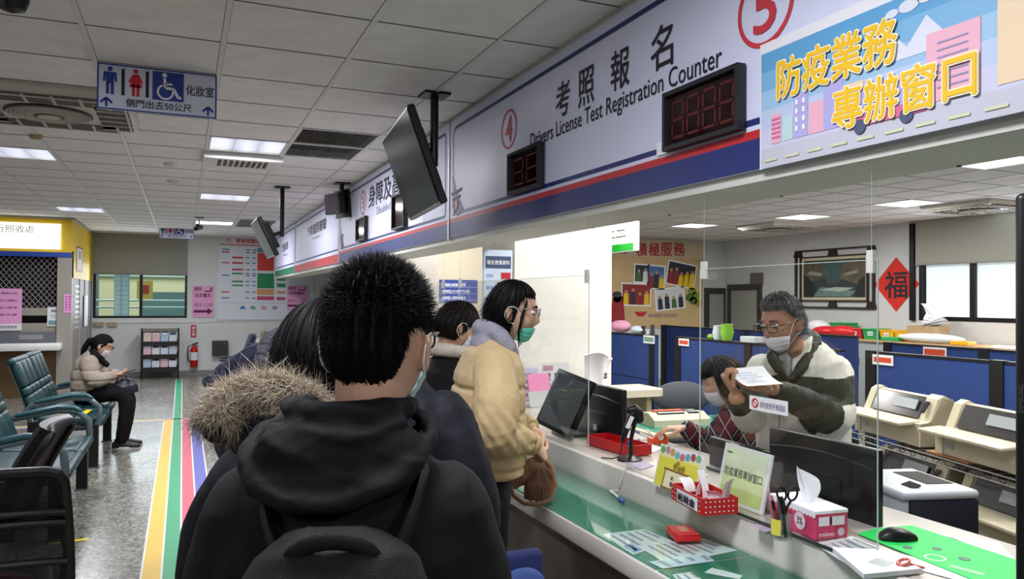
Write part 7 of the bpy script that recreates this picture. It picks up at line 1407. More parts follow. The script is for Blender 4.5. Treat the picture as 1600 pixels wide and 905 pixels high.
for s_ in (-1, 1): mb = MB(); mb.tube([L(s_*.075, -.175, 1.26), L(s_*.10, -.13, 1.315), L(s_*.115, -.06, 1.35), L(s_*.12, .04, 1.32), L(s_*.13, .13, 1.22), L(s_*.15, .165, 1.08)], [(.028, .008)]*6, BLK2, 10, up=TR_[:, 0]*s_); mb.build('shoulder_strap', BLK2, t, True)

# ------------------------------------------------------------------ 2 the fur hooded parka, 3 the navy coat
hc = J(508, 562, 1.74); R2_ = azR(D2R(38)); HR = azR(D2R(52)); base = V3(hc[0]-.03, hc[1]-.03, 0); L = lambda x, y, z: base+R2_@V3(x, y, z)
p = person(base, 'person in a navy parka with a fur trimmed hood, dark hair')
rows = [(L(0, 0, .62), .235, .17), (L(0, 0, .9), .235, .165), (L(0, 0, 1.08), .225, .155), (L(0, 0, 1.18), .20, .14), (L(0, 0, 1.235), .14, .11), (L(0, .01, 1.28), .085, .085)]
arms = [[L(s_*.165, 0, 1.17), L(s_*.235, 0, 1.06), L(s_*.255, .0, .92), L(s_*.21, .14, .80)] for s_ in (-1, 1)]
b = MB(); add_head(b, hc, HR); add_neck(b, hc, HR, L(0, 0, 1.22)); add_torso(b, [(L(0, 0, .8), .15, .10), (L(0, 0, 1.15), .15, .09), (L(0, 0, 1.22), .07, .07)], R2_)
for a_ in arms: add_limb(b, a_, [.05, .045, .04, .03]); add_hand(b, a_[-1], R2_@V3(0, 1, -.5), V3(0, 0, -1), R2_@V3(0, 0, 1))
ground_legs(b, L(0, 0, .80), .085, R2_, [(L(-.10, -.08, 0), L(-.11, .16, 0)), (L(.10, -.08, 0), L(.11, .16, 0))], p, TRB); fuse(b, 'body', SKIN, p, .008, 4)
j = MB(); add_torso(j, rows, R2_); [add_limb(j, a_, [.082, .078, .070, .056]) for a_ in arms]; fuse(j, 'parka', NVY, p, .010, 6, folds(13, .007, 5))
def bob(D): 
    f = D[..., 1]; z = D[..., 2]; t = sstep(0, .25, z-np.where(f > .35, .42, -1.2+1.3*np.clip(f+.25, 0, .6))); return -.006+t*(.024+.008*sstep(.3, -.8, f))
hair_cap('hair', hc, HR, bob, HAIRB, p, 1.02, strand=(2600, .05, .0011, lambda D: np.stack([D[:, 0]*.2, -.2+0*D[:, 1], -1+0*D[:, 2]], 1), .15, .1, .1), seed=5)
hd = MB(); fr = [J(340, 664, 1.56), J(350, 640, 1.58), J(376, 622, 1.60), J(408, 613, 1.60), J(446, 618, 1.58), J(478, 636, 1.57), J(506, 660, 1.60)]
add_limb(hd, [q-V3(0, 0, .012) for q in fr], [.030, .036, .040, .042, .040, .038, .034], 14); hd.ell(J(430, 668, 1.60), (.13, .07, .08), R2_, None, 24, 14); add_limb(hd, [L(-.10, -.03, 1.27), L(-.04, -.10, 1.26), L(.06, -.10, 1.26), L(.11, 0, 1.28)], [.035, .045, .045, .035]); hd_o = fuse(hd, 'hood', NVY, p, .007, 5, folds(14, .005, 8))
fu = MB(); rg = np.random.default_rng(2); P = np.array(fr); K = len(P)-1; n = 13000; tt = rg.uniform(0, K, n); i0 = np.minimum(tt.astype(int), K-1); fr_ = (tt-i0)[:, None]; cen = P[i0]*(1-fr_)+P[i0+1]*fr_; tan = P[i0+1]-P[i0]; tan /= np.linalg.norm(tan, axis=1, keepdims=True)
a1 = np.cross(tan, -CF); a1 /= np.linalg.norm(a1, axis=1, keepdims=True); a2 = np.cross(tan, a1); th = rg.uniform(0, 2*PI, n); rad = a1*np.cos(th)[:, None]+a2*np.sin(th)[:, None]
mid = J(425, 655, 1.62); outw = cen-mid; outw /= np.linalg.norm(outw, axis=1, keepdims=True)
dr = rad*.75+outw*.35+V3(0, 0, -.35)+tan*rg.normal(0, .35, (n, 1))-CF*.1
cm = rg.choice(4, n, p=[.38, .30, .20, .12]); fm = [mat('fur%d' % k, c_, .8) for k, c_ in enumerate(((.60, .54, .45), (.71, .65, .56), (.42, .36, .30), (.86, .83, .77)))]
for k in range(4): q = cm == k; strands(fu, (cen+rad*.031)[q], dr[q], rg.uniform(.020, .038, q.sum()), .0010, fm[k], .35, .9, 3, rg)
fu.build('fur_trim', None, hd_o, True, angle=0)

hc = J(602, 500, 2.14); R3_ = azR(D2R(50)); HR = azR(D2R(60)); base = V3(hc[0], hc[1], 0); L = lambda x, y, z: base+R3_@V3(x, y, z)
p = person(base, 'person in a plain dark navy coat mostly hidden behind the man in black'); p['label'] = 'person in a plain navy coat, head hidden behind the black hooded jacket'
rows = [(L(0, 0, .70), .205, .15), (L(0, 0, .95), .225, .155), (L(0, 0, 1.15), .235, .155), (L(0, 0, 1.27), .215, .14), (L(0, 0, 1.33), .15, .11), (L(0, .01, 1.38), .085, .085)]
arms = [[L(s_*.185, 0, 1.26), L(s_*.25, 0, 1.13), L(s_*.255, .06, .99), L(s_*.12, .24, 1.0)] for s_ in (-1, 1)]
b = MB(); add_head(b, hc, HR); add_neck(b, hc, HR, L(0, 0, 1.30)); add_torso(b, [(L(0, 0, .8), .15, .10), (L(0, 0, 1.22), .15, .09), (L(0, 0, 1.30), .07, .07)], R3_)
for a_ in arms: add_limb(b, a_, [.05, .045, .04, .03]); add_hand(b, a_[-1], R3_@V3(0, 1, -.2), V3(0, 0, -1), R3_@V3(0, 0, 1))
ground_legs(b, L(0, 0, .84), .09, R3_, [(L(-.10, -.08, 0), L(-.11, .16, 0)), (L(.10, -.08, 0), L(.11, .16, 0))], p, TRB); fuse(b, 'body', SKIN, p, .009, 4)
j = MB(); add_torso(j, rows, R3_); [add_limb(j, a_, [.085, .082, .074, .058]) for a_ in arms]; add_limb(j, [L(-.09, .03, 1.38), L(-.05, -.08, 1.37), L(.05, -.08, 1.37), L(.09, .03, 1.38)], [.03, .035, .035, .03]); fuse(j, 'coat', NVY, p, .010, 6, folds(17, .007, 5))
hair_cap('hair', hc, HR, short_hair, HAIRB, p, 1.0, strand=(1500, .012, .0012, comb, .2, .2, .1), seed=6)

# ------------------------------------------------------------------ 4 the woman in the beige coat
BEI = fabric('coat_beige', (.73, .635, .47), .6); GRYH = fabric('hoodie_grey', (.56, .55, .60), .85); d = 2.85
hc = J(803, 488, d); R4 = azR(D2R(100)); HR = azR(D2R(117), .14); tb = J(762, 640, d); base = V3(tb[0], tb[1], 0); L = lambda f, r, z: base+R4@V3(r, f, z); K = .00236
p = person(base, 'person in a beige padded coat and teal mask leaning at the counter')
zz = lambda py: 1.53-(py-490)*K; ff = lambda px: (px-762)*K
rows = [(L(ff(768), 0, zz(735)), .205, .110), (L(ff(764), 0, zz(690)), .215, .135), (L(ff(760), 0, zz(640)), .212, .135), (L(ff(764), 0, zz(590)), .205, .125), (L(ff(770), 0, zz(560)), .185, .105), (L(ff(776), 0, zz(545)), .13, .085), (L(ff(782), 0, zz(532)), .080, .070)]
shR, shL = L(ff(757), .165, zz(575)), L(ff(772), -.165, zz(575)); elR, elL = L(ff(752), .235, zz(660)), L(ff(785), -.235, zz(655)); wrR, wrL = L(ff(818), .13, zz(685)), L(ff(830), -.02, zz(672)); meet = L(ff(858), .05, zz(706))
b = MB(); add_head(b, hc, HR, .90); add_neck(b, hc, HR, L(ff(779), 0, zz(548)), .045); add_torso(b, [(L(-.03, 0, .90), .12, .07), (L(-.02, 0, 1.0), .13, .08), (L(0, 0, 1.1), .14, .10), (L(0, 0, 1.28), .15, .09), (L(ff(776), 0, zz(550)), .06, .06)], R4)
for a_, w_, ps in (((shR, elR, wrR), wrR, V3(0, 0, -.6)-R4[:, 0]*.6), ((shL, elL, wrL), wrL, V3(0, 0, -.6)+R4[:, 0]*.6)):
    add_limb(b, a_, [.05, .042, .027]); add_hand(b, w_+unit(meet-w_)*.018, unit(meet-w_)*1+V3(0, 0, -.25), ps, V3(0, 0, .6)+R4[:, 1]*.5, (.65, .85, .7), .92, .9, .02)
ground_legs(b, L(-.03, 0, .86), .085, R4, [(L(-.16, -.09, 0), L(.06, -.10, 0)), (L(-.12, .09, 0), L(.10, .10, 0))], p, TRB, (.085, .062, .048)); fuse(b, 'body', SKIN, p, .0036, 3)
j = MB(); add_torso(j, rows, R4); slv = MB(); add_limb(slv, [shR+V3(0, 0, .02), (shR+elR)/2+R4[:, 0]*.035, elR+R4[:, 0]*.02, (elR+wrR)/2+R4[:, 0]*.01, wrR], [.074, .084, .076, .062, .036]); add_limb(j, [shL, (shL+elL)/2, elL, (elL+wrL)/2, wrL], [.088, .084, .076, .060, .036])
seams = [zz(v) for v in (602, 640, 682, 722)]; ffold = folds(21, .0045, 7); ffine = folds(22, .0012, 22)
def quilt(P, N): 
    d_ = np.zeros(len(P)); side = np.abs((P-base)@R4[:, 0]); tor = sstep(.24, .20, side)
    for s_ in seams: d_ -= .010*np.exp(-((P[:, 2]-s_)/.009)**2)*tor
    arm = sstep(.16, .20, side); elb = np.exp(-((P[:, 2]-zz(655))/.09)**2); fw_ = (P-base)@R4[:, 1]
    return d_+ffold(P)*(.7+.9*elb)+ffine(P)*.8+.0022*arm*elb*np.sin((fw_*1.2+P[:, 2]*.8)*120+20*side)
fuse(j, 'coat', BEI, p, .006, 4, quilt); fuse(slv, 'sleeve', BEI, p, .006, 4, quilt)
mb = MB()
for w_, e_ in ((wrR, elR), (wrL, elL)): t_ = unit(w_-e_); mb.tube([w_-t_*.012, w_+t_*.006, w_+t_*.020], [.044, .043, .036], BEI, 20); mb.build('cuff', BEI, p, True); mb = MB()
h = MB(); add_limb(h, [L(ff(797), .06, zz(560)), L(ff(786), .088, zz(540)), L(ff(768), .07, zz(520)), L(ff(752), .0, zz(515)), L(ff(768), -.07, zz(520)), L(ff(786), -.088, zz(540)), L(ff(797), -.06, zz(560))], [.022, .030, .036, .040, .036, .03, .022]); h.ell(L(ff(752), 0, zz(545)), (.10, .045, .075), R4, None, 24, 14); add_limb(h, [L(ff(797), .05, zz(560)), L(ff(806), .035, zz(585))], [.026, .018]); add_limb(h, [L(ff(797), -.05, zz(560)), L(ff(806), -.035, zz(585))], [.026, .018]); fuse(h, 'hoodie', GRYH, p, .006, 4, folds(23, .006, 10))
mb = MB(); fz = [L(.128+ff(762), .0, zz(v)) for v in (600, 640, 690, 725)]; mb.tube([q+R4[:, 0]*.03 for q in fz], .006, mat('zip_beige', (.62, .50, .33), .5), 6); mb.build('zip', None, p, True)
def bobw(D):
    f = D[..., 1]; z = D[..., 2]; a = np.abs(D[..., 0]); line = -1.1+1.62*sstep(-.20, .42, f); t = sstep(-.02, .20, z-line); return -.006+t*(.015+.012*sstep(.2, -.8, f)+.005*sstep(0, 1, z))
hair_cap('hair', hc, HR, bobw, HAIRB, p, .90, strand=(2600, .045, .0010, lambda D: np.stack([D[:, 0]*.25, -.45+.35*(D[:, 1] > .3), -1+0*D[:, 2]], 1), .10, .1, .1), seed=7)
mb = MB(); HL = lambda x, y, z: hc+HR@V3(x, y, z)
for s_ in (-1, 1): mb.tube([HL(s_*.060, .045, .05), HL(s_*.071, .036, -.01), HL(s_*.068, .032, -.07), HL(s_*.058, .040, -.12)], [.004, .006, .005, .002], HAIRB, 8)
mb.build('side_lock', HAIRB, p, True)
add_mask(hc, HR, MASKT, p, -66, -24, .92); add_glasses(hc, HR, p, mat('glasses_clear', (.55, .50, .48), .2), s=.91); add_eyes(hc, HR, p, s=.90)
# the handbag on the counter
c = onz(842, 781, CZ+.0125); LEA = mat('leather_brown', (.42, .29, .20), .5, noise=.12, nscale=14, bump=.2, bscale=90); LEA2 = mat('leather_tan', (.55, .40, .30), .45); t = thing('handbag', c, 'brown leather handbag with a tan strap held on the counter by the beige coat woman', 'handbag'); BR_ = np.stack([unit(V3(CR[0], CR[1], 0)), unit(V3(CF[0], CF[1], 0)), V3(0, 0, 1)], 1); P = lambda x, y, z: c+BR_@V3(x, y, z)
g = MB(); add_torso(g, [(P(.0, 0, .005), .060, .045), (P(0, 0, .06), .058, .040), (P(.005, 0, .11), .048, .030), (P(.012, 0, .15), .034, .016), (P(.016, 0, .17), .024, .010)], BR_); fuse(g, 'pouch', LEA, t, .004, 3, folds(25, .003, 14, stretch=(1.6, 1.6, .4)))
g = MB(); add_limb(g, [P(-.125, .02, .055), P(-.07, .02, .095), P(-.01, .01, .135), P(.01, 0, .16)], [.030, .045, .040, .020]); fuse(g, 'flap', LEA2, t, .004, 3, folds(26, .005, 18))
mb = MB(); mb.tube([P(.018, -.02, .172), P(.05, -.05, .14), P(.062, -.06, .07), P(.045, -.075, .02), P(-.01, -.09, .004), P(-.06, -.085, .006), P(-.10, -.06, .03), P(-.115, -.01, .06)], [(.008, .003)]*8, LEA2, 8, up=CF); mb.build('strap', LEA2, t, True)
mb = MB(); mb.tube([P(.03, -.045, .13), P(.055, -.05, .09), P(.060, -.05, .06)], .006, LEA, 6, round_ends=True); mb.build('tassel', LEA, t, True)

# ------------------------------------------------------------------ 5 the woman in black further along the counter
hc = J(716, 512, 3.6); R5 = azR(D2R(75)); HR = azR(D2R(92), .30); base = V3(hc[0]-.05, hc[1]-.02, 0); L = lambda f, r, z: base+R5@V3(r, f, z)
p = person(base, 'person with a ponytail and cream collar on a black coat at the counter')
rows = [(L(0, 0, .75), .22, .15), (L(0, 0, 1.0), .22, .145), (L(0, 0, 1.15), .21, .135), (L(0, 0, 1.24), .18, .115), (L(.01, 0, 1.285), .12, .09), (L(.02, 0, 1.32), .075, .07)]
arms = [[L(0, s_*.165, 1.22), L(0, s_*.23, 1.08), L(.02, s_*.23, .97), L(.22, s_*.12, .92)] for s_ in (-1, 1)]
b = MB(); add_head(b, hc, HR, .97); add_neck(b, hc, HR, L(.02, 0, 1.27), .047); add_torso(b, [(L(0, 0, .85), .14, .1), (L(0, 0, 1.2), .14, .09), (L(0, 0, 1.27), .07, .06)], R5)
for a_ in arms: add_limb(b, a_, [.048, .042, .038, .027]); add_hand(b, a_[-1], R5@V3(-.2, 1, -.3), V3(0, 0, -1), R5@V3(0, 0, 1), s=.9)
ground_legs(b, L(0, 0, .82), .085, R5, [(L(-.10, -.09, 0), L(.12, -.10, 0)), (L(-.06, .09, 0), L(.16, .10, 0))], p, TRB); fuse(b, 'body', SKIN, p, .007, 4)
j = MB(); add_torso(j, rows, R5); [add_limb(j, a_, [.08, .076, .068, .055]) for a_ in arms]; fuse(j, 'coat', BLK, p, .009, 5, folds(41, .006, 7))
mb = MB(); add_limb(mb, [L(.10, .03, 1.30), L(.03, .085, 1.335), L(-.06, .05, 1.35), L(-.06, -.05, 1.35), L(.03, -.085, 1.335), L(.10, -.03, 1.30)], [.02, .030, .033, .033, .03, .02]); fuse(mb, 'collar', fabric('knit_cream', (.80, .76, .70), .9, .4, 120), p, .006, 3, folds(42, .004, 14))
hair_cap('hair', hc, HR, lambda D: -.006+sstep(-.02, .2, D[..., 2]-np.where(D[..., 1] > .5, .35, -.62+1.1*np.clip(D[..., 1]+.2, 0, .7)))*(.016+.008*sstep(0, -1, D[..., 1])), HAIRBR, p, 1.0, strand=(1400, .03, .001, lambda D: np.stack([D[:, 0]*.1, -1+0*D[:, 1], -.5+0*D[:, 2]], 1), .05, .1, .05), seed=8)
mb = MB(); HL = lambda x, y, z: hc+HR@V3(x, y, z); add_limb(mb, [HL(0, -.095, -.02), HL(0, -.145, -.05), HL(.01, -.155, -.12), HL(.01, -.14, -.20)], [.026, .034, .030, .010]); fuse(mb, 'ponytail', HAIRBR, p, .005, 2, folds(43, .004, 30)); add_mask(hc, HR, MASKW, p)

# ------------------------------------------------------------------ 6 the standing clerk
d = 3.40; K = d/FPX; hc = J(1222, 506, 3.36); R6 = azR(D2R(250)); HR = azR(D2R(262), .24, .03); tb = J(1250, 640, 3.5); base = V3(tb[0], tb[1], 0)
p = person(base, 'person with grey hair in a cream and dark green jacket reading a paper')
C = lambda px, py, dd=3.48: J(px, py, dd)
rows = [(C(1254, 760), .20, .145), (C(1254, 700), .205, .15), (C(1252, 650), .21, .15), (C(1249, 600), .212, .145), (C(1246, 566), .195, .125), (C(1243, 548), .14, .10), (C(1238, 532), .085, .08)]
shR, shL = C(1192, 578, 3.42), C(1302, 584, 3.54); elR, elL = C(1172, 655, 3.22), C(1302, 652, 3.32); wrR, wrL = C(1150, 622, 3.06), C(1212, 610, 3.06)
b = MB(); add_head(b, hc, HR, 1.03); add_neck(b, hc, HR, C(1242, 552), .056); add_torso(b, [(C(1252, 720), .15, .10), (C(1250, 620), .15, .1), (C(1246, 565), .15, .09), (C(1243, 552), .06, .06)], R6)
add_limb(b, [shR, elR, wrR], [.05, .042, .030]); add_limb(b, [shL, elL, wrL], [.05, .042, .030])
lft = -unit(V3(CR[0], CR[1], 0)); cf = unit(V3(CF[0], CF[1], 0))
add_hand(b, wrR+V3(0, 0, .018), V3(0, 0, 1)*.75+lft*.55, lft*.2+cf*-.1+V3(0, 0, .1)-lft*1.0, -cf, (.9, 1.0, .7), .95, .9, .02)
add_hand(b, wrL+lft*.02, lft+V3(0, 0, .12), V3(0, 0, 1), -cf, (.12, .25, .2), .98, .2, .05)
ground_legs(b, V3(base[0], base[1], .86), .09, R6, [(base+R6@V3(-.11, -.08, 0), base+R6@V3(-.12, .17, 0)), (base+R6@V3(.11, -.08, 0), base+R6@V3(.12, .17, 0))], p, TRB); fuse(b, 'body', SKIN2, p, .0036, 3)
CRM = fabric('jacket_cream', (.82, .81, .77), .6); DGR = fabric('jacket_green', (.14, .165, .14), .6)
j = MB(); add_torso(j, rows, R6); add_limb(j, [shR, (shR+elR)/2, elR, wrR-unit(wrR-elR)*.03], [.074, .070, .064, .046]); add_limb(j, [shL, (shL+elL)/2, elL, (elL+wrL)/2, wrL-unit(wrL-elL)*.02], [.092, .090, .082, .068, .046])
def pan(c_):
    v = c_-V3(0, 0, EYE); dz = v@CF; px = CX+FPX*(v@CR)/dz; 
    fw_ = (c_-base)@R6[:, 1]; z = c_[:, 2]; lx = (c_-base)@R6[:, 0]
    band = (z > 1.165-.10*np.abs(lx)) & (z < 1.262-.05*np.abs(lx)) & (fw_ > -.2)
    fore = np.array([((c_-elL)@unit(wrL-elL))]).ravel(); near = np.linalg.norm(c_-(elL+np.outer(np.clip(fore, 0, .6), unit(wrL-elL))), axis=1) < .11; sleeve = near & (fore > .05)
    cuffR = np.linalg.norm(c_-wrR, axis=1) < .085
    low = z < 1.10
    return np.where((band & ~low) | sleeve | cuffR, 1, 0)
fuse(j, 'jacket', CRM, p, .0065, 4, folds(51, .008, 7), pan, mats=[CRM, DGR])
col = MB(); add_limb(col, [C(1231, 594, 3.325), C(1214, 574, 3.315), C(1206, 556, 3.33), C(1212, 543, 3.40)], [.010, .022, .024, .020]); add_limb(col, [C(1234, 594, 3.325), C(1252, 575, 3.34), C(1268, 552, 3.38), C(1272, 530, 3.46), C(1255, 520, 3.56)], [.010, .026, .032, .032, .026]); fuse(col, 'collar', DGR, p, .006, 3, folds(52, .004, 12))
col = MB(); add_limb(col, [C(1218, 560, 3.36), C(1226, 553, 3.37), C(1244, 543, 3.40), C(1256, 528, 3.44)], [.022, .026, .026, .022]); add_limb(col, [C(1228, 560, 3.36), C(1230, 590, 3.345)], [.022, .012]); fuse(col, 'scarf', fabric('scarf_grey', (.50, .50, .50), .9), p, .005, 3, folds(53, .004, 14))
mb = MB(); mb.tube([C(1233, 590, 3.325), C(1222, 620, 3.32), C(1218, 650, 3.33), C(1217, 700, 3.34)], .004, mat('zip_silver', (.6, .6, .6), .3, .8), 6); mb.build('zip', None, p, True)
def old_hair(D):
    f = D[..., 1]; z = D[..., 2]; line = np.where(f > .3, .50+.06*f, np.where(f > -.1, .05+.9*np.clip(f+.1, 0, .4), -.55)); return -.006+sstep(0, .2, z-line)*(.018+.010*sstep(.2, 1, z))
hair_cap('hair', hc, HR, old_hair, HAIRG, p, 1.035, strand=(3000, .028, .001, lambda D: np.stack([-.6+D[:, 0]*.3, .5+.1*D[:, 1], np.where(D[:, 2] > .4, .1, -.8)], 1), .12, .1, .1), seed=9)
add_mask(hc, HR, MASKW, p, -62, -16, 1.03); add_glasses(hc, HR, p, mat('glasses_brown', (.12, .08, .07), .3), .006, .104, 1.03); add_eyes(hc, HR, p, HAIRG, 1.03, .003)
o = C(1180, 607, 2.99); u = unit(C(1223, 600, 2.96)-C(1138, 577, 3.06)); pc = [C(1137, 577, 3.06), C(1192, 572, 3.14), C(1224, 600, 3.00), C(1168, 604, 2.92)]
t = thing('paper_sheet', sum(pc)/4, 'white form held up by the grey haired clerk', 'paper'); mb = MB(); q = [np.asarray(x) for x in pc]; mb.grid(lambda a, b_: (q[0]*(1-a)+q[1]*a)*(1-b_)+(q[3]*(1-a)+q[2]*a)*b_+V3(0, 0, -.012*math.sin(PI*b_)), 8, 8, PAPER, .0008); mb.build('sheet', PAPER, t, True)
mb = MB(); G = lambda a, b_: (q[0]*(1-a)+q[1]*a)*(1-b_)+(q[3]*(1-a)+q[2]*a)*b_+V3(0, 0, -.012*math.sin(PI*b_)+.0015)
for k in range(6): b_ = .2+.1*k; mb.add([G(.15, b_), G(.15+.1*(k % 3)+.4, b_), G(.15+.1*(k % 3)+.4, b_+.025), G(.15, b_+.025)], [(0, 1, 2, 3)], PRTB)
mb.build('print', None, t)

# ------------------------------------------------------------------ 7 the seated clerk in plaid
def plaid():
    m = bpy.data.materials.new('plaid_red'); m.use_nodes = True; nt = m.node_tree; N = nt.nodes.new; Lk = nt.links.new; bs = nt.nodes['Principled BSDF']; bs.inputs['Roughness'].default_value = .85; tc = N('ShaderNodeTexCoord'); prev = None
    base_ = (*lin((.34, .09, .13)), 1)
    for rot, sc, cols in (((0, .6, .5), 17, ((.06, .07, .14), .42, .60)), ((0, -.7, .4), 17, ((.05, .06, .12), .40, .62)), ((0, .6, .5), 34, ((.75, .72, .72), .0, .055)), ((0, -.7, .4), 34, ((.70, .68, .70), .0, .05))):
        mp = N('ShaderNodeMapping'); mp.inputs['Rotation'].default_value = rot; w = N('ShaderNodeSeparateXYZ'); Lk(tc.outputs['Object'], mp.inputs['Vector']); Lk(mp.outputs[0], w.inputs[0]); mu = N('ShaderNodeMath'); mu.operation = 'MULTIPLY'; mu.inputs[1].default_value = sc*.5; Lk(w.outputs[0], mu.inputs[0]); fr = N('ShaderNodeMath'); fr.operation = 'FRACT'; Lk(mu.outputs[0], fr.inputs[0])
        g1 = N('ShaderNodeMath'); g1.operation = 'GREATER_THAN'; g1.inputs[1].default_value = cols[1]; l1 = N('ShaderNodeMath'); l1.operation = 'LESS_THAN'; l1.inputs[1].default_value = cols[2]; Lk(fr.outputs[0], g1.inputs[0]); Lk(fr.outputs[0], l1.inputs[0]); an = N('ShaderNodeMath'); an.operation = 'MULTIPLY'; Lk(g1.outputs[0], an.inputs[0]); Lk(l1.outputs[0], an.inputs[1])
        mx = N('ShaderNodeMixRGB'); Lk(an.outputs[0], mx.inputs[0]); mx.inputs[2].default_value = (*lin(cols[0]), 1)
        if prev is None: mx.inputs[1].default_value = base_
        else: Lk(prev.outputs[0], mx.inputs[1])
        prev = mx
    Lk(prev.outputs[0], bs.inputs['Base Color']); return m
PLD = plaid(); C = lambda px, py, dd=4.0: J(px, py, dd)
hc = C(1127, 598, 3.98); R7 = azR(D2R(300)); HR = azR(D2R(297), .38); tb = C(1168, 690, 4.05); base = V3(tb[0], tb[1], 0)
p = person(base, 'person in a red plaid jacket seated behind the counter, head bent down')
rows = [(C(1176, 790, 4.05), .19, .15), (C(1172, 740, 4.05), .20, .145), (C(1164, 690, 4.04), .20, .135), (C(1155, 655, 4.02), .17, .11), (C(1148, 640, 4.0), .10, .085), (C(1143, 630, 4.0), .07, .07)]
arN = [C(1140, 665, 3.86), C(1105, 690, 3.78), C(1075, 672, 3.72)]; arF = [C(1165, 668, 4.2), C(1150, 720, 4.12), C(1110, 715, 3.95)]
b = MB(); add_head(b, hc, HR, .98); add_neck(b, hc, HR, C(1148, 650, 4.0), .047); add_torso(b, [(C(1172, 780, 4.05), .14, .1), (C(1160, 670, 4.03), .14, .09), (C(1150, 648, 4.0), .06, .06)], R7)
add_limb(b, arN, [.045, .038, .027]); add_limb(b, arF, [.045, .038, .027]); add_hand(b, C(1070, 669, 3.71), lft+V3(0, 0, -.02), V3(0, 0, -1), -cf, (.25, .45, .4), .92, .4, .04); add_hand(b, arF[-1], lft, V3(0, 0, -1), -cf, (.4, .5, .5), .9)
lg = MB()
for s_ in (-1, 1):
    a = V3(base[0], base[1], .50)+R7[:, 0]*s_*.09; k = a+R7[:, 1]*.40; f_ = k+V3(0, 0, -.42); add_limb(lg, [a, k, f_], [.09, .07, .052]); b.tube([a, k, f_], [.06, .045, .035], None, 10); shoe(V3(f_[0], f_[1], 0)-R7[:, 1]*.08, V3(f_[0], f_[1], 0)+R7[:, 1]*.16, MATS['shoe_black'], p, MATS['shoe_sole'])
lg.ell(V3(base[0], base[1], .54), (.17, .14, .12), R7); lg.cyl(V3(base[0], base[1], .5), V3(base[0], base[1], .8), .13, .13); fuse(lg, 'trousers', TRB, p, .012, 4)
b.cyl(V3(base[0], base[1], .5), C(1172, 770, 4.05), .12, .12); fuse(b, 'body', SKIN, p, .0038, 3)
j = MB(); add_torso(j, rows, R7); add_limb(j, arN, [.078, .062, .046]); add_limb(j, arF, [.078, .062, .046]); fuse(j, 'jacket', PLD, p, .008, 4, folds(61, .006, 8))
hair_cap('hair', hc, HR, bob, HAIRBR, p, 1.03, strand=(2600, .05, .0011, lambda D: np.stack([D[:, 0]*.2, -.6+.4*(D[:, 1] > 0), -.8+0*D[:, 2]], 1), .12, .15, .1), seed=10); mb = MB(); HL = lambda x, y, z: hc+HR@V3(x, y, z); add_limb(mb, [HL(0, -.09, 0), HL(0, -.13, -.08), HL(.02, -.10, -.18)], [.05, .05, .02]); fuse(mb, 'back_hair', HAIRBR, p, .006, 2, folds(62, .004, 25)); add_mask(hc, HR, MASKW, p)
t = thing('task_chair', (base[0], base[1], 0), 'dark chair under the seated clerk in plaid', 'chair'); mb = MB(); mb.obox((base[0], base[1], .41), (.46, .44, .08), R7, BKL, .035, 3); mb.build('seat', BKL, t, True); mb = MB(); mb.cyl((base[0], base[1], .0), (base[0], base[1], .03), .25, .2, BKL, 20); mb.cyl((base[0], base[1], .03), (base[0], base[1], .38), .03, None, BKL, 12); mb.build('pedestal', BKL, t, True)

# ------------------------------------------------------------------ 8 the woman on the bench
d = 8.15; C = lambda px, py, dd=d: J(px, py, dd); hc = C(160, 541); R8 = azR(D2R(92)); HR = azR(D2R(94), .34); hip = C(137, 618); base = V3(hip[0], hip[1], 0)
TAU = fabric('jacket_taupe', (.62, .57, .51), .75); p = person(base, 'person in a taupe jacket sitting on the farther bench with a phone')
rows = [(C(140, 622), .19, .165), (C(138, 605), .20, .17), (C(138, 585), .20, .165), (C(141, 566), .185, .135), (C(146, 556), .12, .095), (C(150, 551), .08, .07)]
R_ = R8[:, 0]; arms = [[C(143, 566)+R_*s_*.17, C(152, 590)+R_*s_*.23, C(178, 585)+R_*s_*.10] for s_ in (-1, 1)]
knees = [C(196, 618)+R_*s_*.09 for s_ in (-1, 1)]; ank = [V3(*(C(192, 664)+R_*s_*.10)[:2], .09) for s_ in (-1, 1)]
b = MB(); add_head(b, hc, HR); add_neck(b, hc, HR, C(149, 558), .05); add_torso(b, [(C(139, 618), .15, .11), (C(142, 565), .14, .09), (C(147, 557), .06, .06)], R8); lg = MB()
for a_, s_ in zip(arms, (-1, 1)): add_limb(b, a_, [.05, .042, .03]); add_hand(b, a_[-1], R8[:, 1]+V3(0, 0, .05), V3(0, 0, 1)-R_*s_*.3, V3(0, 0, 1)-R_*s_, (.5, .6, .5), .95)
for k, a_, s_ in zip(knees, ank, (-1, 1)):
    h_ = C(140, 620)+R_*s_*.10+V3(0, 0, .02); add_limb(lg, [h_, k, a_], [.10, .082, .060]); b.tube([h_, k, a_], [.07, .055, .04], None, 10); shoe(V3(a_[0]-.09, a_[1], 0), V3(a_[0]+.18, a_[1]-.01, 0), MATS['shoe_black'], p, MATS['strap_white'] if False else mat('sole_white', (.85, .85, .84), .6))
fuse(b, 'body', SKIN, p, .006, 3); lg.ell(C(139, 618), (.17, .17, .12), R8); fuse(lg, 'trousers', TRB, p, .012, 5, folds(71, .006, 7))
j = MB(); add_torso(j, rows, R8); [add_limb(j, a_, [.095, .085, .055]) for a_ in arms]; sz = [rows[0][0][2]+v for v in (.09, .20, .31)]; f8 = folds(72, .008, 6)
fuse(j, 'jacket', TAU, p, .009, 4, lambda P, N: f8(P)-sum(.010*np.exp(-((P[:, 2]-s_)/.012)**2) for s_ in sz))
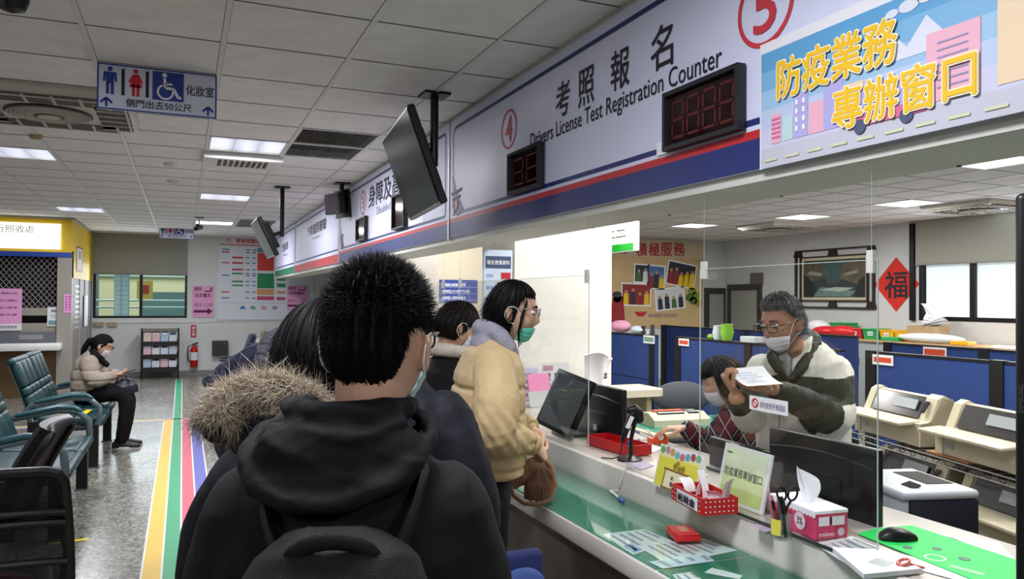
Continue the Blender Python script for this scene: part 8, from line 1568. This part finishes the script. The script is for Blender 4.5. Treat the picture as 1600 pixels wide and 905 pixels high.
mb = MB(); add_limb(mb, [C(157, 562)-R_*.03, C(151, 556)-R_*.08, C(145, 550), C(151, 556)+R_*.08, C(158, 562)+R_*.03, C(167, 570)], [.035, .045, .05, .045, .04, .03]); fuse(mb, 'scarf', BLK, p, .008, 3, folds(73, .006, 12))
hair_cap('hair', hc, HR, lambda D: -.006+sstep(-.02, .2, D[..., 2]-np.where(D[..., 1] > .5, .45, -.5+1.1*np.clip(D[..., 1]+.2, 0, .7)))*(.016+.008*sstep(0, -1, D[..., 1])), HAIRB, p, 1.03); mb = MB(); HL = lambda x, y, z: hc+HR@V3(x, y, z); add_limb(mb, [HL(0, -.10, .03), HL(0, -.13, .02), HL(0, -.15, -.08), HL(0, -.14, -.18)], [.025, .030, .030, .010]); fuse(mb, 'ponytail', HAIRB, p, .008, 2); add_mask(hc, HR, MASKW, p); add_glasses(hc, HR, p, MATS['glasses_dark'])
t = thing('mobile_phone', C(203, 579), 'dark mobile phone in the hands of the seated woman', 'phone'); mb = MB(); mb.obox(C(203, 580), (.075, .15, .009), R8@rotx(.35), BLACKP, .003, 1); mb.build('case', BLACKP, t); mb = MB(); mb.obox(C(203, 580)+R8@rotx(.35)@V3(0, 0, .006), (.066, .135, .002), R8@rotx(.35), mat('phone_screen', (.35, .38, .42), .1, emit=.3)); mb.build('screen', None, t)
t = thing('handbag', C(193, 606), 'dark navy handbag on the lap of the seated woman', 'handbag'); mb = MB(); add_torso(mb, [(C(194, 612)-V3(0, 0, .01), .12, .14), (C(194, 604), .12, .13), (C(192, 597), .08, .09), (C(190, 593), .04, .05)], R8); fuse(mb, 'bag_body', mat('bag_navy_leather', (.10, .11, .16), .45), t, .009, 3, folds(75, .006, 8)); mb = MB(); mb.tube([C(180, 600)-R_*.05, C(184, 588)-R_*.05, C(196, 588)-R_*.05, C(203, 602)-R_*.05], .010, mat('strap_brown', (.25, .12, .12), .5), 8); mb.build('handle', None, t, True)

# ------------------------------------------------------------------ navy coat and grey knit scarf laid over a chair back in the queue
t = thing('draped_coat', J(385, 600, 2.6), 'navy padded coat laid over a chair beyond the fur hood', 'coat'); C = lambda px, py, dd=2.6: J(px, py, dd)
g = MB(); add_limb(g, [C(326, 598, 2.5), C(345, 586), C(375, 572), C(405, 561), C(436, 557)], [.022, .032, .045, .055, .06]); g.ell(C(415, 605), (.13, .10, .09), I3, None, 24, 14); g.ell(C(425, 665, 2.66), (.20, .14, .20), I3, None, 24, 16); fuse(g, 'coat_body', fabric('coat_navy2', (.10, .12, .21), .6), t, .008, 5, folds(81, .009, 7))
g = MB(); add_limb(g, [C(414, 563, 2.48), C(424, 548, 2.5), C(438, 538, 2.52), C(448, 555, 2.5), C(440, 580, 2.46)], [.035, .048, .055, .055, .04]); fk = folds(82, .004, 30)
fuse(g, 'knit_scarf', fabric('knit_grey', (.34, .34, .37), .95, .5, 160), None, .006, 3, lambda P, N: fk(P)+.005*np.sin(P[:, 2]*260)*np.sin((P[:, 0]+P[:, 1])*200)); o_ = bpy.data.objects['knit_scarf']; V = np.array([v.co[:] for v in o_.data.vertices]); c_ = V.mean(0); o_.data.transform(Matrix.Translation([-x for x in c_])); o_.location = c_; tag(o_, 'grey chunky knit scarf lying on the navy coat beside the dark haired head', 'scarf')
t = thing('office_chair', (J(425, 640, 2.75)[0], J(425, 640, 2.75)[1], 0), 'navy chair under the draped navy coat in the queue', 'chair'); b_ = np.array(t.location); mb = MB(); mb.obox(b_+V3(0, .02, .46), (.46, .44, .07), rotz(-.4), NVC, .03, 3); mb.build('seat', NVC, t, True); mb = MB(); mb.obox(b_+rotz(-.4)@V3(0, .20, .85), (.42, .05, .52), rotz(-.4)@rotx(-.1), NVC, .025, 3); mb.build('backrest', NVC, t, True)
for sx_ in (-.18, .18):
    for sy_ in (-.17, .19): mb = MB(); mb.cyl(b_+rotz(-.4)@V3(sx_, sy_, .44), b_+rotz(-.4)@V3(sx_*1.1, sy_*1.1, 0), .013, None, BKL, 8); mb.build('leg', BKL, t)
flush_writing()
